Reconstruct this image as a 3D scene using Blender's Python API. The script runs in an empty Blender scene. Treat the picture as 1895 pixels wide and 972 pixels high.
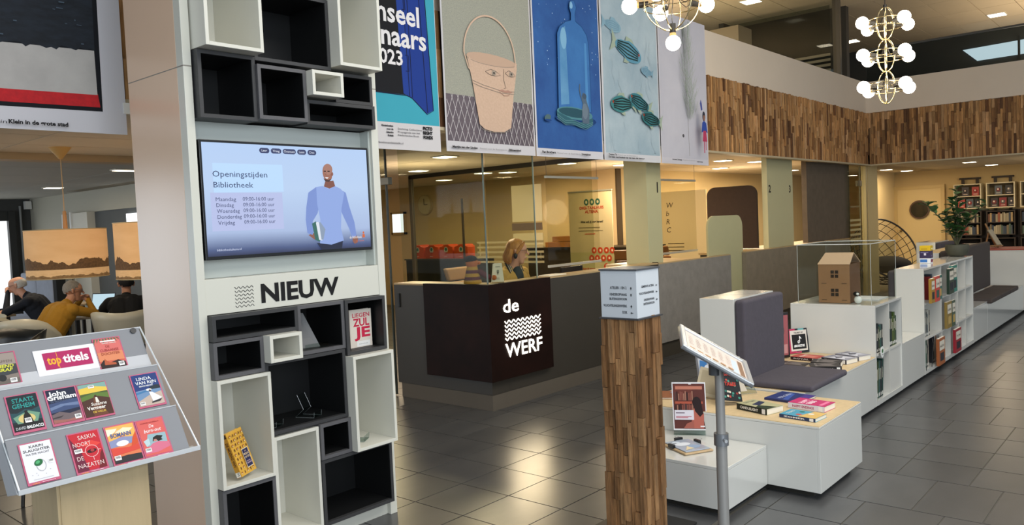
import bpy, bmesh, math, random
from mathutils import Vector, Matrix, noise
import numpy as np
random.seed(7)
SC = bpy.context.scene
COL = SC.collection
# ---------------------------------------------------------------- camera
FPX, PITCH, ROLL, YAW = 1471.3, -.04878, -.04389, .71582
fw = Vector((math.cos(YAW)*math.cos(PITCH), math.sin(YAW)*math.cos(PITCH), math.sin(PITCH)))
rt = Vector((math.sin(YAW), -math.cos(YAW), 0)); up = rt.cross(fw)
r2 = rt*math.cos(ROLL)+up*math.sin(ROLL); u2 = up*math.cos(ROLL)-rt*math.sin(ROLL)
cd = bpy.data.cameras.new('camera'); cam = bpy.data.objects.new('camera', cd); COL.objects.link(cam)
cam.matrix_world = Matrix(((r2.x, u2.x, -fw.x, 0), (r2.y, u2.y, -fw.y, 0), (r2.z, u2.z, -fw.z, 1.6), (0, 0, 0, 1)))
cd.sensor_width = 36; cd.lens = FPX/1895*36; cd.clip_start = .05; cd.clip_end = 200
SC.camera = cam
# ---------------------------------------------------------------- world, exposure
W = bpy.data.worlds.new('sky'); SC.world = W; W.use_nodes = True
bg = W.node_tree.nodes['Background']; bg.inputs[0].default_value = (.80, .90, 1, 1); bg.inputs[1].default_value = .75
SC.view_settings.view_transform = 'Standard'; SC.view_settings.look = 'None'
SC.view_settings.exposure = .35; SC.view_settings.gamma = 1; SC.view_settings.use_curve_mapping = False

def area(name, loc, sx, sy, power, col, rot=(0, 0, 0)):
    l = bpy.data.lights.new(name, 'AREA'); l.shape = 'RECTANGLE'; l.size = sx; l.size_y = sy; l.energy = power; l.color = col
    o = bpy.data.objects.new(name, l); COL.objects.link(o); o.location = loc; o.rotation_euler = rot; return o
WARM = (1, .79, .53); NEUT = (1, .88, .72); DAY = (.86, .93, 1)
# daylight: assumed roof lights above the atrium, cafe windows, added fill behind the camera
area('assumed_roof_light', (3.4, -.6, 5.2), 5, 4, 260, (1, .97, .92))  # assumed roof light, no opening built in the ceiling
area('assumed_roof_light', (8.6, .6, 5.2), 3, 2.5, 60, (1, .93, .84))
area('cafe_window_light', (-1.6, 11, 1.7), 5, 2.2, 110, DAY, (0, math.radians(-90), 0))  # stands in for assumed windows along the unseen left side of the cafe
area('cafe_window_light', (3.0, 16.6, 1.4), 3.5, 1.6, 50, DAY, (math.radians(-90), 0, 0))
area('hall_daylight_fill', (-1.2, -4.6, 2.6), 5, 3.2, 200, DAY, (math.radians(78), 0, math.radians(-28)))  # added daylight fill to brighten the hall; no window modelled there
for x, y, z, p in ((7.0, 7.6, 1.75, 30), (10.0, 6.4, 1.75, 30), (13.4, 6.2, 1.75, 22), (18.0, 1.6, 1.6, 14)):  # added fill points without fittings, to brighten the low ceilings
    l = bpy.data.lights.new('low_ceiling_fill', 'POINT'); l.energy = p; l.color = WARM; l.shadow_soft_size = .2; o = bpy.data.objects.new('low_ceiling_fill', l); COL.objects.link(o); o.location = (x, y, z)
# added upward fill lights, unseen behind the parapets, to brighten the upper ceiling
area('upper_ceiling_fill', (17.6, 1.2, 3.7), 3, 3, 70, (1, .80, .56), (math.pi, 0, 0))
area('upper_ceiling_fill', (11.5, 6.2, 3.7), 4, 1.6, 70, (1, .80, .56), (math.pi, 0, 0))
# warm downlights of the offices and of the library (their fittings are built further down)
DOWN = [(6.6, 6.2, 32), (7.0, 8.6, 24), (9.6, 6.2, 34), (9.9, 8.3, 22), (12.2, 5.9, 34), (13.9, 5.9, 24), (15.1, 5.9, 26), (9.0, 10.8, 22),
        (16.6, 2.6, 10), (17.2, 4.6, 16), (19.0, 3.2, 14), (19.2, 5.0, 14), (19.0, 1.4, 10), (16.4, .6, 6)]
for x, y, p in DOWN:
    area('ceiling_downlight_lamp', (x, y, 2.36), .3, .3, p, WARM)
for x, y, p in [(1.8, 5.6, 16), (2.6, 8.6, 16), (3.6, 11.5, 18)]:
    area('cafe_downlight_lamp', (x, y, 2.36), .3, .3, p, (1, .8, .55))

# ---------------------------------------------------------------- materials
def lin(h):
    if isinstance(h, str): h = tuple(int(h[i:i+2], 16)/255 for i in (0, 2, 4))
    return tuple(c/12.92 if c <= .04045 else ((c+.055)/1.055)**2.4 for c in h)
MC = {}
def mat(h, rough=.5, metal=0, spec=.5, emis=0, var=0, scale=8, bump=0, rnd=0, stretch=None, coat=0, dark=None):
    """procedural surface: base colour h, noise variation var (towards colour dark), fine relief bump, per-object variation rnd"""
    key = (h, rough, metal, spec, emis, var, scale, bump, rnd, stretch, coat, dark)
    if key in MC: return MC[key]
    m = bpy.data.materials.new('surface_'+(h if isinstance(h, str) else 'c')); m.use_nodes = True; N = m.node_tree.nodes; L = m.node_tree.links
    b = N['Principled BSDF']; c = lin(h)
    b.inputs['Base Color'].default_value = (*c, 1); b.inputs['Roughness'].default_value = rough
    b.inputs['Metallic'].default_value = metal; b.inputs['Specular IOR Level'].default_value = spec
    if coat: b.inputs['Coat Weight'].default_value = coat; b.inputs['Coat Roughness'].default_value = .06
    if emis:
        b.inputs['Emission Color'].default_value = (*c, 1); b.inputs['Emission Strength'].default_value = emis
        b.inputs['Base Color'].default_value = (*[x*.1 for x in c], 1)
    if var or bump or rnd:
        tc = N.new('ShaderNodeTexCoord'); mp = N.new('ShaderNodeMapping'); L.new(tc.outputs['Object'], mp.inputs[0])
        if stretch: mp.inputs['Scale'].default_value = stretch
        oi = N.new('ShaderNodeObjectInfo')
        vm = N.new('ShaderNodeVectorMath'); vm.operation = 'ADD'; L.new(mp.outputs[0], vm.inputs[0])
        ml = N.new('ShaderNodeMath'); ml.operation = 'MULTIPLY'; ml.inputs[1].default_value = 37; L.new(oi.outputs['Random'], ml.inputs[0])
        L.new(ml.outputs[0], vm.inputs[1])
        nz = N.new('ShaderNodeTexNoise'); nz.inputs['Scale'].default_value = scale; nz.inputs['Detail'].default_value = 6; nz.inputs['Roughness'].default_value = .62
        L.new(vm.outputs[0], nz.inputs['Vector'])
        out = None
        if var or rnd:
            rp = N.new('ShaderNodeMapRange'); rp.inputs[1].default_value = .3; rp.inputs[2].default_value = .7; L.new(nz.outputs[0], rp.inputs[0])
            mx = N.new('ShaderNodeMix'); mx.data_type = 'RGBA'
            d = lin(dark) if dark else tuple(x*(1-var) for x in c)
            mx.inputs[6].default_value = (*d, 1); mx.inputs[7].default_value = (*c, 1); L.new(rp.outputs[0], mx.inputs[0]); out = mx.outputs[2]
        if rnd:
            hs = N.new('ShaderNodeHueSaturation'); r2_ = N.new('ShaderNodeMapRange'); r2_.inputs[3].default_value = 1-rnd; r2_.inputs[4].default_value = 1+rnd
            L.new(oi.outputs['Random'], r2_.inputs[0]); L.new(r2_.outputs[0], hs.inputs['Value']); L.new(out, hs.inputs['Color']); out = hs.outputs[0]
        if out: L.new(out, b.inputs['Base Color'])
        if bump:
            bp = N.new('ShaderNodeBump'); bp.inputs['Strength'].default_value = bump; bp.inputs['Distance'].default_value = .01
            L.new(nz.outputs[0], bp.inputs['Height']); L.new(bp.outputs[0], b.inputs['Normal'])
    MC[key] = m; return m
def glass(tint='f2f6f2', refl=.10, name='clear_glass'):
    k = ('g', tint, refl)
    if k in MC: return MC[k]
    m = bpy.data.materials.new(name); m.use_nodes = True; N = m.node_tree.nodes; L = m.node_tree.links; N.clear()
    o = N.new('ShaderNodeOutputMaterial'); t = N.new('ShaderNodeBsdfTransparent'); g = N.new('ShaderNodeBsdfGlossy'); mx = N.new('ShaderNodeMixShader')
    t.inputs[0].default_value = (*lin(tint), 1); g.inputs['Roughness'].default_value = .02
    f = N.new('ShaderNodeLayerWeight'); f.inputs[0].default_value = .5
    pw = N.new('ShaderNodeMath'); pw.operation = 'POWER'; pw.inputs[1].default_value = 5; L.new(f.outputs['Facing'], pw.inputs[0])
    ad = N.new('ShaderNodeMath'); ad.operation = 'MULTIPLY_ADD'; ad.inputs[1].default_value = .25; ad.inputs[2].default_value = refl*.11; L.new(pw.outputs[0], ad.inputs[0])
    L.new(ad.outputs[0], mx.inputs[0]); L.new(t.outputs[0], mx.inputs[1]); L.new(g.outputs[0], mx.inputs[2]); L.new(mx.outputs[0], o.inputs[0])
    MC[k] = m; return m
def frosted(h, alpha, name='frosted_film'):
    k = ('f', h, alpha)
    if k in MC: return MC[k]
    m = bpy.data.materials.new(name); m.use_nodes = True; N = m.node_tree.nodes; L = m.node_tree.links
    b = N['Principled BSDF']; b.inputs['Base Color'].default_value = (*lin(h), 1); b.inputs['Roughness'].default_value = .4
    b.inputs['Alpha'].default_value = alpha
    MC[k] = m; return m
def ramp_mat(name, stops, axis=2, emis=0, noise_amt=0, nscale=3, rough=.5):
    """colour bands along one axis of the object's own bounding box (printed picture or screen picture)"""
    m = bpy.data.materials.new(name); m.use_nodes = True; N = m.node_tree.nodes; L = m.node_tree.links; b = N['Principled BSDF']
    tc = N.new('ShaderNodeTexCoord'); sp = N.new('ShaderNodeSeparateXYZ'); L.new(tc.outputs['Generated'], sp.inputs[0])
    v = sp.outputs[axis]
    if noise_amt:
        nz = N.new('ShaderNodeTexNoise'); nz.inputs['Scale'].default_value = nscale; nz.inputs['Detail'].default_value = 5
        L.new(tc.outputs['Object'], nz.inputs['Vector'])
        a = N.new('ShaderNodeMath'); a.operation = 'SUBTRACT'; a.inputs[1].default_value = .5; L.new(nz.outputs[0], a.inputs[0])
        c = N.new('ShaderNodeMath'); c.operation = 'MULTIPLY_ADD'; c.inputs[1].default_value = noise_amt; L.new(a.outputs[0], c.inputs[0]); L.new(v, c.inputs[2]); v = c.outputs[0]
    r = N.new('ShaderNodeValToRGB'); L.new(v, r.inputs[0]); e = r.color_ramp.elements
    while len(e) < len(stops): e.new(.5)
    for i, (p, h) in enumerate(stops): e[i].position = p; e[i].color = (*lin(h), 1)
    if emis:
        L.new(r.outputs[0], b.inputs['Emission Color']); b.inputs['Emission Strength'].default_value = emis; b.inputs['Base Color'].default_value = (.01, .01, .01, 1)
    else: L.new(r.outputs[0], b.inputs['Base Color'])
    b.inputs['Roughness'].default_value = rough
    return m

# ---------------------------------------------------------------- mesh helpers
class B:
    def __init__(s): s.bm = bmesh.new(); s.m = 0
    def _mk(s, pts, faces):
        v = [s.bm.verts.new(p) for p in pts]
        for f in faces:
            try: fc = s.bm.faces.new([v[i] for i in f]); fc.material_index = s.m
            except ValueError: pass
        return s
    def box(s, x0, x1, y0, y1, z0, z1):
        p = [(x, y, z) for z in (z0, z1) for y in (y0, y1) for x in (x0, x1)]
        return s._mk(p, [(0, 2, 3, 1), (4, 5, 7, 6), (0, 1, 5, 4), (2, 6, 7, 3), (0, 4, 6, 2), (1, 3, 7, 5)])
    def obox(s, c, sz, M):
        p = [Vector(c)+M@Vector((x*sz[0]/2, y*sz[1]/2, z*sz[2]/2)) for z in (-1, 1) for y in (-1, 1) for x in (-1, 1)]
        return s._mk(p, [(0, 2, 3, 1), (4, 5, 7, 6), (0, 1, 5, 4), (2, 6, 7, 3), (0, 4, 6, 2), (1, 3, 7, 5)])
    def tube(s, pts, r, n=8, closed=False, caps=True):
        pts = [Vector(p) for p in pts]; K = len(pts); R = r if isinstance(r, (list, tuple)) else [r]*K
        rings = []; nrm = None
        for i, p in enumerate(pts):
            a = pts[(i-1) % K] if (closed or i > 0) else p; b = pts[(i+1) % K] if (closed or i < K-1) else p
            t = (b-a).normalized() if (b-a).length > 1e-9 else Vector((0, 0, 1))
            if nrm is None:
                nrm = t.cross(Vector((0, 0, 1)));
                if nrm.length < .1: nrm = t.cross(Vector((1, 0, 0)))
            nrm = (nrm-t*nrm.dot(t)).normalized(); bn = t.cross(nrm)
            rings.append([s.bm.verts.new(p+(nrm*math.cos(2*math.pi*k/n)+bn*math.sin(2*math.pi*k/n))*R[i]) for k in range(n)])
        for i in range(K if closed else K-1):
            A, C = rings[i], rings[(i+1) % K]
            for k in range(n):
                try: s.bm.faces.new((A[k], A[(k+1) % n], C[(k+1) % n], C[k])).material_index = s.m
                except ValueError: pass
        if caps and not closed:
            s.bm.faces.new(rings[0][::-1]).material_index = s.m; s.bm.faces.new(rings[-1]).material_index = s.m
        return s
    def cyl(s, a, b, r0, r1=None, n=16): return s.tube([a, b], [r0, r0 if r1 is None else r1], n)
    def ell(s, c, r, n=16, M=None):
        c = Vector(c); r = (r, r, r) if not isinstance(r, (tuple, list)) else r; M = M or Matrix.Identity(3); h = n//2; rows = []
        for i in range(1, h):
            t = math.pi*i/h
            rows.append([s.bm.verts.new(c+M@Vector((r[0]*math.sin(t)*math.cos(2*math.pi*k/n), r[1]*math.sin(t)*math.sin(2*math.pi*k/n), r[2]*math.cos(t)))) for k in range(n)])
        T = s.bm.verts.new(c+M@Vector((0, 0, r[2]))); D = s.bm.verts.new(c-M@Vector((0, 0, r[2])))
        for k in range(n):
            s.bm.faces.new((T, rows[0][k], rows[0][(k+1) % n])).material_index = s.m
            s.bm.faces.new((D, rows[-1][(k+1) % n], rows[-1][k])).material_index = s.m
            for i in range(h-2): s.bm.faces.new((rows[i][k], rows[i+1][k], rows[i+1][(k+1) % n], rows[i][(k+1) % n])).material_index = s.m
        return s
    def lathe(s, c, prof, n=24):
        c = Vector(c); rows = [[s.bm.verts.new(c+Vector((r*math.cos(2*math.pi*k/n), r*math.sin(2*math.pi*k/n), z))) for k in range(n)] for r, z in prof]
        for A, D in zip(rows, rows[1:]):
            for k in range(n): s.bm.faces.new((A[k], A[(k+1) % n], D[(k+1) % n], D[k])).material_index = s.m
        return s
    def quad(s, *p): return s._mk(p, [tuple(range(len(p)))])
    def prism(s, pts, d):
        n = len(pts); d = Vector(d); P = [Vector(p) for p in pts]; P += [p+d for p in P]
        return s._mk(P, [tuple(range(n))[::-1], tuple(range(n, 2*n))]+[(i, (i+1) % n, n+(i+1) % n, n+i) for i in range(n)])
ORG = {}
def put(o, parent):
    COL.objects.link(o)
    if parent is not None: o.parent = parent; ORG[o.name] = ORG[parent.name]
def thing(name, label, cat, loc=(0, 0, 0), group=None, kind=None):
    o = bpy.data.objects.new(name, None); o.empty_display_size = .1; COL.objects.link(o); o.location = loc; ORG[o.name] = Vector(loc)
    o['label'] = label; o['category'] = cat
    if group: o['group'] = group
    if kind: o['kind'] = kind
    return o
def mesh_from(b, shift, mats, name, smooth=False, norm=True):
    if norm: bmesh.ops.recalc_face_normals(b.bm, faces=b.bm.faces)
    if shift.length: bmesh.ops.translate(b.bm, verts=b.bm.verts, vec=-shift)
    me = bpy.data.meshes.new(name); b.bm.to_mesh(me); b.bm.free()
    for m in (mats if isinstance(mats, (list, tuple)) else [mats]): me.materials.append(m)
    if smooth:
        me.polygons.foreach_set('use_smooth', [True]*len(me.polygons)); me.set_sharp_from_angle(angle=.7)
    return me
def part(name, b, mats, parent, label=None, bevel=0, smooth=False, kind=None):
    me = mesh_from(b, ORG[parent.name], mats, name, smooth); o = bpy.data.objects.new(name, me); put(o, parent)
    if label: o['label'] = label
    if kind: o['kind'] = kind
    if bevel: bev(o, bevel)
    return o
def bev(o, w, seg=2):
    m = o.modifiers.new('edge_softening', 'BEVEL'); m.width = w; m.segments = seg; m.limit_method = 'ANGLE'; m.angle_limit = .6
def single(name, label, cat, b, mats, loc, group=None, bevel=0, smooth=False, kind=None):
    loc = Vector(loc); me = mesh_from(b, loc, mats, name, smooth); o = bpy.data.objects.new(name, me); COL.objects.link(o); o.location = loc; ORG[o.name] = loc
    if label: o['label'] = label; o['category'] = cat
    if group: o['group'] = group
    if kind: o['kind'] = kind
    if bevel: bev(o, bevel)
    return o
def struct(name, b, mats, label=None, cat=None, bevel=0, loc=(0, 0, 0)):
    o = single(name, label, cat, b, mats, loc, kind='structure', bevel=bevel); return o
def dup(root, loc=None, rz=None, label=None, group=None):
    r = root.copy(); COL.objects.link(r)
    if loc is not None: r.location = loc
    if rz is not None: r.rotation_euler = (0, 0, rz)
    if label: r['label'] = label
    if group: r['group'] = group
    for ch in list(root.children):
        c = ch.copy(); COL.objects.link(c); c.parent = r
        for g in ch.children: d = g.copy(); COL.objects.link(d); d.parent = c
    return r
TC = {}
def text_mesh(t, bold):
    if (t, bold) in TC: return TC[(t, bold)]
    cu = bpy.data.curves.new('lettering', 'FONT'); cu.body = t; cu.size = 1; cu.offset = bold; cu.resolution_u = 2; cu.fill_mode = 'FRONT'
    o = bpy.data.objects.new('lettering', cu); COL.objects.link(o)
    me = bpy.data.meshes.new_from_object(o.evaluated_get(bpy.context.evaluated_depsgraph_get()))
    V = np.array([v.co[:] for v in me.vertices]) if len(me.vertices) else np.zeros((1, 3)); F = [tuple(p.vertices) for p in me.polygons]
    bpy.data.objects.remove(o); bpy.data.meshes.remove(me); bpy.data.curves.remove(cu)
    V[:, 0] -= V[:, 0].min(); TC[(t, bold)] = (V, F); return V, F
class Print:
    """flat print on a rectangle: origin o (lower left), unit vectors xd, ud, size w x h; coordinates given 0..1"""
    def __init__(s, o, xd, ud, w, h, emis=0, rough=.55, lift=.0008, step=.00015):
        s.o = Vector(o); s.x = Vector(xd).normalized(); s.u = Vector(ud).normalized(); s.n = s.x.cross(s.u); s.w = w; s.h = h
        s.b = B(); s.mats = []; s.e = emis; s.k = lift; s.st = step; s.r = rough
    def mi(s, c):
        m = mat(c, s.r, emis=s.e, spec=.3) if isinstance(c, str) else c
        if m not in s.mats: s.mats.append(m)
        return s.mats.index(m)
    def P(s, u, v): return s.o+s.x*(u*s.w)+s.u*(v*s.h)+s.n*s.k
    def poly(s, pts, c):
        s.b.m = s.mi(c); s.b._mk([s.P(*p) for p in pts], [tuple(range(len(pts)))]); s.k += s.st; return s
    def rect(s, u0, v0, u1, v1, c): return s.poly([(u0, v0), (u1, v0), (u1, v1), (u0, v1)], c)
    def ell(s, u, v, ru, rv, c, n=18, a0=0, a1=2*math.pi, rot=0):
        pts = []
        for k in range(n):
            a = a0+(a1-a0)*k/(n if abs(a1-a0) > 6.2 else n-1); x, y = ru*s.w*math.cos(a), rv*s.h*math.sin(a)
            pts.append((u+(x*math.cos(rot)-y*math.sin(rot))/s.w, v+(x*math.sin(rot)+y*math.cos(rot))/s.h))
        return s.poly(pts, c)
    def line(s, pts, wd, c, closed=False):
        """stroke of width wd metres"""
        P = [Vector((p[0]*s.w, p[1]*s.h)) for p in pts]; n = len(P); L = []; R_ = []
        for i in range(n):
            a = P[i-1] if (i or closed) else P[i]; b = P[(i+1) % n] if (i < n-1 or closed) else P[i]; d = (b-a)
            d = d.normalized() if d.length else Vector((1, 0)); q = Vector((-d.y, d.x))*wd/2; L.append(P[i]+q); R_.append(P[i]-q)
        s.b.m = s.mi(c); pts3 = [s.P(p.x/s.w, p.y/s.h) for p in L+R_]
        s.b._mk(pts3, [(i, (i+1) % n, n+(i+1) % n, n+i) for i in range(n if closed else n-1)]); s.k += s.st; return s
    def text(s, t, u, v, h, c, w=None, al='l', bold=0, slant=0, rot=0):
        V, F = text_mesh(t, bold); hh = h*s.h/.7; W_ = V[:, 0].max(); sx = hh if w is None else w*s.w/max(W_, 1e-6)
        x = V[:, 0]*sx; y = V[:, 1]*hh; x = x+y*slant
        if al == 'c': x = x-W_*sx/2
        if al == 'r': x = x-W_*sx
        if rot: x, y = x*math.cos(rot)-y*math.sin(rot), x*math.sin(rot)+y*math.cos(rot)
        s.b.m = s.mi(c); s.b._mk([s.P(u+a/s.w, v+b_/s.h) for a, b_ in zip(x, y)], F); s.k += s.st; return s
    def lines(s, u, v, w, n, dv, th, c):
        for i in range(n): s.rect(u, v-i*dv, u+w*(.8+.2*((i*7) % 3)/2), v-i*dv+th, c)
        return s
    def build(s, name, parent, label=None):
        me = mesh_from(s.b, ORG[parent.name], s.mats, name, norm=False); o = bpy.data.objects.new(name, me); put(o, parent)
        if label: o['label'] = label
        return o
X, Y, Z = Vector((1, 0, 0)), Vector((0, 1, 0)), Vector((0, 0, 1))
# ================================================================ THE SETTING
WHITE = mat('dedbd2', .35, var=.03, scale=3); PARAPET = mat('e2d3c0', .6, var=.04, scale=1.5)
WALLM = mat('d8c3a0', .7, var=.05, scale=1.2); DARKWALL = mat('5a5a58', .7, var=.1, scale=2)
# floor: grout bed + individual stone tiles
b = B().box(-6, 24, -6, 19, -.12, -.004)
floor = struct('floor', b, mat('5a574f', .85, var=.1, scale=20))
TILE = mat('525252', .30, var=.35, scale=2.6, bump=.05, rnd=.10, dark='444546', stretch=(1, 1.8, 1), spec=.8)
cells = []
def course(x0, x1, ystarts, y0, y1):
    st, off = ystarts; k = math.floor((y0-off)/st)-1
    while off+k*st < y1:
        a, c = max(off+k*st, y0), min(off+(k+1)*st, y1)
        if c-a > .03: cells.append((x0, x1, a, c))
        k += 1
x = 4.585
while x > -1: course(x-.385, x, (.39, 3.09), 1.9, 17); x -= .385
x = 4.45
while x > -1: course(x-.385, x, (.39, 1.0), -3, 1.9); x -= .385
# banded bond to the right
x = 4.45; course(4.45, 5.015, (.33, .83), -3, 1.9); course(4.585, 5.015, (.33, .83), 1.9, 17)
x = 5.015; flip = 0
while x < 21:
    if flip % 2 == 0:
        for i in range(4): course(x+i*.3735, x+(i+1)*.3735, (.39, 1.0), -3, 17)
        x += 4*.3735
    else:
        course(x, x+.58, (.33, 1.165), -3, 17); x += .58
    flip += 1
cs = []
for c in cells:
    mx_, my_ = (c[0]+c[1])/2, (c[2]+c[3])/2
    d = Vector((mx_, my_, 0)); f = d.dot(Vector((fw.x, fw.y, 0))); r_ = d.dot(Vector((rt.x, rt.y, 0)))
    vis = f > 1.2 and abs(r_) < f*.70+.4
    cs.append((0 if vis else 1, d.length, c))
cs.sort(); TM = {}; g = .0035; rest = B(); n = 0
for vis, dd, (x0, x1, y0, y1) in cs:
    if n < 300 and vis == 0 and not (5.05 < x0 and x1 < 7.7 and y0 > 4.7) and not (x0 > 5.05 and 2.0 < y0 and y1 < 2.6):
        k = (round(x1-x0, 3), round(y1-y0, 3))
        if k not in TM:
            bb = B().box(g, k[0]-g, g, k[1]-g, -.01, 0); TM[k] = mesh_from(bb, Vector((0, 0, 0)), TILE, 'tile')
        o = bpy.data.objects.new('tile', TM[k]); COL.objects.link(o); o.parent = floor; o.location = (x0, y0, random.uniform(-.0006, 0)); n += 1
    else:
        P = [(x0+g, y0+g, 0), (x1-g, y0+g, 0), (x1-g, y1-g, 0), (x0+g, y1-g, 0)]
        rest._mk([Vector(p) for p in P], [(0, 1, 2, 3)])
part('floor_tiles', rest, TILE, floor, kind='stuff')

# upper atrium: parapets, upper ceiling, far wall
struct('trim_1', B().box(3.0, 15.45, 4.62, 4.9, 3.31, 3.88), PARAPET)          # parapet above the wood, desk side
struct('trim_2', B().box(15.3, 15.55, -6, 4.62, 3.31, 3.88), PARAPET)          # parapet, library side
struct('trim_3', B().box(-3, 3.0, 4.62, 4.9, 3.31, 3.88), PARAPET)
CEILM = mat('d6c9b2', .8, var=.05, scale=3, rnd=.03); GAPM = mat('3c372f', .9)
ceil_up = struct('ceiling', B().box(-2, 20, -6, 12, 5.34, 5.5), GAPM)
CEIL_LOW = struct('ceiling', B().box(-3, 22.2, 4.62, 18, 2.46, 2.56).box(15.3, 22.2, -6, 4.62, 2.46, 2.56), GAPM)
def tiles_ceiling(parent, z, x0, x1, y0, y1, sx, sy, m, name='panel', skip=None):
    k = B().box(.006, sx-.006, .006, sy-.006, 0, .03); me = mesh_from(k, Vector((0, 0, 0)), m, name); k = 0
    ys = y0
    while ys < y1-.1:
        xs = x0
        while xs < x1-.1:
            d = Vector((xs+sx/2, ys+sy/2, 0)); f = d.dot(Vector((fw.x, fw.y, 0))); r_ = abs(d.dot(Vector((rt.x, rt.y, 0))))
            if f > 1 and r_ < f*.72+1 and not (skip and skip(xs, ys)):
                o = bpy.data.objects.new(name, me); COL.objects.link(o); o.parent = parent; o.location = (xs, ys, z); k += 1
            xs += sx
        ys += sy
    return k
tiles_ceiling(ceil_up, 5.30, 6.8, 19.8, -3.6, 7.2, 1.2, .62, mat('d2c2a6', .8, var=.05, scale=3, rnd=.03))
tiles_ceiling(CEIL_LOW, 2.42, 4.95, 20.6, 4.65, 13, 1.8, .9, CEILM, skip=lambda x, y: y > 7.2 and x > 10.9)
tiles_ceiling(CEIL_LOW, 2.42, 15.36, 20.7, -3.2, 4.6, 1.8, 1.2, CEILM)
tiles_ceiling(CEIL_LOW, 2.42, -1.3, 5.1, 4.65, 7.9, 1.8, .65, CEILM)
tiles_ceiling(CEIL_LOW, 2.42, -1.3, 5.1, 8.15, 17, 1.8, 1.2, mat('b9b6ac', .8, var=.05, scale=3, rnd=.03))
struct('trim_4', B().box(-2, 5.1, 7.92, 8.13, 2.36, 2.44), mat('b59d77', .5))  # wooden beam across the cafe ceiling
# soffit edges under the wood
struct('trim_5', B().box(-3, 15.3, 4.52, 4.62, 2.36, 2.385).box(15.2, 15.3, -6, 4.52, 2.36, 2.385), mat('b9aa8c', .5))
# walls of the office area, library and cafe
struct('trim_9', B().box(10.92, 11.05, 7.17, 7.2, 0, 2.46), mat('4a3a24', .6))
struct('wall_back', B().box(10.93, 11.05, 7.2, 13.2, 0, 2.46), mat('cdb48a', .7, var=.05, scale=1.2))
struct('wall_side', B().box(11.05, 20.8, 7.2, 7.32, 0, 2.46), mat('dcc491', .7, var=.05, scale=1.2))
struct('wall_rear', B().box(5.36, 11.05, 13.2, 13.3, 0, 2.46), WALLM)
struct('wall_library', B().box(20.7, 20.8, -6, 7.2, 0, 2.46), mat('c9b07c', .7, var=.05, scale=1.2))
struct('wall_partition', B().box(18.6, 20.7, 5.62, 5.72, 0, 2.46), mat('dcc491', .7))
struct('wall_cafe', B().box(5.2, 5.3, 7.6, 16, 2.08, 2.46).box(5.2, 5.3, 13.9, 16, 0, 2.08), mat('b4b1a2', .6))
struct('wall_cafe_rear', B().box(4.9, 5.3, 16, 16.15, 0, 2.46).box(-3, 4.9, 16, 16.15, 0, .5).box(-3, 4.9, 16, 16.15, 2.1, 2.46), mat('4b4c4b', .8, var=.15, scale=6))
struct('wall_upper', B().box(19.8, 19.95, -6, 12, 3.6, 5.34), mat('3f403f', .5))
struct('wall_upper_side', B().box(14.6, 19.8, 7.0, 7.1, 3.88, 5.34).box(15.2, 15.35, 4.9, 7.0, 3.88, 5.34), mat('36322c', .6))
struct('wall_left', B().box(-3.1, -3, 4.6, 17, 0, .5).box(-3.1, -3, 4.6, 17, 2.2, 5.3), mat('c9c6ba', .6))
struct('trim_6', B().box(19.75, 19.8, -6, 12, 4.35, 4.39), mat('8b857a', .5))
# skylight let into the far upper wall
wn = struct('window_1', B().prism([(19.76, 3.93, 4.94), (19.76, 2.3, 4.98), (19.76, 2.3, 4.68), (19.76, 3.66, 4.67)], (.04, 0, 0)), mat('cfe0e8', .5, emis=1.0))
part('window_frame', B().box(19.70, 19.75, 2.86, 2.90, 4.4, 5.05), mat('2c2c2c', .5), wn)
# glass above the parapets
gl = struct('window_2', B().box(8.9, 14.16, 4.72, 4.73, 3.88, 5.3), glass('e8eae6', .06))
part('mullion', B().box(14.13, 14.20, 4.66, 4.78, 3.88, 5.3), mat('6b655c', .4, metal=.6), gl)
gl2 = struct('window_3', B().box(15.40, 15.41, -6, 4.62, 3.88, 4.46), glass('dfe4e4', .06))
part('top_rail', B().box(15.38, 15.43, -6, 4.62, 4.45, 4.48), mat('4b4a47', .4), gl2)
fr = thing('glass_partition', 'upper floor glass screen with five frosted bands behind the wood-clad parapet', 'glass screen', (14.5, 5.5, 3.88))
part('pane', B().box(14.5, 14.51, 4.95, 6.95, 3.88, 5.2), glass('d8dcd8', .05), fr)
for i in range(5): part('frosted_band', B().box(14.49, 14.5, 4.95, 6.95, 3.96+i*.09, 3.96+i*.09+.045), frosted('b8b09c', .55), fr)
single('wall_box', 'small beige service column standing behind the upper parapet', 'column', B().box(12.2, 12.7, 5.6, 6.1, 3.6, 4.62), mat('8a7d69', .7), (12.45, 5.85, 3.6))

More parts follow.
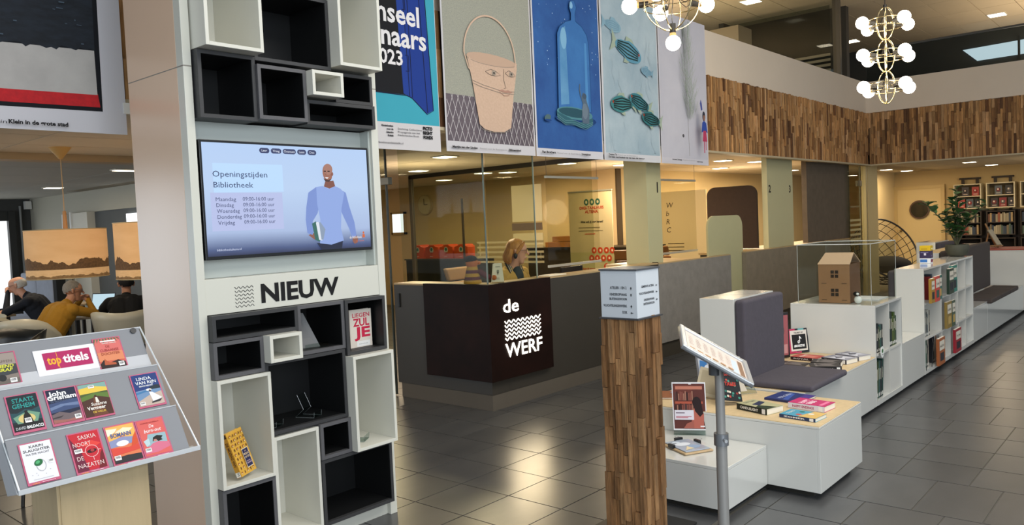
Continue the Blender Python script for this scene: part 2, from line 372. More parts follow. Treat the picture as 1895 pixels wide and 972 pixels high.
# wood-clad fascias: pieces of reclaimed timber, each of its own thickness
WC = ['b98752', 'd29d63', '95693d', 'a87c4c', 'dcac78', '7c5433', 'c08f58', 'c99a64']
WM = [mat(h, .75, var=.55, scale=6, stretch=(7, 7, 1), bump=.9, rnd=.25) for h in WC]
def strips(parent, axis, fixed, out, a0, a1, z0, z1, wmin, wmax, lmin, lmax, limit, near, dmin=.008, dmax=.04, name='timber_strip', keep=None, pal=None):
    WM_ = pal or WM
    """vertical strips on a face; axis 'x' or 'y' runs along; out = outward sign on the other axis"""
    pcs = []; a = a0
    while a < a1-1e-4:
        w = min(random.uniform(wmin, wmax), a1-a)
        if a1-(a+w) < wmin*.5: w = a1-a
        z = z0-random.uniform(0, .02)
        while z < z1-.001:
            l = random.uniform(lmin, lmax)
            if z1-(z+l) < lmin*.6: l = z1-z+random.uniform(-.005, .012)
            pcs.append((a, a+w, z, z+l, random.uniform(dmin, dmax))); z += l
        a += w
    if keep: pcs = [p for p in pcs if keep(p)]
    pcs.sort(key=lambda p: near((p[0]+p[1])/2)); ind, rest = pcs[:limit], pcs[limit:]
    def bx(bb, p, sh=Vector((0, 0, 0))):
        lo, hi = (fixed, fixed+out*p[4]) if out > 0 else (fixed+out*p[4], fixed)
        e = .0012
        if axis == 'x': bb.box(p[0]+e, p[1]-e, lo, hi, p[2]+e, p[3]-e)
        else: bb.box(lo, hi, p[0]+e, p[1]-e, p[2]+e, p[3]-e)
    for p in ind:
        bb = B(); bx(bb, p); part(name, bb, random.choice(WM_), parent)
    if rest:
        bb = B()
        for p in rest: bb.m = random.randrange(len(WM)); bx(bb, p)
        part('timber_cladding', bb, WM, parent, kind='stuff')
DW = mat('2b1c11', .9)
fa = struct('wall_fascia', B().box(-3, 15.3, 4.6, 4.62, 2.37, 3.32), DW)
vis = lambda p: p[1] > 8.8 or (4.35 < (p[0]+p[1])/2 < 4.5 and p[2] < 3.35) or p[1] < 2.1
strips(fa, 'x', 4.6, -1, -1.5, 15.28, 2.385, 3.31, .026, .050, .13, .42, 300, lambda a: a if a > 8.8 else 100+a, dmin=.006, dmax=.045, keep=vis)
fb = struct('wall_fascia_right', B().box(15.3, 15.32, -6, 4.6, 2.37, 3.32), DW)
strips(fb, 'y', 15.3, -1, -1.8, 4.56, 2.385, 3.31, .026, .050, .13, .42, 300, lambda a: -a, dmin=.006, dmax=.045)

# ceiling lights: rectangular glowing fittings
FIT = mat('fff0d2', .4, emis=6); FRM = mat('d9d3c4', .4)
def fitting(x, y, z, lab, grp='ceiling lights', rx=.10, ry=.10):
    t = thing('ceiling_light', lab, 'ceiling light', (x, y, z), grp)
    part('light_frame', B().box(x-rx-.02, x+rx+.02, y-ry-.02, y+ry+.02, z-.012, z), FRM, t)
    part('diffuser', B().box(x-rx, x+rx, y-ry, y+ry, z-.016, z-.011), FIT, t)
for x, y, lab in [(6.56, 6.67, 'ceiling light above the glass screen left of the reception desk'), (7.78, 8.46, 'ceiling light over the orange bags, leftmost'), (9.78, 9.99, 'dim ceiling light above the wall clock'),
        (9.2, 8.52, 'left one of two lights side by side above the striped glass'), (9.48, 8.25, 'right one of two lights side by side above the striped glass'), (9.0, 6.74, 'ceiling light above the hanging screen by the monitor'),
        (10.23, 6.6, 'ceiling light just under the fish banner'), (11.25, 5.47, 'ceiling light right of the tree banner, beneath the wood'), (12.15, 5.34, 'ceiling light over the brown divider, near column two'), (13.0, 6.38, 'lower ceiling light over the brown divider'),
        (15.6, 6.13, 'small ceiling light behind the grey panel column')]:
    fitting(x, y, 2.42, lab)
for x, y, lab in [(18.43, 5.17, 'library ceiling light left of the round-windowed door'), (19.76, 5.1, 'library ceiling light above the round-windowed door'), (15.76, 3.48, 'library ceiling light nearest the wood fascia'), (17.78, 3.45, 'library ceiling light above the left bookcase'), (19.8, 3.42, 'rightmost library ceiling light')]:
    fitting(x, y, 2.42, lab, 'library ceiling lights')
fitting(4.42, 12.6, 2.42, 'small round cafe ceiling light above the large printed lamp shade', 'cafe ceiling lights', .1, .1)
fitting(4.15, 9.4, 2.42, 'cafe ceiling light beside the tall display wall', 'cafe ceiling lights', .2, .06)
for x, y, lab in [(13.5, 5.95, 'ceiling spot at the top edge above the white parapet'), (15.69, 5.85, 'ceiling spot left of the three-tier chandelier on the upper floor'), (18.4, 3.05, 'oval ceiling spot above the skylight'), (18.46, 5.85, 'ceiling spot behind the three-tier chandelier')]:
    fitting(x, y, 5.30, lab, 'upper ceiling spots', .14, .14)
# door with a porthole in the library wall
d1 = struct('door_1', B().box(20.64, 20.70, 4.60, 5.55, 0, 2.0), mat('d0b780', .5))
part('door_frame', B().box(20.62, 20.70, 4.52, 4.6, 0, 2.0).box(20.62, 20.70, 5.55, 5.63, 0, 2.0).box(20.62, 20.7, 4.52, 5.63, 2.0, 2.08), mat('c4a970', .5), d1)
bb = B(); bb.cyl((20.60, 5.06, 1.51), (20.64, 5.06, 1.51), .22, n=32); part('porthole_ring', bb, mat('4a2f1c', .4), d1, smooth=True)
bb = B(); bb.cyl((20.59, 5.06, 1.51), (20.605, 5.06, 1.51), .185, n=32); part('porthole_glass', bb, mat('0d0f0c', .08), d1, smooth=True)
bb = B(); bb.cyl((20.58, 5.47, 1.02), (20.64, 5.47, 1.02), .03, n=12); part('door_handle', bb, mat('8f7a50', .3, metal=.8), d1, smooth=True)
# cafe windows and columns
w4 = struct('window_4', B().box(1.0, 4.82, 16.0, 16.03, .5, 2.06), mat('eef2f4', .5, emis=1.1))
part('window_frame', B().box(4.81, 4.92, 15.9, 16.0, 0, 2.2).box(1.0, 4.81, 15.92, 16.0, 2.04, 2.2).box(3.9, 3.95, 15.94, 16.0, .5, 2.04), mat('2a2c2c', .5), w4)
bb = B(); bb.cyl((5.02, 15.95, 0.3), (5.02, 15.95, 2.3), .02, n=8); part('drain_pipe', bb, mat('8d8f8e', .4), w4)
struct('window_5', B().box(5.21, 5.24, 11.3, 12.1, 1.86, 2.0), mat('f4f8fa', .5, emis=1.3))
struct('wall_cafe_dark', B().box(5.24, 5.34, 7.6, 13.3, 0, 2.08), mat('5b5f60', .7, var=.1, scale=3))
struct('trim_7', B().box(5.12, 5.26, 13.3, 13.9, 0, 2.08), mat('d8d5c8', .5))
struct('trim_8', B().box(5.1, 5.14, 13.9, 13.96, 0, 2.1).box(5.14, 5.2, 14.3, 14.4, 0, 2.08), mat('e4e4e0', .4))
# ================================================================ DISPLAY WALL (tall white unit with cubby boxes and screen)
KW = mat('d3d2c6', .28, var=.02, scale=2); KG = mat('5b5a5c', .5, var=.12, scale=30); KD = mat('3a3a3b', .5, var=.12, scale=30); BLK = mat('0c0d0e', .5); SEAM = mat('8a857c', .6)
ks = thing('display_wall', 'tall white display wall with NIEUW lettering and black and white cubbies', 'display wall', (2.32, 3.7, 0))
side = mat('e4c4a8', .22, var=.03, scale=1.5)  # white panel too; warm light on this left face is put into the colour
part('side_panel', B().box(1.775, 1.79, 3.5, 4.0, 0, 2.370), side, ks, bevel=.001); part('side_panel', B().box(1.775, 1.79, 3.5, 4.0, 2.374, 3.3), side, ks, bevel=.001)
for x0, x1 in ((1.775, 1.815), (2.828, 2.875)):
    part('front_post', B().box(x0, x1, 3.44, 3.50, 0, 2.370), KW, ks, bevel=.002); part('front_post', B().box(x0, x1, 3.44, 3.50, 2.374, 3.3), KW, ks, bevel=.002)
part('side_panel', B().box(2.86, 2.875, 3.5, 4.0, 0, 3.3), KW, ks); part('back_panel', B().box(1.79, 2.86, 3.98, 4.0, 0, 3.3), KW, ks)
part('screen_recess', B().box(1.79, 2.86, 3.53, 3.55, 1.405, 2.14).box(1.815, 1.825, 3.46, 3.53, 1.405, 2.14).box(2.818, 2.828, 3.46, 3.53, 1.405, 2.14), mat('c4cac4', .35), ks)
part('header_board', B().box(1.815, 2.828, 3.443, 3.53, 1.24, 1.404), KW, ks, bevel=.0015)
part('plinth_board', B().box(1.815, 2.828, 3.47, 3.53, 0, .09), KW, ks)
part('seam_line', B().box(1.777, 1.815, 3.4405, 3.442, 2.369, 2.375).box(2.828, 2.874, 3.4405, 3.442, 2.369, 2.375).box(1.7755, 1.777, 3.442, 4, 2.369, 2.375), SEAM, ks)
pr = Print((1.815, 3.443, 1.24), X, Z, 1.013, .164)
def waves(p, u0, u1, v0, v1, n, wd, c, per=4.5, amp=None):
    amp = amp or (v1-v0)/n*.26
    for i in range(n):
        vc = v0+(v1-v0)*(i+.5)/n; pts = [(u0+(u1-u0)*t/24/per*per, vc+amp*math.sin(2*math.pi*per*t/24-1.2)) for t in range(25)]
        p.line([(u0+(u1-u0)*t/36, vc+amp*math.sin(2*math.pi*per*t/36+1.9)) for t in range(37)], wd, c)
waves(pr, .143, .24, .1, .75, 6, .0026, '1a1a1c', 4.4)
pr.text('NIEUW', .279, .20, .53, '141415', w=.455, bold=.035)
pr.build('lettering', ks)
def cubby(x0, x1, z0, z1, yf, kind, lab=None):
    t = .018 if kind != 'w' else .017; e = .0006; x0 += e; x1 -= e; z0 += e; z1 -= e; yb = 3.72
    m = {'w': [mat('d9d7cb', .35, var=.02, scale=3)]*2, 'g': [KG, BLK], 'd': [KD, BLK]}[kind]
    b = B(); b.box(x0, x0+t, yf, yb, z0, z1).box(x1-t, x1, yf, yb, z0, z1).box(x0+t, x1-t, yf, yb, z0, z0+t).box(x0+t, x1-t, yf, yb, z1-t, z1)
    b.box(x0, x1, yb, yb+.01, z0, z1)
    if kind != 'w':
        b.m = 1; y1 = yf+.004; b.box(x0+t, x0+t+.001, y1, yb, z0+t, z1-t).box(x1-t-.001, x1-t, y1, yb, z0+t, z1-t).box(x0+t+.001, x1-t-.001, y1, yb, z1-t-.001, z1-t).box(x0+t, x1-t, yb-.002, yb, z0+t, z1-t)
        b.m = 1; b.box(x0+t+.001, x1-t-.001, y1+.02, yb, z0+t, z0+t+.001)
    part('cubby_box', b, m, ks, lab, bevel=.0012)
WL, GL_, DL = 'white cubby box', 'grey cubby box with dark inside', 'black cubby box'
for c in [(1.815, 2.27, 1.117, 1.238, 3.40, 'd'), (2.27, 2.555, .985, 1.238, 3.405, 'g'), (2.555, 2.826, .943, 1.238, 3.395, 'd'), (1.813, 2.07, .943, 1.115, 3.40, 'g'),
          (2.07, 2.25, .985, 1.117, 3.345, 'w'), (2.072, 2.548, .622, .983, 3.405, 'd'), (1.812, 2.09, .433, .941, 3.385, 'w'), (2.55, 2.826, .436, .942, 3.345, 'w'),
          (2.092, 2.355, .09, .612, 3.40, 'w'), (2.357, 2.55, .435, .62, 3.39, 'g'), (2.357, 2.822, .088, .433, 3.395, 'd'), (1.812, 2.09, .09, .431, 3.395, 'g'),
          (1.822, 2.112, 2.14, 2.447, 3.40, 'd'), (2.113, 2.385, 2.152, 2.412, 3.385, 'g'), (2.387, 2.578, 2.285, 2.41, 3.335, 'w'), (2.58, 2.826, 2.272, 2.43, 3.41, 'd'),
          (2.388, 2.828, 2.145, 2.27, 3.40, 'd'), (2.112, 2.553, 2.43, 2.79, 3.40, 'd'), (1.822, 2.112, 2.449, 2.97, 3.315, 'w'), (2.553, 2.828, 2.447, 2.97, 3.32, 'w'), (2.114, 2.551, 2.792, 2.97, 3.41, 'g')]:
    cubby(*c, {'w': WL, 'g': GL_, 'd': DL}[c[5]])

# television screen
tv = thing('wall_screen', 'large flat screen showing library opening hours and a smiling man with books', 'screen', (2.318, 3.5, 1.495))
part('bezel', B().box(1.832, 2.804, 3.452, 3.50, 1.492, 2.048), mat('08080a', .25), tv, bevel=.002)
part('wall_bracket', B().box(2.1, 2.5, 3.50, 3.53, 1.6, 1.9), BLK, tv)
scr = ramp_mat('screen_picture', [(0, '2a3358'), (.05, '4a5a86'), (.2, 'a9bce0'), (.6, 'b9d0f0'), (1, 'b3cdf2')], 2, emis=.78, noise_amt=.06, nscale=2)
part('display', B().box(1.843, 2.793, 3.4505, 3.4515, 1.508, 2.036), scr, tv)
pr = Print((1.843, 3.4505, 1.508), X, Z, .95, .528, emis=.76)
pr.poly([(.05, .56), (.44, .57), (.44, .82), (.05, .82)], 'b8d6f8').rect(.03, .22, .43, .56, 'b4bde2')
for i, (t, w) in enumerate((('Leer', .055), ('Vraag', .058), ('Ontmoet', .076), ('Leen', .052), ('Doe', .052))):
    u = .312+sum((.055, .058, .076, .052, .052)[:i])+i*.012
    pr.ell(u+.012, .948, .014, .024, '3c4468').ell(u+w-.012, .948, .014, .024, '3c4468').rect(u+.01, .924, u+w-.01, .972, '3c4468').text(t, u+w/2, .938, .022, 'dfe6f4', al='c')
pr.text('Openingstijden', .046, .70, .052, '3a4468', w=.30).text('Bibliotheek', .048, .605, .05, '3a4468', w=.215)
for i, d in enumerate(('Maandag', 'Dinsdag', 'Woensdag', 'Donderdag', 'Vrijdag')):
    pr.text(d, .055+.001*i, .485-i*.052, .034, '434c70', w=(.108, .093, .122, .13, .09)[i]).text('09:00-16:00 uur', .2, .487-i*.052, .034, '434c70', w=.178)
pr.text('bibliotheekaltena.nl', .045, .045, .02, 'd0d8f0', w=.13)
# the man on the screen (flat picture)
sk, sw, swd = '8d5f52', '8fa6dc', '7b91cc'
pr.poly([(.625, .07), (.655, .0), (.79, .0), (.80, .09), (.72, .06)], '2a3044')
pr.poly([(.865, .10), (.895, .13), (.905, .09), (.9, .05), (.88, .04), (.868, .06)], sk).poly([(.575, .15), (.60, .17), (.65, .15), (.66, .11), (.61, .105)], sk)
pr.poly([(.588, .56), (.64, .615), (.665, .5), (.64, .36), (.605, .28), (.612, .20), (.6, .15), (.568, .17), (.562, .30), (.57, .42)], swd)
pr.poly([(.79, .60), (.835, .56), (.855, .42), (.885, .26), (.895, .12), (.865, .10), (.845, .2), (.80, .36), (.775, .5)], swd)
pr.poly([(.64, .615), (.68, .625), (.72, .60), (.765, .625), (.80, .60), (.825, .56), (.80, .40), (.79, .2), (.805, .08), (.72, .045), (.645, .065), (.655, .3), (.64, .45)], sw)
pr.poly([(.60, .26), (.625, .28), (.665, .2), (.645, .08), (.615, .1)], '3e6b63').poly([(.625, .27), (.64, .275), (.675, .2), (.66, .09), (.64, .1)], 'd9dfe8').poly([(.645, .27), (.655, .27), (.685, .2), (.668, .1), (.655, .1)], '8a9ab0')
pr.poly([(.69, .62), (.70, .67), (.755, .68), (.765, .625), (.725, .60)], '80544a').ell(.718, .755, .032, .085, '9b6a5a', rot=.1).ell(.748, .745, .008, .02, '8a5a4c').ell(.722, .79, .03, .055, 'a4786a')
pr.poly([(.69, .70), (.70, .672), (.725, .665), (.745, .70), (.72, .685)], '4f3a36').poly([(.700, .712), (.724, .710), (.716, .698), (.706, .700)], 'eef0f4').rect(.694, .765, .708, .775, '35241f').rect(.718, .765, .733, .775, '35241f').line([(.711, .762), (.703, .735), (.714, .732)], .0015, '6d463b')
pr.text('de Bibliotheek', .845, .095, .026, 'f2e8e0', w=.085).rect(.935, .10, .952, .135, 'd0683c').ell(.943, .15, .006, .012, 'd0683c').text('ALTENA', .885, .062, .012, 'd0683c', w=.06)
pr.build('screen_picture', tv)

# books and holders in the cubbies
PAPER = mat('e9e2d2', .8)
def book(name, label, cat, c, sz, M, cover, spine=None, group=None, art=None, parent_art='cover_print', lettering=None):
    """closed book: size sz=(width, height, thickness); local x = cover width, y = cover height, z = out of cover; M rotation; c centre of the back cover's face"""
    w, h, t = sz; c = Vector(c); o = thing(name, label, cat, c, group)
    R_ = M.to_3x3() if M else Matrix.Identity(3)
    bb = B(); q = .0015
    bb.obox(c+R_@Vector((0, 0, q/2)), (w, h, q), R_).obox(c+R_@Vector((0, 0, t-q/2)), (w, h, q), R_).obox(c+R_@Vector((-w/2+q/2, 0, t/2)), (q, h, t), R_)
    part('cover', bb, mat(cover, .35), o)
    part('pages', B().obox(c+R_@Vector((-.001, 0, t/2)), (w-.005, h-.005, t-2*q), R_), PAPER, o)
    if spine: part('spine', B().obox(c+R_@Vector((-w/2-.0006, 0, t/2)), (.0012, h-.001, t-.001), R_), mat(spine, .35), o)
    if art:
        p = Print(c+R_@Vector((-w/2, -h/2, t)), R_@X, R_@Y, w, h, lift=.0005); art(p); p.build('cover_print', o)
    if lettering:  # on the spine
        p = Print(c+R_@Vector((-w/2-.0014, h/2, 0)), -(R_@Y), R_@Z, h, t, lift=.0005); lettering(p); p.build('spine_print', o)
    return o
UPM = Matrix(((1, 0, 0), (0, 0, -1), (0, 1, 0)))      # upright cover facing -Y
def tiltx(a): return Matrix.Rotation(a, 3, 'X')@UPM
def liegen(p):
    p.rect(.04, .0, 1, 1, 'd9cfc2').text('LIEGEN', .14, .80, .11, 'c22445', w=.78, bold=.02).text('ZUL', .16, .565, .2, 'c22445', w=.74, bold=.03).text('JE', .2, .27, .26, 'c22445', w=.72, bold=.035).rect(.3, .02, .9, .16, 'e8e6e2').text('bibliotheek', .4, .07, .03, '8a8a8a', w=.4)
book('standing_book', 'white and red book LIEGEN ZUL JE standing in the black cubby', 'book', (2.712, 3.50, 1.066), (.150, .205, .025), UPM, 'd9cfc2', art=liegen)
def yellow(p):
    p.rect(0, 0, 1, 1, 'd8a640')
    for r in range(9):
        for c_ in range(5):
            u, v = .1+c_*.19+(r % 2)*.03, .07+r*.105
            if .38 < u < .85 and .14 < v < .52: continue
            p.ell(u, v, .03, .035, '5a3420', n=8) if (r+c_) % 2 else p.rect(u-.045, v-.02, u+.045, v+.03, 'a0602c').rect(u-.02, v-.02, u+.02, v+.005, 'ead9a8')
    p.rect(.45, .12, .84, .55, 'e9dcc0').rect(.47, .135, .82, .535, '2b2c50').text('DE', .6, .47, .03, 'e4c9a0').text('MIDDAG', .5, .40, .045, 'e4c9a0', w=.28, bold=.02).text('VAN TOEN', .5, .33, .045, 'e4c9a0', w=.28, bold=.02).rect(.5, .2, .79, .23, 'a08a9a').rect(.5, .25, .75, .27, 'a08a9a')
My = Matrix.Rotation(math.radians(-5), 3, 'Y')@Matrix.Rotation(math.radians(22), 3, 'Z')@tiltx(math.radians(-16))
yb = book('standing_book', 'yellow patterned book leaning in the tall white cubby', 'book', (1.935, 3.47, .568), (.11, .215, .028), My, 'd8a640', 'c9922e', art=yellow,
     lettering=lambda p: p.text('DE MIDDAG VAN', .2, .3, .5, '5a3420', w=.55, bold=.03).rect(.02, .1, .1, .9, '3a2420').rect(.88, .05, .99, .95, 'f2efe4').text('M', .9, .3, .5, '1a1a1a'))
GA = glass('e6ecea', .16, 'acrylic'); GAD = mat('8d9494', .1, spec=.8)
def holder(x, z, label, y=3.5, w=.08, a=0, h=.12, mt=None):
    t = thing('book_holder', label, 'book holder', (x, y, z), 'clear acrylic book holders'); mt = mt or GA
    bb = B(); R_ = Matrix.Rotation(a, 3, 'Z'); C0 = Vector((x, y, z))
    def pl(a_, b_, th=.003):
        P = [R_@Vector((sx*w/2, p[0], p[1]))+C0 for sx in (-1, 1) for p in (a_, b_)]
        n_ = (P[1]-P[0]).cross(P[2]-P[0]).normalized()*th; bb.prism([P[0], P[1], P[3], P[2]], n_)
    pl((-.06, .003), (.05, .003)); pl((.05, .003), (0, .045)); pl((0, .045), (.035, h)); pl((-.06, .003), (-.062, .03))
    part('acrylic_sheet', bb, mt, t)
    ed = B()
    for sx in (-1, 1): ed.tube([R_@Vector((sx*w/2, *p))+C0 for p in ((-.062, .03), (-.06, .003), (.05, .003), (0, .045), (.035, h))], .0009, 4)
    part('acrylic_edge', ed, GAD, t)
holder(2.15, .641, 'left empty acrylic holder in the big black cubby', 3.53, .07, .5); holder(2.38, .641, 'right empty acrylic holder in the big black cubby', 3.53, .07, .4)
holder(2.66, .455, 'empty acrylic holder in the right white cubby', 3.5, .09, .6)
tb = thing('tablet_holder', 'empty acrylic holder with grey backing sheet in the grey cubby', 'book holder', (2.4, 3.52, 1.003))
part('backing_sheet', B().prism([(2.292, 3.50, 1.006), (2.44, 3.47, 1.006), (2.385, 3.53, 1.185), (2.292, 3.56, 1.185)], (.0, .003, 0)), mat('6a6a6a', .3), tb)
part('acrylic_lip', B().box(2.33, 2.47, 3.44, 3.443, 1.004, 1.03), GA, tb)

# ================================================================ LEAFLET RACK
RG = mat('7f8288', .5, metal=.1, var=.04, scale=2); RE = mat('dfe2e4', .3, metal=.3)
rk = thing('leaflet_rack', 'grey three-tier leaflet rack on a pale wooden pedestal', 'leaflet rack', (1.2, 3.15, 0))
TIER = [(3.0, .770, .10, .165), (3.14, .925, .10, .162), (3.285, 1.07, .10, .163)]
for i, (y0, z0, dy, dz) in enumerate(TIER):
    n_ = Vector((0, -dz, dy)).normalized(); x0, x1 = (.876, 1.478)
    part('tier_panel', B().prism([(x0, y0, z0), (x1, y0, z0), (x1, y0+dy, z0+dz), (x0, y0+dy, z0+dz)], -n_*.004), RG, rk, bevel=.001)
    if i: part('shelf', B().box(x0, x1, y0-.042, y0+.002, z0-.004, z0), RG, rk)
    part('tier_edge', B().box(x0, x1, y0+dy-.003, y0+dy+.001, z0+dz-.002, z0+dz+.002), RE, rk)
part('bottom_shelf', B().box(.873, 1.512, 2.985, 3.05, .764, .770).box(.873, 1.512, 2.983, 2.987, .764, .782), RE, rk, bevel=.001)
for xs in (.876, 1.508): part('edge_rod', B().tube([(xs, 2.985, .775), (xs if xs < 1 else 1.482, 3.385, 1.234)], .0035, 6), RE, rk, smooth=True)
part('hinge_pin', B().tube([(1.476, 3.385, 1.235), (1.476, 3.405, 1.12)], .004, 6), RE, rk, smooth=True)
part('back_sheet', B().prism([(.876, 3.06, .79), (1.478, 3.06, .79), (1.478, 3.4, 1.23), (.876, 3.4, 1.23)], (0, .012, -.01)), mat('c2c4c8', .4), rk)
part('side_sheet', B().prism([(.872, 3.0, .765), (.872, 3.10, .74), (.872, 3.39, 1.2), (.872, 3.385, 1.235)], (.004, 0, 0)), mat('b4b6ba', .4), rk)
OAK = mat('c2ac85', .5, var=.12, scale=5, stretch=(8, 8, .8))
part('pedestal', B().box(1.012, 1.337, 3.06, 3.32, .01, .765), OAK, rk, bevel=.002)
part('pedestal_panel', B().box(1.022, 1.332, 3.055, 3.06, .02, .757), OAK, rk)
part('support_post', B().box(1.355, 1.372, 3.2, 3.22, .70, .80), RE, rk); part('support_post', B().box(1.355, 1.375, 3.2, 3.22, .01, .70), mat('141414', .4), rk, label='black lower support post')
bb = B(); bb.cyl(Vector((1.45, 3.375, 1.222))+Vector((0, -.004, .002)), (1.45, 3.376, 1.222), .012, n=16); part('round_button', bb, mat('2a2a2c', .4), rk, smooth=True)
def card(tier, x0, x1, s0, s1, label, art, name='toptitle_card', cat='book card', frame='b3225f'):
    y0, z0, dy, dz = TIER[tier]; L_ = math.hypot(dy, dz); ud = Vector((0, dy/L_, dz/L_)); n_ = X.cross(ud)
    o0 = Vector((x0, y0, z0))+ud*s0+n_*.001; w, h = x1-x0, s1-s0
    t = thing(name, label, cat, o0, 'cards on the leaflet rack' if cat == 'book card' else None)
    part('card', B().prism([o0, o0+X*w, o0+X*w+ud*h, o0+ud*h], n_*.003), mat(frame, .3), t)
    p = Print(o0+n_*.003, X, ud, w, h); art(p); p.build('printed_cover', t)
def bars(p, u, v, w=.16, h=.08):
    p.rect(u, v, u+w, v+h, 'f0efec')
    for k in range(7): p.rect(u+w*(.12+.11*k), v+h*.35, u+w*(.12+.11*k)+w*.05, v+h*.85, '2a2a2a')
def inner(p, c, b=.045): p.rect(b, b+.02, 1-b, 1-b*.6, c)
def foot(p): p.text('toptitels', .12, .012, .022, 'e9a33a', w=.22, bold=.03).lines(.42, .018, .5, 1, .02, .012, 'e8c4d2')
def staats(p):
    inner(p, '14242c'); p.poly([(.05, .3), (.95, .3), (.95, .62), (.7, .56), (.5, .6), (.25, .52), (.05, .55)], '1f4a52').poly([(.2, .25), (.8, .25), (.92, .45), (.6, .55), (.4, .5), (.1, .42)], '6f9a80').ell(.5, .36, .26, .12, 'd8c27c').poly([(.36, .24), (.42, .45), (.47, .5), (.47, .56), (.55, .57), (.57, .5), (.62, .44), (.68, .24)], '0c1416').rect(.05, .07, .95, .24, '0e1518')
    p.text('STAATS', .18, .79, .11, '2b9a94', w=.66, bold=.02).text('GEHEIM', .15, .645, .11, '2b9a94', w=.68, bold=.02).text('DAVID', .1, .1, .07, 'b8bdc0', w=.3, bold=.02).text('BALDACCI', .43, .1, .07, 'eef0f0', w=.5, bold=.04); bars(p, .42, .25, .2, .12)
def grish(p):
    inner(p, '16203c'); p.poly([(.05, .35), (.95, .4), (.95, .66), (.05, .6)], '3a4c74').poly([(.05, .42), (.5, .5), (.95, .46), (.95, .55), (.4, .56), (.05, .5)], '6a7ca0').poly([(.05, .065), (.95, .065), (.95, .32), (.6, .28), (.3, .36), (.05, .3)], '6d5f62').poly([(.05, .065), (.95, .065), (.95, .16), (.5, .12), (.05, .17)], 'a0645c').poly([(.05, .22), (.4, .25), (.3, .2), (.05, .19)], '3c3438')
    p.text('John', .1, .80, .12, 'f4f4f4', w=.55, bold=.03).text('Grisham', .04, .69, .12, 'f4f4f4', w=.9, bold=.03).text('DE BESCHULDIGING', .12, .625, .035, '66779a', w=.7); bars(p, .72, .1, .2, .12)
def suz(p):
    inner(p, '4a5c30', .03); p.rect(.03, .75, .97, .97, '7fa8a0').poly([(.03, .7), (.97, .72), (.97, .82), (.5, .9), (.03, .86)], 'e6c44e').poly([(.03, .62), (.5, .7), (.97, .66), (.97, .5), (.03, .5)], '5d7a34').poly([(.03, .05), (.97, .05), (.97, .5), (.6, .6), (.03, .5)], '4a2a20').poly([(.3, .05), (.45, .6), (.52, .6), (.8, .05)], '6b3d28').ell(.52, .6, .045, .04, '4a2c1c').poly([(.48, .42), (.5, .57), (.56, .57), (.6, .42)], 'e8e4d8')
    p.text('Suzanne', .3, .345, .09, 'f4f0e6', w=.52, bold=.01, slant=.1).text('Vermeer', .14, .235, .1, 'f4f0e6', w=.62, bold=.02).text('DE VALLEI', .3, .14, .05, 'd8b444', w=.42, bold=.03); bars(p, .36, .84, .2, .08)
def linda(p):
    inner(p, '1f3a78'); p.poly([(.05, .05), (.95, .05), (.95, .55), (.05, .5)], '6f8fb4').poly([(.05, .05), (.95, .05), (.95, .42), (.5, .35), (.05, .2)], 'c2aea0').poly([(.5, .5), (.6, .58), (.8, .62), (.95, .6), (.95, .5)], '1d2c38').poly([(.05, .4), (.5, .46), (.5, .5), (.05, .46)], '3f78a8').ell(.52, .5, .1, .035, 'efe9e2').ell(.55, .47, .04, .03, '4a3028').poly([(.5, .44), (.62, .42), (.9, .22), (.8, .16), (.55, .15)], 'ece8ea').poly([(.5, .14), (.7, .17), (.9, .2), (.8, .12), (.5, .1)], '26262c')
    p.text('LINDA', .2, .8, .09, 'f0f2f4', w=.52, bold=.01).text('VAN RIJN', .12, .68, .09, 'f0f2f4', w=.74, bold=.01).text('BEACH RESORT', .22, .605, .04, 'e8eaee', w=.5, bold=.03); bars(p, .08, .08, .18, .09)
def cuba(p):
    inner(p, 'd0614e'); p.rect(.05, .55, .95, .96, 'd9706a').rect(.05, .28, .95, .55, 'df8a62').poly([(.05, .06), (.95, .06), (.95, .2), (.7, .28), (.4, .22), (.2, .32), (.05, .2)], '2c1c1c').poly([(.2, .22), (.24, .36), (.34, .24), (.6, .2), (.6, .14), (.2, .16)], 'b85a38')
    for k in range(9): p.poly([(.05+.1*k, .97), (.12+.1*k, .97), (.02+.12*k, .80+.04*(k % 3))], '5d6e50')
    p.rect(.25, .86, .8, .9, 'f2efec').text('KARIEN LANDE', .3, .80, .035, 'f2dfd8', w=.5, bold=.02).text('DE', .4, .68, .07, 'a03a34', w=.14).text('CUBAANSE', .17, .565, .075, 'a03a34', w=.66).text('DOCHTER', .18, .455, .075, 'a03a34', w=.66); bars(p, .68, .08, .2, .13)
def karin(p):
    inner(p, 'e9e8ec'); p.text('KARIN', .3, .86, .06, '2c2c30', w=.42, bold=.02).text('SLAUGHTER', .1, .77, .06, '2c2c30', w=.8, bold=.02).text('NA DIE NACHT', .16, .69, .045, '4a4a50', w=.7, bold=.01)
    p.line([(.52+.14*math.cos(a*.35), .42+.14*math.sin(a*.35)) for a in range(18)], .0022, 'a9a9ae', True).ell(.46, .49, .14, .075, '1d6a3c', rot=.5).ell(.44, .5, .07, .035, '4fae72', rot=.5)
    for u, v in ((.2, .22), (.36, .2), (.6, .2), (.75, .28), (.33, .25)): p.ell(u, v, .018, .01, 'b4b4ba', n=8)
    p.line([(.2, .11), (.8, .11)], .0012, 'b0b0b6'); bars(p, .76, .42, .15, .1); foot(p)
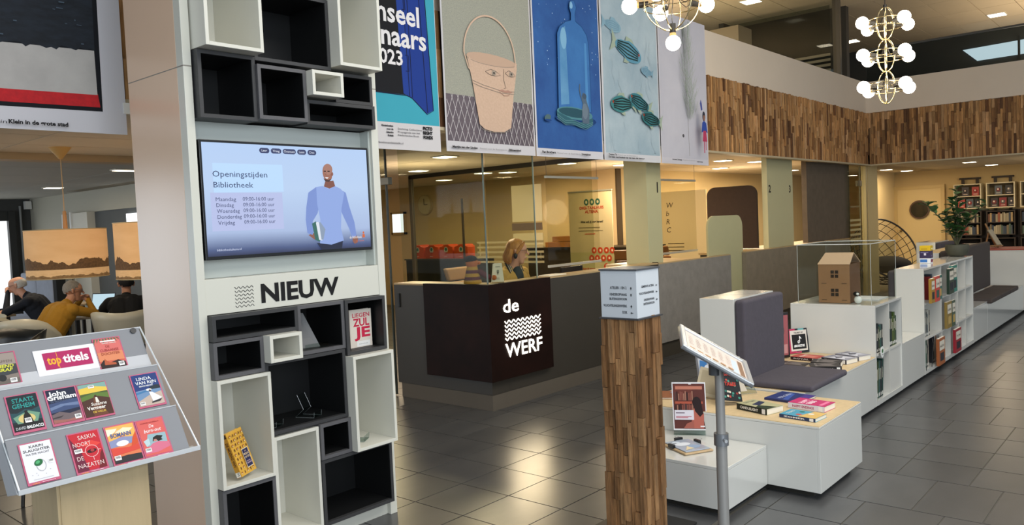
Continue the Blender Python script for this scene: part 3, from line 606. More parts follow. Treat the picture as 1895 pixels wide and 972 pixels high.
def saskia(p):
    inner(p, 'c42030'); p.poly([(.05, .06), (.4, .06), (.3, .5), (.05, .9)], '6a1a38').poly([(.7, .06), (.95, .06), (.95, .5), (.85, .4)], '701420').poly([(.3, .7), (.7, .75), (.95, .65), (.8, .6), (.5, .62)], 'e04038').ell(.62, .5, .15, .045, '2a0c14', rot=.1).ell(.64, .51, .06, .035, 'a83a3a').line([(.62+.2*math.cos(a*.35), .5+.14*math.sin(a*.35)) for a in range(18)], .002, 'f0c0c0', True)
    for a, c_ in (((.62, .36), (.62, .28)), ((.8, .5), (.9, .5)), ((.34, .5), (.44, .5))): p.line([a, c_], .002, 'f0c0c0')
    p.text('SASKIA', .3, .81, .1, 'f2d6d2', w=.56).text('NOORT', .1, .65, .1, 'f2d6d2', w=.55).text('DE', .12, .32, .1, 'f2d6d2', w=.2).text('NAZATEN', .1, .14, .1, 'f2d6d2', w=.78); bars(p, .1, .5, .24, .1); foot(p)
def romann(p):
    inner(p, 'e07a50'); p.poly([(.05, .6), (.5, .7), (.95, .55), (.95, .96), (.05, .96)], 'efb45c').poly([(.05, .45), (.95, .5), (.95, .62), (.5, .68), (.05, .62)], '8a92b8').poly([(.3, .8), (.6, .9), (.9, .85), (.7, .75)], 'f6e6c0').poly([(.05, .74), (.3, .82), (.4, .9), (.05, .92)], 'f4ead0').ell(.45, .52, .2, .07, 'f0e8ee').poly([(.05, .25), (.95, .3), (.95, .44), (.6, .4), (.05, .45)], 'd8483a').poly([(.7, .4), (.95, .45), (.95, .75), (.8, .6)], 'd4502c').poly([(.05, .06), (.95, .06), (.95, .2), (.5, .22), (.05, .2)], '2c2a2e')
    p.text('BOMANN', .14, .69, .1, '3a5a98', w=.66, bold=.02).text('CORINA', .3, .82, .035, 'f2efe6', w=.3); bars(p, .08, .14, .2, .11); foot(p)
def burn(p):
    inner(p, 'd9625c'); p.poly([(.15, .3), (.9, .3), (.92, .58), (.3, .6)], '94b4bc').poly([(.1, .45), (.3, .5), (.3, .35), (.16, .3)], 'b8d0d4').poly([(.05, .2), (.4, .36), (.6, .38), (.95, .32), (.95, .2), (.5, .12), (.05, .12)], 'd4708a').poly([(.4, .4), (.45, .5), (.6, .54), (.8, .5), (.72, .44), (.76, .4), (.6, .38), (.55, .42)], '161414').ell(.5, .42, .06, .03, 'c08478')
    p.text('SOPHIE KINSELLA', .16, .88, .03, 'a83838', w=.66, bold=.02).text('De', .42, .76, .08, 'f6eceb', w=.16, slant=.2, bold=.01).text('burn-out', .2, .645, .09, 'f6eceb', w=.6, slant=.25, bold=.01); bars(p, .08, .16, .2, .1); foot(p)
def graf(p):
    inner(p, '3c4044'); p.rect(.05, .62, .95, .96, '9c8f86').poly([(.05, .2), (.95, .2), (.95, .34), (.5, .3), (.05, .34)], '83786f').rect(.05, .06, .95, .2, '6c635c').ell(.45, .24, .12, .1, '25282a').text('DE RAFFEN', .1, .68, .08, '6e5f55', w=.75).text('KOMEND', .08, .53, .09, 'd8d84a', w=.78, bold=.03, slant=.2).text('GRAF', .3, .42, .09, 'd8d84a', w=.5, bold=.03, slant=.2); bars(p, .66, .08, .2, .13)
def sign_top(p):
    p.rect(.13, .2, .9, .86, 'b3225f').text('top', .18, .4, .32, 'f0b030', w=.22, bold=.03).text('titels', .43, .4, .32, 'f4f2f4', w=.42, bold=.03).line([(.35, .2), (.35, .86)], .002, 'e8a030')
card(0, .908, 1.013, .012, .165, 'book card with a green ring on white, lower left of the rack', karin)
card(0, 1.063, 1.173, .006, .164, 'red book card with a gun-sight over an eye, lowest tier', saskia)
card(0, 1.19, 1.302, .003, .163, 'book card with orange and blue clouds, lowest tier', romann)
card(0, 1.304, 1.412, .003, .160, 'coral book card with black hair over pillows, lowest tier', burn)
card(1, .918, 1.024, .010, .160, 'dark teal book card with a silhouetted man, middle tier', staats)
card(1, 1.045, 1.155, .012, .159, 'navy book card with big white author name, middle tier', grish)
card(1, 1.157, 1.264, .013, .158, 'book card with vineyard and woman in white, middle tier', suz)
card(1, 1.355, 1.465, .013, .160, 'blue beach book card with white-dressed woman, right on middle tier', linda)
card(2, .895, 1.004, .020, .158, 'grey book card with yellow title letters, top tier, cut by the frame', graf)
card(2, 1.28, 1.388, .018, .162, 'sunset-coloured book card with palm leaves, top tier', cuba)
card(2, 1.062, 1.284, .036, .144, 'white sign reading toptitels in yellow and white on pink', sign_top, 'rack_sign', 'sign', 'e6e4e8')
# ================================================================ RECEPTION DESK
DG = mat('3a3630', .45, var=.08, scale=6); PL = mat('5d564c', .6, var=.06, scale=4); ASH = mat('b59b70', .45, var=.1, scale=6, stretch=(1, 8, 8))
RUST = mat('24110d', .5, var=.6, scale=2.2, dark='0e0605', bump=.05, spec=.15)
dk = thing('reception_desk', 'dark grey L-shaped reception desk with a glowing white sign on brown metal', 'reception desk', (5.2, 4.9, 0))
part('desk_body', B().box(4.945, 5.17, 4.585, 5.80, .137, 1.07), DG, dk, bevel=.002)
part('desk_body', B().box(5.17, 7.75, 4.585, 4.76, .137, 1.075), DG, dk, bevel=.002)
part('plinth', B().box(4.95, 5.62, 4.59, 5.76, 0, .137).box(5.62, 7.75, 4.59, 4.76, 0, .137), PL, dk)
part('worktop', B().box(4.945, 5.19, 4.585, 5.80, 1.07, 1.085).box(5.19, 5.74, 4.585, 4.78, 1.075, 1.088).box(5.74, 7.75, 4.585, 4.78, 1.075, 1.092), ASH, dk, bevel=.001)
part('handle', B().box(4.93, 4.945, 5.715, 5.74, .86, .99), mat('141414', .4), dk, bevel=.002)
fpn = part('front_panel', B().prism([(4.89, 4.53, .262), (5.735, 4.53, .262), (5.735, 4.584, .262), (4.944, 4.584, .262), (4.944, 5.335, .262), (4.89, 5.335, .262)], (0, 0, .832)), RUST, dk, bevel=.0015)
pr = Print((4.89, 4.53, .262), X, Z, .845, .832, emis=4, lift=.004)
G_ = 'fff6e4'
def U(x): return (x-4.89)/.845
def V_(z): return (z-.262)/.832
pr.text('de', U(5.062), V_(.838), .135, G_, w=.245, bold=.01)
for i in range(5):
    vc = V_(.755-i*.036*1.02)
    pr.line([(U(5.075+.49*t/60), vc+.0145*math.sin(2*math.pi*8*t/60+2.2)) for t in range(61)], .0105, G_)
pr.text('WERF', U(5.07), V_(.448), .145, G_, w=.595, bold=.01)
pr.build('glowing_sign', fpn, 'glowing white letters de WERF with five wavy lines')
area('sign_glow', (5.32, 4.50, .70), .48, .42, 5, (1, .78, .45), (math.radians(-90), 0, 0))
# grey counters
FAB = mat('8c8780', .85, var=.2, scale=9, bump=.15); FABB = mat('877b68', .85, var=.18, scale=9, bump=.15)
for nm, x0, x1, z1, m, lab in (('c1', 7.77, 9.6, 1.072, FAB, 'grey fabric-look counter front next to the signpost, left of the yellow-green panel'), ('c2', 10.06, 14.2, 1.08, FABB, 'long brown-grey counter front running behind the glass case')):
    t = thing('service_counter', lab, 'counter', ((x0+x1)/2, 4.9, 0), 'service counters')
    part('counter_front', B().box(x0, x1, 4.60, 4.66, .176, z1), m, t, bevel=.002)
    part('kick_board', B().box(x0, x1, 4.63, 4.66, 0, .176), mat('3b362d', .6), t)
    x2 = x1 if nm == 'c2' else 9.04
    part('counter_top', B().box(x0, x2, 4.66, 5.3, z1-.03, z1).box(x0, x1, 4.6, 4.66, z1, z1+.012), ASH, t)
    part('end_panel', B().box(x0+.01, x0+.03, 4.68, 5.28, 0, z1-.03), DG, t); part('end_panel', B().box(x2-.03, x2-.01, 4.70, 5.28, 0, z1-.03), DG, t)
struct('trim_10', B().box(7.755, 7.768, 4.59, 4.66, 0, 1.10), mat('16120e', .5))
# numbered columns
FIN = mat('b9b48c', .5, var=.03, scale=2)
c = struct('wall_column', B().box(7.76, 8.07, 4.70, 5.0, 1.074, 2.42), FIN, bevel=.003)
p = Print((7.76, 4.70, 1.084), X, Z, .3, 1.336); p.text('1', .72, .60, .085, '16140f', bold=.03); p.build('number', c)
c = struct('wall_column', B().box(11.04, 11.98, 4.70, 4.78, 1.082, 2.42), FIN, bevel=.003)
p = Print((11.04, 4.70, 1.09), X, Z, .94, 1.33); p.text('2', .05, .60, .08, '16140f', bold=.03).text('3', .84, .60, .08, '16140f', bold=.03); p.build('number', c)
c = struct('wall_grey_panel', B().box(12.60, 14.62, 4.72, 4.80, 1.09, 2.42), mat('66594a', .9, var=.2, scale=9, bump=.15))
def rounded(x0, x1, z0, z1, r, ax='x', f=0, th=.05, n=8, both=True):
    pts = [(x0, z0), (x1, z0)]
    for cx_, a0 in ((x1-r, 0), (x0+r, 90)):
        for k in range(n+1): a = math.radians(a0+90*k/n); pts.append((cx_+r*math.cos(a), z1-r+r*math.sin(a)))
    if ax == 'x': return B().prism([(p[0], f, p[1]) for p in pts], (0, th, 0))
    return B().prism([(f, p[0], p[1]) for p in pts], (th, 0, 0))
single('privacy_screen', 'pale yellow-green round-cornered panel standing between the two counters', 'privacy panel', rounded(9.12, 10.11, .0, 1.585, .16, 'x', 4.664, .028), mat('b5b188', .5, var=.03), (9.6, 4.7, 0), bevel=.002)
single('acoustic_divider', 'dark brown round-cornered divider standing across the counter', 'divider', rounded(4.84, 5.62, 1.09, 2.005, .13, 'y', 10.98, .05), mat('33241a', .95, var=.2, scale=20, bump=.2), (11.0, 5.2, 1.09), bevel=.004)
# glass on the desk and next to it
GP = glass('eef0e8', .045)
t = thing('desk_glass', 'tall frameless glass pane along the left wing of the reception desk', 'glass pane', (5.0, 5.2, 1.09)); part('pane', B().box(5.0, 5.008, 4.64, 5.72, 1.087, 2.36), GP, t)
part('pane_edge', B().box(4.997, 5.011, 4.634, 4.642, 1.087, 2.36), mat('5f6a60', .2), t)
t = thing('desk_glass', 'tall frameless glass pane in front of the seated receptionist', 'glass pane', (5.35, 4.62, 1.095)); part('pane', B().box(5.02, 5.66, 4.62, 4.628, 1.089, 2.36), GP, t)
part('pane_edge', B().box(5.658, 5.664, 4.617, 4.631, 1.089, 2.36), mat('9aa294', .2), t)
g = struct('door_2', B().box(4.96, 4.97, 5.86, 6.9, 0.01, 2.40), GP)
part('pane_edge', B().box(4.955, 4.975, 5.852, 5.864, .01, 2.40), mat('3a3f38', .3), g); part('door_hinge', B().box(4.94, 4.99, 5.80, 5.93, 2.02, 2.09), mat('77746a', .35, metal=.7), g, bevel=.003)
# office glass wall behind the desk with rail and frosted bands
og = struct('wall_glass', B().box(8.40, 8.41, 5.9, 9.30, 0, 2.36), GP)
part('top_rail', B().box(8.38, 8.43, 5.2, 9.35, 2.36, 2.42), mat('1d1812', .5), og)
part('mullion', B().box(8.38, 8.43, 9.30, 9.36, 0, 2.40), mat('4a4032', .5), og); part('mullion', B().box(8.395, 8.415, 8.22, 8.25, 0, 2.0), mat('2a231a', .5), og)
part('frosted_band', B().box(8.385, 8.395, 6.72, 7.25, 1.62, 2.12), frosted('cfc49c', .75), og); part('frosted_band', B().box(8.385, 8.395, 6.72, 7.25, 1.30, 1.46), frosted('cfc49c', .6), og)
part('wood_band', B().box(8.37, 8.384, 6.72, 7.25, 1.50, 1.60), mat('5a4632', .6), og)
for i in range(5): part('frosted_band', B().box(8.385, 8.395, 6.72, 7.95, 1.05+i*.07, 1.08+i*.07), frosted('b7ad88', .5), og)
# items behind the desk
cb = thing('low_cabinet', 'long dark cabinet under the four orange bags', 'cabinet', (9.1, 9.3, 0))
part('cabinet_body', B().box(8.95, 9.4, 8.55, 10.15, 0, 1.06), mat('2c2a25', .5), cb, bevel=.004); part('cabinet_top', B().box(8.93, 9.42, 8.53, 10.17, 1.06, 1.08), mat('4c4a42', .35), cb)
cb = thing('low_cabinet', 'dark storage cabinet with a long steel handle right of the receptionist', 'cabinet', (10.45, 7.9, 0))
part('cabinet_body', B().box(10.25, 10.85, 6.3, 8.55, 0, 1.16), mat('3a3128', .5), cb, bevel=.004); part('cabinet_top', B().box(10.23, 10.87, 6.28, 8.57, 1.16, 1.18), mat('2c261e', .4), cb)
bb = B(); bb.tube([(10.23, 8.24, .99), (10.21, 8.24, 1.0), (10.21, 8.24, 1.10), (10.23, 8.24, 1.11)], .01, 8); part('handle', bb, mat('a9a49a', .3, metal=.9), cb, smooth=True)
for i, (z, y0, w) in enumerate(((1.19, 7.2, 1.05), (1.28, 7.3, .8))):
    single('storage_box', ('flat brown box lying on the dark storage cabinet' if i == 0 else 'smaller brown box on top of the flat brown box behind the receptionist'), 'box', B().box(10.35, 10.75, y0, y0+w, z-.008, z+.075), mat('9a6226', .6, var=.15, scale=4), (10.55, y0+.4, z-.008), bevel=.003)
ORB = mat('d4501c', .6, var=.1, scale=8)
for i in range(4):
    y = 9.93-i*.34; t = thing('orange_bag', ('leftmost', 'second from left', 'third from left', 'rightmost')[i]+' of four orange bags on the dark cabinet', 'bag', (9.15, y, 1.08), 'orange bags on the cabinet')
    part('bag_body', B().prism([(9.02, y-.155, 1.081), (9.02, y+.155, 1.081), (9.02, y+.15, 1.27), (9.02, y+.08, 1.285), (9.02, y+.05, 1.31), (9.02, y-.05, 1.31), (9.02, y-.08, 1.285), (9.02, y-.15, 1.27)], (.22, 0, 0)), ORB, t, bevel=.008)
    p = Print((9.02, y+.155, 1.081), -Y, Z, .31, .23); p.ell(.5, .62, .15, .22, 'c9c2b4').ell(.5, .66, .09, .12, '3d6f68').poly([(.42, .45), (.58, .45), (.5, .25)], 'b03a24').lines(.35, .14, .3, 1, .1, .03, 'e8d8c8'); p.build('bag_emblem', t)
t = thing('brochure_stand', 'clear stand with pale leaflets at the right end of the orange bags', 'brochure stand', (9.1, 8.55, 1.08)); part('leaflet', B().box(9.1, 9.13, 8.58, 8.68, 1.081, 1.33), mat('c4b290', .6), t)
struct('wall_clock_recess', B().box(10.90, 10.93, 7.9, 12.2, 0, 1.55), mat('cdb586', .7))
ck = thing('wall_clock', 'round pale wall clock behind the office glass', 'clock', (10.9, 11.7, 2.05)); bb = B(); bb.cyl((10.87, 11.7, 2.05), (10.925, 11.7, 2.05), .2, n=32); part('clock_case', bb, mat('b3a27c', .5), ck, smooth=True)
bb = B(); bb.cyl((10.865, 11.7, 2.05), (10.87, 11.7, 2.05), .18, n=32); part('clock_face', bb, mat('c9bb96', .5), ck); bb = B(); bb.box(10.86, 10.864, 11.69, 11.71, 2.05, 2.17).box(10.86, 10.864, 11.6, 11.7, 2.045, 2.06); part('clock_hands', bb, mat('5a4c36', .5), ck)
w6 = struct('window_6', B().box(10.88, 10.92, 12.35, 12.7, 1.52, 1.9), mat('dfe6ea', .5, emis=1.1))
part('window_frame', B().box(10.87, 10.93, 12.31, 12.35, 1.48, 1.94).box(10.87, 10.93, 12.7, 12.74, 1.48, 1.94).box(10.87, 10.93, 12.31, 12.74, 1.9, 1.94).box(10.87, 10.93, 12.31, 12.74, 1.48, 1.52), mat('a98f60', .6), w6)
# roll-up banner
bn = thing('rollup_banner', 'roll-up banner with orange-red icons behind the reception desk', 'banner', (9.9, 7.0, 0))
part('banner_sheet', B().box(9.88, 9.885, 6.585, 7.385, .08, 2.03), mat('c9b88e', .6), bn); part('banner_foot', B().box(9.78, 9.98, 6.56, 7.41, 0, .08), mat('8d8d8a', .3, metal=.8), bn); part('top_rail', B().box(9.87, 9.895, 6.58, 7.39, 2.03, 2.05), mat('b9b6aa', .3, metal=.7), bn)
p = Print((9.88, 7.385, .08), -Y, Z, .8, 1.95); p.rect(0, .05, 1, .53, 'b9b07e')
for i in range(3): p.ell(.42+i*.13, .92, .055, .026, '2f5f50').ell(.42+i*.13, .92, .022, .012, 'cfc49c')
p.text('DIGI-TAALHUIS', .26, .865, .022, 'b8401f', w=.55, bold=.03).text('ALTENA', .38, .835, .022, 'b8401f', w=.3, bold=.03).text('Wat wil jij nog leren?', .27, .76, .016, '2b2a22', w=.52, bold=.03).lines(.22, .72, .62, 2, .025, .005, '7d6f50').lines(.36, .67, .3, 1, .02, .006, 'b8401f')
for u, v in [(.56, .545), (.70, .545), (.84, .545), (.97, .545), (.5, .485), (.63, .485), (.77, .485), (.9, .485), (.83, .42)]: p.ell(u, v, .058, .025, 'c2421c').ell(u, v, .02, .01, 'e6cfa8')
p.text('Dit kun jij leren:', .2, .395, .016, 'b8401f', w=.38, bold=.03)
for i in range(6): p.ell(.21, .362-.028*i, .009, .004, '3a3528', n=8).rect(.25, .36-.028*i, .52+.05*(i % 3), .365-.028*i, '6d6348')
p.build('banner_print', bn)
bn = thing('rollup_banner', 'narrow white banner with large black letters beside the brown divider', 'banner', (11.9, 6.4, 0))
part('banner_sheet', B().box(11.9, 11.905, 6.1, 6.95, .1, 2.02), mat('d9c9a0', .6), bn); part('banner_foot', B().box(11.8, 12.0, 6.1, 6.95, 0, .1), mat('8d8d8a', .3, metal=.8), bn)
p = Print((11.9, 6.95, .1), -Y, Z, .85, 1.92)
for i, s_ in enumerate(('W', 'b', 'R', 'C')): p.text(s_, .12, .86-i*.072, .045, '2b2419', slant=.15)
for i in range(3): p.rect(.14, .54-.03*i, .5, .548-.03*i, '5d5038')
p.build('banner_print', bn)
# hanging clear screens
RAIL = mat('c9c4b4', .3, metal=.6)
for (x0, x1, lab) in ((6.06, 6.95, 'clear hanging sneeze screen in front of the monitor'), (8.19, 9.08, 'clear hanging sneeze screen right of column one')):
    t = thing('hanging_screen', lab, 'hanging screen', ((x0+x1)/2, 4.8, 1.16), 'hanging clear screens')
    part('pane', B().box(x0+.005, x1-.005, 4.80, 4.803, 1.17, 2.03), glass('f3f2ea', .08), t)
    part('top_rail', B().box(x0, x1, 4.79, 4.812, 2.025, 2.05), RAIL, t, bevel=.002); part('bottom_rail', B().box(x0, x1, 4.79, 4.812, 1.155, 1.18), RAIL, t, bevel=.002)
    for xs in (x0+.02, x1-.02): bb = B(); bb.cyl((xs, 4.80, 2.05), (xs, 4.80, 2.42), .002, n=5); part('suspension_wire', bb, mat('7a7264', .4), t)
# monitors
def monitor(name, lab, x, y, z, rz, w=.5, h=.3):
    t = thing(name, lab, 'monitor', (x, y, z)); R_ = Matrix.Rotation(rz, 3, 'Z'); c0 = Vector((x, y, z))
    def P(a, b_, c_): return c0+R_@Vector((a, b_, c_))
    part('screen_back', B().obox(P(0, 0, .12+h/2), (.03, w, h), R_), mat('17161a', .4), t, bevel=.006); part('display', B().obox(P(.017, 0, .12+h/2), (.004, w-.02, h-.02), R_), mat('0a0b0e', .1), t)
    part('stand_arm', B().obox(P(-.03, 0, .12), (.03, .05, .24), R_), mat('1c1b1e', .4), t); part('stand_foot', B().obox(P(-.02, 0, .008), (.18, .22, .016), R_), mat('1c1b1e', .4), t, bevel=.003)
    p = Print(P(-.0155, w/2, .12), -(R_@Y), Z, w, h); p.ell(.5, .5, .06, .05, '9a968e'); p.build('maker_emblem', t)
monitor('desk_monitor', 'black monitor seen from behind under the hanging screen', 6.72, 5.02, .745, math.radians(95), .42, .26)
monitor('desk_monitor', 'small black monitor against the brown divider', 11.2, 5.5, .95, math.radians(60), .4, .2)
part('work_surface', B().box(5.17, 7.75, 4.76, 5.3, .72, .745).box(5.17, 5.45, 5.3, 5.78, .72, .745), ASH, dk)
part('desk_top', B().box(11.06, 12.3, 5.2, 5.9, .91, .94), ASH, dk)
# laptop silhouette by column two
bb = B(); bb.prism([(11.35, 5.4, .942), (11.55, 5.55, .942), (11.58, 5.53, 1.32), (11.38, 5.38, 1.32)], (-.01, .01, 0)); single('desk_phone', 'black upright device standing beside column two', 'phone', bb, mat('0f0e0d', .4), (11.45, 5.5, .942))
# office chairs
TAN = mat('8a5a2c', .45, var=.12, scale=6); CHR = mat('9c9a96', .25, metal=.9)
def office_chair(x, y, rz, lab, m=TAN, top=1.2, cat='office chair', w=.46):
    t = thing('office_chair', lab, cat, (x, y, 0), 'leather office chairs'); R_ = Matrix.Rotation(rz, 3, 'Z'); c0 = Vector((x, y, 0))
    P = lambda a, b_, c_: c0+R_@Vector((a, b_, c_))
    for k in range(4):      # four padded back segments, curved
        z0 = .62+k*(top-.62)/4; z1 = .62+(k+1)*(top-.62)/4-.008; lean = -.22-.05*k-(.05 if k == 3 else 0)
        bb = B(); bb.prism([P(lean, -w/2, z0), P(lean, w/2, z0), P(lean-.05, w/2, z1), P(lean-.05, -w/2, z1)], R_@Vector((-.05, 0, .0))); part('backrest_pad', bb, m, t, bevel=.018)
    part('seat', B().obox(P(0, 0, .52), (.48, w, .08), R_), m, t, bevel=.02)
    bb = B(); bb.cyl(P(0, 0, .07), P(0, 0, .48), .03, n=12); part('gas_lift', bb, CHR, t, smooth=True)
    for k in range(5):
        a = k*math.pi*2/5; bb = B(); bb.tube([P(0, 0, .08), P(.27*math.cos(a), .27*math.sin(a), .06)], [.025, .015], 8); part('foot_arm', bb, CHR, t)
        bb = B(); e = P(.27*math.cos(a), .27*math.sin(a), .03); bb.cyl(e+Vector((-.012, 0, 0)), e+Vector((.012, 0, 0)), .03, n=10); part('castor', bb, BLK, t)
    for s_ in (-1, 1): bb = B(); bb.tube([P(-.2, s_*w/2, .5), P(-.2, s_*(w/2+.03), .72), P(.12, s_*(w/2+.03), .72), P(.15, s_*w/2, .5)], .012, 6); part('armrest', bb, CHR, t)
office_chair(9.3, 5.75, math.radians(15), 'brown leather office chair left of column one', top=1.2)
office_chair(10.35, 6.0, math.radians(10), 'brown leather office chair behind the second hanging screen', top=1.2)
office_chair(6.05, 5.50, math.radians(-86), 'tan office chair in which the receptionist sits', mat('a07a4a', .6, var=.1), top=1.17)
# paper tent on desk
tx, ty, tz = 5.235, 4.725, 1.089; t = thing('paper_tent', 'small white folded card standing on the reception desk', 'card', (tx, ty, tz)); Pt = lambda x, y, z: (tx+x, ty+y, tz+z)
part('card_front', B().prism([Pt(-.03, .045, 0), Pt(.03, -.045, 0), Pt(.035, -.02, .165), Pt(-.005, .04, .165)], (.002, .002, 0)), mat('e4ded4', .6), t)
part('card_side', B().prism([Pt(-.03, .045, 0), Pt(-.07, .02, 0), Pt(-.03, .03, .163), Pt(-.005, .04, .163)], (.002, .002, 0)), mat('d2ccc0', .6), t)
d_ = Vector((.06, -.09, 0)).normalized(); p = Print(Pt(-.031, .044, 0), d_, (Z*.165+Vector((.015, .01, 0))), .108, .165, lift=.003); p.poly([(.4, .55), (.6, .55), (.5, .36)], '6a6c66').ell(.5, .6, .1, .05, '8a8c84').rect(.3, .8, .7, .84, 'a4a098').lines(.3, .2, .4, 2, .05, .02, 'a4a098'); p.build('card_print', t)
single('paper_stack', 'white paper lying on the desk in front of the receptionist', 'paper', B().box(5.84, 6.1, 4.62, 4.75, 1.092, 1.10), mat('e8e2cc', .6), (5.95, 4.7, 1.092))
# hand puppet
PX, PY, PZ, PS = 5.09, 4.90, 1.086, .85
pu = thing('hand_puppet', 'felt hand puppet with black hair and striped jumper on the desk', 'puppet', (PX, PY, PZ)); Q = lambda x, y, z: Vector((PX+x*PS, PY+y*PS, PZ+z*PS))
FE = mat('b8683a', .9, var=.1, scale=20, bump=.2)
bb = B(); bb.ell(Q(0, 0, .215), (.07*PS, .06*PS, .065*PS), 16).ell(Q(.06, -.045, .21), (.024*PS, .02*PS, .02*PS), 8); part('head', bb, FE, pu, smooth=True)
bb = B(); bb.ell(Q(-.01, .005, .252), (.072*PS, .068*PS, .042*PS), 16); part('hair', bb, mat('0f0e0e', .95, bump=.5, scale=80), pu, smooth=True)
for k in range(5): bb = B(); bb.lathe(Q(0, 0, 0), [(0, k*.035*PS), ((.095-.008*k)*PS, k*.035*PS), ((.09-.009*k)*PS, (k+1)*.035*PS), (0, (k+1)*.035*PS)], 18); part('jumper_stripe', bb, mat(('b58a34', '5a2830')[k % 2], .95, bump=.3, scale=60), pu, smooth=True)
bb = B(); bb.tube([Q(.03, -.06, .13), Q(.09, -.12, .07), Q(.13, -.15, .05)], [.03*PS, .028*PS, .022*PS], 10); part('arm', bb, mat('5a2830', .95), pu, smooth=True); bb = B(); bb.ell(Q(.15, -.17, .05), .028*PS, 10); part('hand', bb, FE, pu, smooth=True)

# ================================================================ PEOPLE
def seg_dist(P, a, b_):
    ab = b_-a; L2 = max(ab.dot(ab), 1e-9); t = np.clip(((P-a)@ab)/L2, 0, 1); return np.linalg.norm(P-(a+t[:, None]*ab), axis=1), t
def make_person(name, label, loc, rz, mats, bulk=1, lean=.12, hands=None, head=(0, 0, 0), scale=1, seat=.47, hair=None, extras=None, neck_fwd=.02, legs=True, sleeves='long', shoulder_z=None, female=False):
    """seated figure, local +x forward, +y its left. mats: skin, top, trousers, shoes"""
    t = thing(name, label, 'person', loc)
    S = scale; V3 = lambda *a: np.array(a, float)*S
    hz = seat/S+.085
    hip = V3(0, 0, hz); ch = V3(.40*math.sin(lean), 0, hz+.40*math.cos(lean)); sh_z = V3(.47*math.sin(lean)+.0, 0, hz+.47*math.cos(lean)-.01)
    nk = V3(.53*math.sin(lean)+neck_fwd*.4, 0, hz+.53*math.cos(lean)); hd = nk+V3(.035+neck_fwd, 0, .135)
    prim = []   # (a, b, ra, rb, material)
    def cap(a, b_, ra, rb, m):
        k_ = bulk if (m == 1 and ra > .05) else 1
        prim.append((a, b_, ra*S*k_, rb*S*k_, m))
    w = .155 if female else .175
    cap(hip+V3(0, -.07, 0), hip+V3(0, .07, 0), .115, .115, 1)
    mid = (hip+ch)/2
    cap(mid+V3(0, -.07, 0), mid+V3(0, .07, 0), .105, .105, 1); cap(hip+V3(0, .05, .02), ch+V3(0, .06, 0), .12, .115, 1); cap(hip+V3(0, -.05, .02), ch+V3(0, -.06, 0), .12, .115, 1)
    cap(ch+V3(0, -.09, 0), ch+V3(0, .09, 0), .105, .105, 1); cap(sh_z+V3(0, -w, 0), sh_z+V3(0, w, 0), .062, .062, 1); cap(sh_z+V3(0, -.08, .03), sh_z+V3(0, .08, .03), .055, .055, 1)
    cap(sh_z+V3(0, 0, .01), nk, .058, .053, 1); cap(nk-V3(0, 0, .02), hd-V3(.01, 0, .05), .052, .05, 0)
    # head
    yaw, pit, rol = head; HM = np.array(Matrix.Rotation(yaw, 3, 'Z')@Matrix.Rotation(pit, 3, 'Y')@Matrix.Rotation(rol, 3, 'X'))
    H = lambda x, y, z: hd+HM@V3(x, y, z)
    cap(H(-.025, 0, .03), H(.02, 0, .035), .078, .074, 0); cap(H(.025, 0, .0), H(.035, 0, -.055), .062, .045, 0); cap(H(.045, -.012, -.085), H(.045, .012, -.085), .026, .026, 0)
    cap(H(.085, 0, .02), H(.108, 0, -.012), .009, .013, 0); cap(H(.088, -.02, -.048), H(.088, .02, -.048), .009, .009, 0)      # nose, lips
    cap(H(.078, -.035, .034), H(.078, .035, .034), .012, .012, 0)
    for s_ in (-1, 1): cap(H(-.005, s_*.078, -.012), H(-.012, s_*.084, .022), .012, .014, 0)
    joints = {}
    for s_, key in ((1, 'L'), (-1, 'R')):
        sh = sh_z+V3(0, s_*w, 0); tgt, elb = hands[key]; tgt = V3(*tgt); elb = V3(*elb)
        cap(sh, elb, .052, .042, 1); sl = 1 if sleeves == 'long' else 0
        if sl == 0:
            m_ = sh+(elb-sh)*.65; cap(sh, m_, .062, .058, 1); cap(m_, elb, .045, .04, 0)
        cap(elb, tgt, .042, .027, sl)
        d = (tgt-elb)/np.linalg.norm(tgt-elb); side_ = np.cross(d, V3(0, 0, 1)/S); side_ /= max(np.linalg.norm(side_), 1e-6); nn = np.cross(side_, d)
        pc = tgt+d*.055*S
        cap(tgt+side_*.015*S, pc+side_*.02*S, .02, .018, 0); cap(tgt-side_*.015*S, pc-side_*.02*S, .02, .018, 0)
        for k in range(4):
            b0 = pc+side_*(.027-.018*k)*S; L1 = (.04, .045, .042, .032)[k]*S
            k1 = b0+d*L1*.75-nn*L1*.45; k2 = k1+d*L1*.2-nn*L1*.75; cap(b0, k1, .0095, .0088, 0); cap(k1, k2, .0088, .0078, 0)
        cap(tgt+side_*.02*S*s_, tgt+side_*.045*S*s_+d*.035*S-nn*.01*S, .012, .010, 0); cap(tgt+side_*.045*S*s_+d*.035*S-nn*.01*S, tgt+side_*.04*S*s_+d*.065*S-nn*.02*S, .010, .0085, 0)
        joints[key] = tgt
    if legs:
        for s_ in (-1, 1):
            h0 = hip+V3(.02, s_*.09, -.01); kn = V3(.43, s_*.11, hz-.03); an = V3(.42, s_*.11, .09)
            cap(h0, kn, .088, .062, 2); cap(kn, an, .06, .042, 2); cap(an+V3(-.03, 0, -.045), an+V3(.13, s_*.02, -.055), .038, .032, 3)
    bm = bmesh.new(); bb = B()
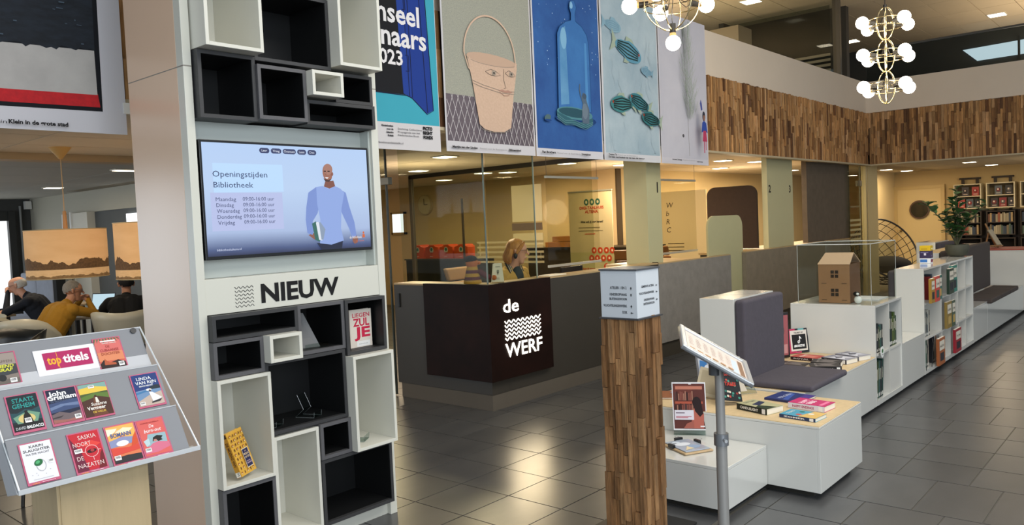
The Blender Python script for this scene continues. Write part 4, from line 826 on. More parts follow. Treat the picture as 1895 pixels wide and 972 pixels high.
    for a, b_, ra, rb, m in prim:
        a, b_ = Vector(a), Vector(b_); d = b_-a; L_ = d.length
        if L_ > 1e-6:
            q = d.normalized().to_track_quat('Z', 'Y').to_matrix(); n = 14; rows = []
            for k in range(1, 5): th = math.pi/2*k/4; rows.append((-ra*math.cos(th)*1.0, ra*math.sin(th)))
            prof = [(-ra*math.cos(math.pi/2*k/4), ra*math.sin(math.pi/2*k/4)) for k in range(1, 5)]+[(L_+rb*math.sin(math.pi/2*k/4), rb*math.cos(math.pi/2*k/4)) for k in range(0, 4)]
            rings = [[bb.bm.verts.new(a+q@Vector((r*math.cos(2*math.pi*j/n), r*math.sin(2*math.pi*j/n), z))) for j in range(n)] for z, r in prof]
            T0 = bb.bm.verts.new(a+q@Vector((0, 0, -ra))); T1 = bb.bm.verts.new(a+q@Vector((0, 0, L_+rb)))
            for j in range(n):
                bb.bm.faces.new((T0, rings[0][(j+1) % n], rings[0][j])); bb.bm.faces.new((T1, rings[-1][j], rings[-1][(j+1) % n]))
                for i in range(len(rings)-1): bb.bm.faces.new((rings[i][j], rings[i][(j+1) % n], rings[i+1][(j+1) % n], rings[i+1][j]))
    me = bpy.data.meshes.new('body'); bb.bm.to_mesh(me); bb.bm.free(); o = bpy.data.objects.new('body', me); COL.objects.link(o)
    r = o.modifiers.new('r', 'REMESH'); r.mode = 'VOXEL'; r.voxel_size = .0062*S; r.use_smooth_shade = True; sm = o.modifiers.new('s', 'SMOOTH'); sm.factor = .5; sm.iterations = 4
    dg = bpy.context.evaluated_depsgraph_get(); dg.update(); me2 = bpy.data.meshes.new_from_object(o.evaluated_get(dg)); o.modifiers.clear(); o.data = me2; me2.name = 'body'
    n = len(me2.polygons); C_ = np.empty(n*3); me2.polygons.foreach_get('center', C_); C_ = C_.reshape(-1, 3); best = np.full(n, 9.); idx = np.zeros(n, int)
    for a, b_, ra, rb, m in prim:
        dd, tt = seg_dist(C_, a, b_); dd = dd-(ra+(rb-ra)*tt); k = dd < best; best[k] = dd[k]; idx[k] = m
    me2.materials.clear()
    for m in mats: me2.materials.append(m)
    me2.polygons.foreach_set('material_index', idx); me2.polygons.foreach_set('use_smooth', [True]*n); me2.update()
    o.parent = t; ORG['body'] = Vector((0, 0, 0)); ORG[o.name] = Vector((0, 0, 0))
    ORG[t.name] = Vector((0, 0, 0))
    Hv = lambda x, y, z: Vector(H(x, y, z)); HMm = Matrix(HM.tolist())
    if hair: hair(t, Hv, HMm, S)
    if extras: extras(t, Hv, HMm, S, lambda *a: Vector(V3(*a)), dict(sh=Vector(sh_z), ch=Vector(ch), nk=Vector(nk), hip=Vector(hip), **{k: Vector(v) for k, v in joints.items()}))
    t.rotation_euler = (0, 0, rz)
    return t
def shell(Hv, M, c, r, cond, n=28, jitter=.0, th=0):
    """part of an ellipsoid around the head; cond(unit direction) keeps a face"""
    b = B(); b.ell(Hv(*c), r, n, M); inv = M.transposed(); c0 = Hv(*c)
    kill = [f for f in b.bm.faces if not cond(inv@((f.calc_center_median()-c0)))]
    bmesh.ops.delete(b.bm, geom=kill, context='FACES')
    if jitter:
        for v in b.bm.verts: v.co += (v.co-c0).normalized()*noise.noise(v.co*60)*jitter
    return b
SKIN = mat('c08a6c', .55, var=.12, scale=14); SKINP = mat('cf9a80', .55, var=.12, scale=14)
def glasses(t, H, M, S, m):
    for s_ in (-1, 1):
        b = B(); b.tube([H(.092+0*k, s_*.032+.022*math.cos(2*math.pi*k/14), .02+.016*math.sin(2*math.pi*k/14)) for k in range(14)], .0018*S, 5, closed=True); part('spectacle_rim', b, m, t)
        b = B(); b.tube([H(.09, s_*.056, .024), H(.02, s_*.084, .022), H(-.01, s_*.088, .02)], .0016*S, 5); part('spectacle_arm', b, m, t)
# receptionist
def rh(t, H, M, S):
    m = mat('c48a3e', .55, var=.45, scale=30, stretch=(1, 1, .2), bump=.5, dark='8a5423')
    b = shell(H, M, (-.012, 0, .035), (.103, .093, .102), lambda v: v.z > -.02+.7*v.x-(.02 if abs(v.y) > .06 else 0) and not (v.x > .062 and v.z < .05), jitter=.010); part('hair', b, m, t, smooth=True)
    for k in range(7):
        a = -1.15+k*.383; b = B(); y = .085*math.sin(a); x = -.03-.07*math.cos(a)*.9
        b.tube([H(x*.9, y, .03), H(x-.015, y*1.15, -.04), H(x-.012, y*1.1, -.075), H(x+.0, y*.95, -.10-.01*(k % 2))], [.026, .03, .026, .008], 8); part('hair_lock', b, m, t, smooth=True)
    for s_ in (-1, 1):
        b = B(); b.tube([H(.065, s_*.03, .095), H(.045, s_*.072, .065), H(.015, s_*.086, .02), H(-.01, s_*.088, -.02)], [.012, .018, .02, .01], 8); part('hair_lock', b, m, t, smooth=True)
def rx(t, H, M, S, V3, J):
    glasses(t, H, M, S, mat('2a1a14', .3))
    b = B(); b.ell(H(-.01, -.094, -.03), (.02, .014, .03), 10, M); part('headset_ear_cushion', b, mat('0e0e10', .5), t, smooth=True)
    sc = mat('2a2a30', .9); sw_ = mat('b9ad98', .9)
    for s_ in (-1, 1):
        base = [J['nk']+V3(-.045, s_*.03, .035), J['nk']+V3(.02, s_*.08, .0), J['sh']+V3(.085, s_*.075, -.05), J['ch']+V3(.13, s_*.06, -.08), J['ch']+V3(.14, s_*.05, -.25)]
        for k, mm in enumerate((sc, sw_, sc, sw_, sc)):
            b = B(); b.tube([p+V3(.0, s_*(k-2)*.013, 0) for p in base], [.009, .0095, .0105, .0105, .01], 6); part('scarf_stripe', b, mm, t, smooth=True)
        b = B(); b.tube([J['nk']+V3(.03, s_*.035, -.02), J['ch']+V3(.128, s_*.028, -.02), J['ch']+V3(.142, s_*.006, -.15)], .006, 6); part('lanyard', b, mat('d4653a', .7), t, smooth=True)
    b = B(); b.obox(J['ch']+V3(.15, 0, -.2), (.003, .06, .09), Matrix.Identity(3)); part('badge', b, mat('dd7a4e', .5), t)
    # open mustard cardigan over the dark top
    b = B(); a0 = J['ch']+V3(.07, 0, .02); b.ell(a0, (.065, .075, .13), 14); part('dark_top', b, mat('2f3a40', .8), t, smooth=True)
make_person('person', 'seated receptionist with ginger hair, glasses, mustard cardigan and striped scarf', (6.07, 5.34, 0), math.radians(-86),
            [SKINP, mat('c49f58', .9, var=.15, scale=40, bump=.3), mat('2c2c34', .8), BLK], lean=.10, seat=.51, scale=1.07, female=False, head=(.62, .06, 0),
            hands={'L': ((.38, .16, .75), (.10, .27, .78)), 'R': ((.38, -.10, .75), (.12, -.28, .78))}, hair=rh, extras=rx)
# ================================================================ SIGNPOST COLUMN
COLW = [mat(h, .8, var=.6, scale=7, stretch=(6, 6, 1), bump=1.0, rnd=.16) for h in ('a87a4c', '9a6e42', 'b68858', '8c6238', 'a37548')]
sc = thing('signpost_column', 'square signpost clad in rough reclaimed wood strips', 'signpost', (3.3, 2.12, 0))
part('core', B().box(3.225, 3.39, 2.035, 2.205, .01, 1.115), DW, sc)
part('base_plate', B().box(2.98, 3.66, 1.985, 2.40, 0, .01), mat('35322f', .4, metal=.6), sc, bevel=.004)
def col_strips(axis, fixed, out, a0, a1):
    strips(sc, axis, fixed, out, a0, a1, .012, 1.118, .018, .042, .10, .36, 300, lambda a: a, dmin=.005, dmax=.032, pal=COLW)
col_strips('y', 3.225, -1, 2.013, 2.225); col_strips('x', 2.035, -1, 3.2, 3.41); col_strips('x', 2.205, 1, 3.2, 3.41); col_strips('y', 3.39, 1, 2.013, 2.225)
sb = thing('direction_sign', 'white box sign with room names and arrows on the wooden signpost', 'sign', (3.3, 2.115, 1.12))
part('sign_box', B().box(3.2, 3.405, 2.013, 2.218, 1.125, 1.352), mat('c9cfd4', .35), sb, bevel=.002); part('top_plate', B().box(3.195, 3.41, 2.008, 2.223, 1.352, 1.36), mat('4a4c50', .4), sb); part('bottom_plate', B().box(3.19, 3.415, 2.003, 2.228, 1.118, 1.125), mat('3a3a3c', .4), sb)
def arrow(p, u, v, kind, s=.032, c='1c1e22'):
    h = s
    if kind == 'u': p.line([(u, v), (u, v+h*1.6)], .0032, c).poly([(u-h*.8, v+h*.9), (u+h*.8, v+h*.9), (u, v+h*2.1)], c)
    else: p.line([(u-h*.3, v+h*.8), (u+h*1.1, v+h*.8)], .0032, c).poly([(u-h*.2, v+h*1.6), (u-h*.2, v), (u-h*1.2, v+h*.8)], c)
TX = '33363c'
p = Print((3.2, 2.218, 1.125), -Y, Z, .205, .227)
p.text('ATELIER 1 EN 2', .73, .615, .055, TX, w=.46, al='r', bold=.025).text('KINDEROPVANG', .73, .475, .05, TX, w=.47, al='r', bold=.025).text('BUITENGEWOON', .73, .38, .05, TX, w=.48, al='r', bold=.025).text('VLUCHTELINGENWERK', .73, .235, .05, TX, w=.66, al='r', bold=.025).text('DOK', .73, .10, .055, TX, w=.13, al='r', bold=.025)
arrow(p, .85, .60, 'u'); arrow(p, .85, .46, 'u'); arrow(p, .85, .22, 'u'); arrow(p, .86, .09, 'l'); p.build('lettering', sb)
p = Print((3.2, 2.013, 1.125), X, Z, .205, .227)
p.text('GEMEENTE ALTENA', .76, .63, .045, TX, w=.56, al='r', bold=.025).text('VLUCHTELINGENWERK', .76, .49, .045, TX, w=.66, al='r', bold=.025).text('KINDEROPVANG', .76, .345, .045, TX, w=.46, al='r', bold=.025).text('BUITENGEWOON', .76, .26, .045, TX, w=.48, al='r', bold=.025)
arrow(p, .87, .615, 'l'); arrow(p, .87, .475, 'l'); arrow(p, .87, .31, 'l'); p.build('lettering', sb)

# ================================================================ INFORMATION STAND
ALU = mat('a09e9a', .45, metal=.4, var=.03); ALL = mat('c4c7c9', .3, metal=.5)
st = thing('sign_stand', 'grey metal pole stand with a tilted framed chart', 'sign stand', (3.37, 1.69, 0))
bb = B(); bb.cyl((3.37, 1.69, .015), (3.37, 1.69, .56), .026, n=20); part('lower_pole', bb, ALU, st, smooth=True)
bb = B(); bb.cyl((3.37, 1.69, .56), (3.37, 1.69, .90), .0215, n=20); part('upper_pole', bb, ALU, st, smooth=True)
bb = B(); bb.cyl((3.37, 1.69, .53), (3.37, 1.69, .585), .034, n=20); part('clamp_collar', bb, mat('8d9094', .35, metal=.7), st, smooth=True)
bb = B(); bb.cyl((3.345, 1.66, .56), (3.335, 1.648, .56), .008, n=10); part('clamp_screw', bb, mat('d0d2d4', .3, metal=.8), st)
bb = B(); bb.cyl((3.37, 1.69, .0), (3.37, 1.69, .016), .17, n=36); part('foot_disc', bb, mat('77797c', .4, metal=.6), st, smooth=True)
bb = B(); bb.cyl((3.357, 1.706, .86), (3.357, 1.706, .925), .027, n=16); part('pole_cap', bb, mat('4c4f52', .4), st, smooth=True)
Lv = (rt*math.cos(math.radians(32))-Z*math.sin(math.radians(32))).normalized(); Q_ = rt*math.sin(math.radians(36))+Z*math.cos(math.radians(36)); Sv = (Vector((fw.x, fw.y, 0)).normalized()*.96+Q_*.27).normalized(); Nv = Sv.cross(Lv)
if Nv.z < 0: Nv = -Nv
M3 = Matrix((Lv, Sv, Nv)).transposed(); hc = Vector((3.357, 1.706, .948))+Nv*.0
hc = hc+Lv*.0
part('frame_back', B().obox(hc, (.37, .27, .012), M3), mat('7c7f83', .4, metal=.5), st, bevel=.003)
for a, sz in ((Sv*.122, (.37, .026, .022)), (-Sv*.122, (.37, .026, .022)), (Lv*.172, (.026, .27, .024)), (-Lv*.172, (.026, .27, .024))): part('snap_frame', B().obox(hc+a+Nv*.006, sz, M3), ALL, st, bevel=.005)
p = Print(hc-Lv*.159-Sv*.109+Nv*.0062, Lv, Sv, .318, .218, lift=.0012); p.rect(0, 0, 1, 1, 'd9cbc0').rect(.9, .05, .98, .9, '8a6a52').rect(.78, .1, .88, .8, 'c4d0da')
for i in range(6): p.rect(.06+i*.125, .1, .15+i*.125, .17, 'b48a64').lines(.06+i*.125, .75, .08, 5, .1, .02, 'b8a8a0')
p.build('printed_chart', st)

# ================================================================ LONG WHITE FURNITURE RUN
FW_ = mat('d3d3cd', .16, var=.02, scale=2, coat=.5); FIN_ = mat('c9c7bf', .4); TOPW = mat('d8bf93', .5, var=.14, scale=26, bump=.03); UP = mat('4d4850', .9, var=.12, scale=30, bump=.15); UPB = mat('4b423e', .9, var=.12, scale=30, bump=.15)
GAPD = mat('26241f', .8)
def carcass(name, lab, cat, x0, x1, y0, y1, z0, z1, top=None, group='white display furniture run', kick=True):
    t = thing(name, lab, cat, ((x0+x1)/2, (y0+y1)/2, 0), group); e = .0008
    part('front_panel', B().box(x0+e, x0+.018, y0+.018, y1-e, z0, z1-.018), FW_, t, bevel=.0015)
    part('side_panel', B().box(x0+e, x1-e, y0+e, y0+.018, z0, z1-.018), FW_, t, bevel=.0015)
    part('rear_panel', B().box(x1-.018, x1-e, y0+.018, y1-.018, z0, z1-.018), FW_, t); part('side_panel', B().box(x0+.018, x1-e, y1-.018, y1-e, z0, z1-.018), FW_, t)
    part('top_panel', B().box(x0+e, x1-e, y0+e, y1-e, z1-.017, z1-(.004 if top else 0)), FW_, t, bevel=.0015)
    if top: part('wooden_top', B().box(x0+.004, x1-.004, y0+.004, y1-.004, z1-.004, z1), top, t)
    part('bottom_panel', B().box(x0+.018, x1-.018, y0+.018, y1-.018, z0, z0+.018), FW_, t)
    if kick: part('plinth', B().box(x0+.05, x1-.05, y0+.06, y1-.06, 0, z0), GAPD, t)
    return t
carcass('low_plinth_box', 'lowest white glossy box in front, carrying the small poster', 'display box', 3.797, 4.322, 1.887, 2.62, .04, .268)
carcass('display_table', 'white block with pale wooden top carrying loose books', 'display table', 4.325, 5.03, 1.583, 2.75, .04, .414, TOPW)
carcass('bench', 'white bench with wooden top holding the dark seat cushion and black books', 'bench', 5.033, 6.508, 1.93, 2.64, .04, .432, TOPW)
wb = thing('back_unit', 'tall white back panel box with dark grey cushions, nearest seat', 'seat back', (5.35, 2.52, .432))
part('back_box', B().box(5.04, 5.70, 2.405, 2.66, .433, 1.02), FW_, wb, bevel=.002)
def cushion(x0, x1, y0, y1, z0, z1, m, par, name='cushion', r=.022):
    part(name, B().box(x0, x1, y0, y1, z0, z1), m, par, bevel=r).modifiers[0].segments = 4
cu = thing('seat_cushion', 'dark grey backrest and seat cushion on the nearest bench', 'cushion', (5.35, 2.1, .432)); cushion(5.04, 5.70, 2.325, 2.403, .455, 1.015, UP, cu, 'back_cushion'); cushion(5.036, 5.70, 1.88, 2.39, .433, .475, UP, cu, 'seat_pad', .018)
def shelf_unit(name, lab, x0, x1, y0, y1, z0, z1, cols, rows, group='white display furniture run', solid_cells=()):
    """open to -y; cols = x positions of uprights, rows = z positions of shelves"""
    t = thing(name, lab, 'shelf unit', ((x0+x1)/2, (y0+y1)/2, 0), group); q = .018
    part('top_panel', B().box(x0, x1, y0, y1, z1-q, z1), FW_, t, bevel=.001); part('bottom_panel', B().box(x0, x1, y0, y1, z0, z0+q+.02), FW_, t)
    part('end_panel', B().box(x0, x0+q, y0, y1, z0+q+.02, z1-q), FW_, t); part('end_panel', B().box(x1-q, x1, y0, y1, z0+q+.02, z1-q), FW_, t)
    part('back_panel', B().box(x0+q, x1-q, y1-.01, y1, z0, z1-q), FIN_, t)
    for c_ in cols: part('upright', B().box(c_-q/2, c_+q/2, y0+.003, y1-.01, z0+q+.02, z1-q), FIN_, t)
    for r_ in rows: part('shelf', B().box(x0+q, x1-q, y0+.004, y1-.011, r_-.008, r_+.008), FIN_, t)
    for (a, b_, c_, d_) in solid_cells: part('blind_panel', B().box(a, b_, y0+.01, y0+.02, c_, d_), FIN_, t)
    part('plinth', B().box(x0+.03, x1-.03, y0+.06, y1-.06, 0, z0), GAPD, t)
    return t
shelf_unit('shelf_unit', 'white two-high shelf unit with the glass display case on top', 6.51, 7.238, 1.93, 2.60, .04, .835, (6.885,), (.437,), solid_cells=((6.894, 7.22, .08, .43),))
carcass('low_unit', 'low white cabinet between the glass-case unit and the tall bookshelf', 'cabinet', 7.241, 7.957, 1.93, 2.64, .04, .432)
shelf_unit('shelf_unit', 'tall white open bookshelf with outward-facing books in the run', 7.96, 10.04, 1.93, 2.178, .04, 1.02, (8.62, 8.98, 9.32, 9.68), (.36, .69))
cu = thing('seat_cushion', 'dark cushion on the far side of the tall white bookshelf', 'cushion', (8.3, 2.2, .43)); cushion(7.97, 8.9, 2.18, 2.245, .05, 1.0, UP, cu, 'back_cushion')
carcass('low_unit', 'low white cabinet just beyond the tall bookshelf', 'cabinet', 10.043, 10.80, 1.93, 2.60, .04, .43)
carcass('bench', 'far white bench with brown-grey cushions towards the library', 'bench', 10.803, 13.34, 1.93, 2.62, .04, .40)
cu = thing('seat_cushion', 'brown-grey seat cushion with stitched segments on the far bench', 'cushion', (11.8, 2.1, .4))
for i in range(3): cushion(10.81+i*.60, 11.405+i*.60, 1.88, 2.185, .401, .46, UPB, cu, 'seat_pad', .015)
cu = thing('seat_cushion', 'brown-grey back cushion behind the potted plant', 'cushion', (10.6, 2.45, .43)); cushion(10.06, 12.5, 2.19, 2.27, .462, 1.07, UPB, cu, 'back_cushion')
wb2 = thing('back_unit', 'white back box of the far bench behind the plant', 'seat back', (10.8, 2.6, .43)); part('back_box', B().box(10.06, 12.5, 2.275, 2.50, .44, 1.05), FW_, wb2, bevel=.002)
carcass('high_unit', 'white waist-high unit with red table top in front of the bookcases', 'cabinet', 13.36, 14.5, .9, 2.62, .04, .90)
single('red_runner', 'red cloth strip lying on the far white unit', 'cloth', B().box(13.40, 14.3, 1.0, 2.60, .901, .91), mat('a33a30', .7, var=.2), (13.8, 1.8, .901))
wb3 = thing('back_unit', 'small white and dark seat back beyond the white bookshelf', 'seat back', (12.9, 3.0, 0)); part('back_box', B().box(12.5, 13.3, 2.87, 3.12, .02, 1.07), FW_, wb3, bevel=.002); part('cushion', B().box(12.5, 13.3, 2.79, 2.868, .42, 1.06), UP, wb3, bevel=.02)

# display case with cardboard house
cs_ = thing('display_case', 'clear acrylic display case standing on the shelf unit', 'display case', (6.85, 2.25, .836)); x0, x1, y0, y1, z0, z1 = 6.545, 7.215, 1.965, 2.545, .836, 1.315
AC = glass('f4f6f4', .12, 'acrylic')
for nm, bx_ in (('side_pane', (x0, x0+.005, y0, y1, z0, z1)), ('side_pane', (x1-.005, x1, y0, y1, z0, z1)), ('side_pane', (x0+.005, x1-.005, y0, y0+.005, z0, z1)), ('side_pane', (x0+.005, x1-.005, y1-.005, y1, z0, z1)), ('top_pane', (x0, x1, y0, y1, z1, z1+.005))): part(nm, B().box(*bx_), AC, cs_)
for a, b_ in (((x0, y0), (x0, y1)), ((x0, y1), (x1, y1)), ((x1, y1), (x1, y0)), ((x1, y0), (x0, y0))): bb = B(); bb.cyl((*a, z1+.003), (*b_, z1+.003), .0035, n=5); part('polished_edge', bb, mat('c9cdc8', .2), cs_)
for a in ((x0, y0), (x0, y1), (x1, y0), (x1, y1)): bb = B(); bb.cyl((*a, z0), (*a, z1), .002, n=5); part('polished_edge', bb, mat('b4b8b2', .2), cs_)
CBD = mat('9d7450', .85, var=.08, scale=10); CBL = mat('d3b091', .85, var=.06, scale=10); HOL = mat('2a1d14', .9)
hs = thing('cardboard_house', 'brown cardboard model house with two four-pane windows inside the case', 'model house', (6.72, 2.30, .837))
hx0, hx1, hy0, hy1, hz0, hz1 = 6.60, 6.86, 2.145, 2.395, .838, 1.155
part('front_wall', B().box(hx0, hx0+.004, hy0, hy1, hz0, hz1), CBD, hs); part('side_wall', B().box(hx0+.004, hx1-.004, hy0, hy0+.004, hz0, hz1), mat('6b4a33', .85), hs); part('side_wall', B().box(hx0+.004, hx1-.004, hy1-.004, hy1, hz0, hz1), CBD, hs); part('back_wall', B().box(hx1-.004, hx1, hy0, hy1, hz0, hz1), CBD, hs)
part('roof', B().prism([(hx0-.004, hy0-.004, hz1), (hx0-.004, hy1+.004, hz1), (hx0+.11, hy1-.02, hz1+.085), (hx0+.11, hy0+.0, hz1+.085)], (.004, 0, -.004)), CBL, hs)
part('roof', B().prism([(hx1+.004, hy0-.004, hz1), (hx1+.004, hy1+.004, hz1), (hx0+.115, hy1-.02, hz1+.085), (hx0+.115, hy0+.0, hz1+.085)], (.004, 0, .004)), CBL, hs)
for k, zc in enumerate((.925, 1.075)):
    wpart = part('window', B().box(hx0-.0015, hx0, 2.232, 2.296, zc-.034, zc+.034), CBD, hs)
    for dy in (0, 1):
        for dz in (0, 1): part('window_pane', B().box(hx0-.0025, hx0-.0012, 2.234+dy*.034, 2.26+dy*.034, zc-.031+dz*.034, zc-.005+dz*.034), HOL, wpart)
for zc in (.995, .86): part('slot', B().box(hx0-.001, hx0, 2.17, 2.21, zc, zc+.004).box(hx0-.001, hx0, 2.33, 2.37, zc, zc+.004), HOL, hs, kind='stuff')
pf = thing('penguin_toy', 'small black and white toy beside the cardboard house', 'toy', (6.62, 2.09, .836)); bb = B(); bb.ell((6.62, 2.09, .868), (.028, .03, .032), 14); part('body', bb, mat('e6e6e2', .4), pf, smooth=True)
bb = B(); bb.ell((6.615, 2.10, .915), (.022, .026, .02), 14); part('head', bb, mat('111214', .35), pf, smooth=True); bb = B(); bb.ell((6.597, 2.085, .915), (.01, .012, .01), 10); part('face', bb, mat('e8e8e6', .4), pf, smooth=True)
single('paper_sheets', 'white sheets lying on the bottom of the display case', 'paper', B().box(6.9, 7.18, 2.02, 2.45, .836, .842), mat('dfe0e4', .5), (7.0, 2.2, .836))

# ---------------------------------------------------------------- loose books
FLAT = Matrix.Identity(3)
def flat(rz): return Matrix.Rotation(rz, 3, 'Z')
R90 = math.radians(-48)
def mk_blue(p): p.rect(0, 0, 1, 1, '28366e').poly([(0, 0), (1, 0), (1, .3), (0, .2)], '4a3a88').poly([(.1, .35), (.9, .55), (.9, .7), (.1, .5)], '3c58a4').text('VERLOREN', .15, .6, .12, 'c9d2ea', w=.7)
def mk_green(p): p.rect(0, 0, 1, 1, 'b3b089').poly([(0, 0), (.6, 0), (.3, .45), (0, .35)], '2f3d2c').poly([(.3, .4), (.9, .55), (.9, .75), (.2, .6)], '2b3350').text('DE TUIN', .2, .8, .1, '3b4050', w=.6)
def mk_pink(p): p.rect(0, 0, 1, 1, 'c2306c').text('HAPPY', .12, .62, .14, 'f2c8d8', w=.7, bold=.04).text('ENDS', .15, .42, .14, 'f2e2e8', w=.6, bold=.04).rect(.1, .1, .9, .2, 'e87aa4')
def mk_beach(p): p.rect(0, 0, 1, 1, '4f9db8').poly([(0, 0), (1, 0), (1, .35), (0, .5)], 'd8b46a').ell(.3, .55, .1, .08, 'd0503c').ell(.6, .3, .1, .08, 'e9e4da').ell(.75, .6, .1, .07, '2a6f5c').text('STRAND', .2, .8, .1, 'f2f2ea', w=.6)
def mk_dark(p): p.rect(0, 0, 1, 1, '35302f').poly([(.1, .1), (.5, .3), (.9, .1), (.8, .8), (.5, .6), (.2, .9)], '6b6462').text('FUNNY STORY', .1, .75, .08, 'b8b0ac', w=.8)
def mk_white(p): p.rect(0, 0, 1, 1, '9a9aa4').poly([(.1, .1), (.5, .3), (.9, .1), (.8, .8), (.5, .6), (.2, .9)], 'd4d4dc').poly([(.2, .5), (.5, .7), (.8, .5), (.5, .4)], '4a4a58').text('HEARTS', .2, .8, .09, '2a2a34', w=.6)
def mk_red(p): p.rect(0, 0, 1, 1, 'b84a42').poly([(.1, .2), (.6, .1), (.9, .7), (.3, .8)], 'd07a6a').text('RED WHITE', .12, .6, .12, 'f0d8d0', w=.75, bold=.03)
def sp(txt, bgc, c='e8e4dc'): return lambda p: p.rect(.0, .06, 1, .94, bgc).text(txt, .12, .3, .42, c, w=.6, bold=.03).rect(.84, .1, .95, .9, 'e9e7e2')
G1 = 'loose books on the front table'
book('lying_book', 'dark blue thin book lying flat near the seat on the wooden top', 'book', (4.90, 1.975, .415), (.23, .23, .012), flat(math.radians(-6)), '28366e', '20285a', G1, mk_blue)
book('lying_book', 'thick cream and green book with black spine on the front table', 'book', (4.525, 2.01, .415), (.15, .225, .036), flat(math.radians(-16)), 'b3b089', '20241e', G1, mk_green, lettering=sp('CANDLELIGHT', '20241e'))
book('lying_book', 'pink book lying on the front table beside the beach book', 'book', (4.73, 1.775, .415), (.15, .225, .034), flat(math.radians(-5)), 'c2306c', 'e2e0e4', G1, mk_pink, lettering=sp('HAPPY ENDINGS', 'd8d2da', 'a02050'))
book('lying_book', 'blue and sandy paperback lying at the front edge of the table', 'book', (4.485, 1.735, .415), (.145, .215, .02), flat(math.radians(-5)), '4f9db8', '2b3a5c', G1, mk_beach, lettering=sp('ZOMER', '2b3a5c'))
for i, (x, y, rz, l, a, c_, s_, th) in enumerate([(5.80, 2.075, 27, 'black-spined thick book lying closest to the cushion on the bench', mk_dark, '3a3432', '1c1a1a', .042), (5.985, 2.125, 12, 'second black-spined book, just behind the closest one on the bench', mk_dark, '403a38', '1c1a1a', .036),
        (6.19, 2.10, -14, 'grey-white patterned book lying on the bench near its edge', mk_white, '8e8e98', '26262e', .034), (6.375, 2.06, -18, 'white patterned book lying against the white unit', mk_white, 'b4b4bc', '6a6a74', .034),
        (6.19, 2.345, -4, 'red book lying before the framed booktok card', mk_red, 'b84a42', '2a1a1c', .024), (5.88, 2.33, 0, 'thin dark paperback lying next to the backrest', mk_dark, '6a5c50', 'b8b0a4', .018)]):
    book('lying_book', l, 'book', (x, y, .433), (.15, .21, th), flat(math.radians(rz)), c_, s_, 'books lying on the bench', a, lettering=sp(('COLLEEN', 'VERITY', 'TWISTED', 'HUNTED', 'ROYAL', 'ICE')[i], s_, 'b8b0b0'))
# framed card (booktok) in acrylic holder
tt = thing('framed_card', 'small framed sign with a white music-note emblem on black', 'framed sign', (6.47, 2.48, .433))
d_ = Vector((.15, -.09, 0)).normalized(); nn = Vector((d_.y, -d_.x, 0)); tl = (Z*math.cos(.12)+(-nn)*math.sin(.12)).normalized(); o0 = Vector((6.34, 2.545, .437))
part('card', B().prism([o0, o0+d_*.19, o0+d_*.19+tl*.20, o0+tl*.20], -nn*.004), mat('2a2024', .3), tt); part('acrylic_stand', B().prism([o0+d_*.02-nn*.01, o0+d_*.2-nn*.01, o0+d_*.2-nn*.06, o0+d_*.02-nn*.06], (0, 0, .003)), GA, tt)
p = Print(o0, d_, tl, .19, .20); p.rect(0, 0, 1, 1, '2a2a30').rect(0, 0, .35, 1, 'b8345a').rect(.5, .93, .8, 1, '6aa8a8').rect(.3, 0, .6, .06, 'c04a6a').rect(.08, .09, .93, .93, 'ddd6cc').rect(.16, .16, .87, .76, '1b1b1d').text('THE BEST OF', .28, .8, .06, '2a2a2a', w=.46, bold=.04).text('#BOOKTOK', .24, .25, .09, 'f0f0f0', w=.56, bold=.05)
p.ell(.49, .45, .055, .062, 'f2f2f2').ell(.49, .45, .025, .028, '1b1b1d').rect(.53, .44, .56, .69, 'f2f2f2').poly([(.53, .69), (.56, .69), (.64, .6), (.64, .56), (.56, .6)], 'f2f2f2').rect(.515, .44, .53, .47, '1b1b1d'); p.build('card_print', tt)
fr_ = thing('framed_card', 'dark-framed pink picture half hidden behind the backrest', 'framed sign', (6.05, 2.50, .433)); part('frame', B().prism([(5.93, 2.60, .44), (6.18, 2.48, .44), (6.19, 2.495, .80), (5.94, 2.615, .80)], (.004, .008, 0)), mat('1e1a1a', .4), fr_)
d2 = Vector((.25, -.12, 0)).normalized(); p = Print((5.9305, 2.5995, .44), d2, Z, .277, .36, lift=.002); p.rect(.07, .06, .93, .95, 'a0585c').ell(.5, .6, .3, .2, '6b4a4a').rect(.1, .1, .9, .3, 'c08a88'); p.build('framed_print', fr_)
# items on the left part of the front table
def cover_red(p): p.rect(0, 0, 1, 1, '1f2224').rect(0, 0, .07, 1, 'c8402c')
def cover_rnd(p):
    p.rect(0, 0, 1, 1, '1c1f22'); random.seed(11)
    for k in range(26): p.ell(random.uniform(.12, .92), random.uniform(.05, .95), .055, .035, random.choice(['2d6b60', 'b0483c', 'c9c2b0', '3f8a78', '8a2f2c']), n=7, rot=random.uniform(0, 3))
    p.text('DARK', .3, .7, .1, 'b0382e', w=.5, bold=.04).text('TALES', .25, .42, .1, 'b0382e', w=.55, bold=.04)
Mr = Matrix.Rotation(math.radians(-32), 3, 'Z')@tiltx(math.radians(-24))
book('standing_book', 'black book with red spine leaning in a clear holder under the tilted chart', 'book', (4.60, 2.26, .53), (.15, .235, .03), Matrix.Rotation(math.radians(12), 3, 'Y')@Mr, '1c1f22', 'c2402c', None, cover_rnd)
hd_ = thing('book_holder', 'large clear acrylic holder with a white price card, leaning beside the seat', 'book holder', (4.86, 2.22, .415), 'clear acrylic book holders')
a = Vector((4.78, 2.34, .42)); dd = Vector((.75, -.66, 0)).normalized(); tl2 = (Z*math.cos(.45)+Vector((-.3, .2, 0)).normalized()*math.sin(.45)).normalized()
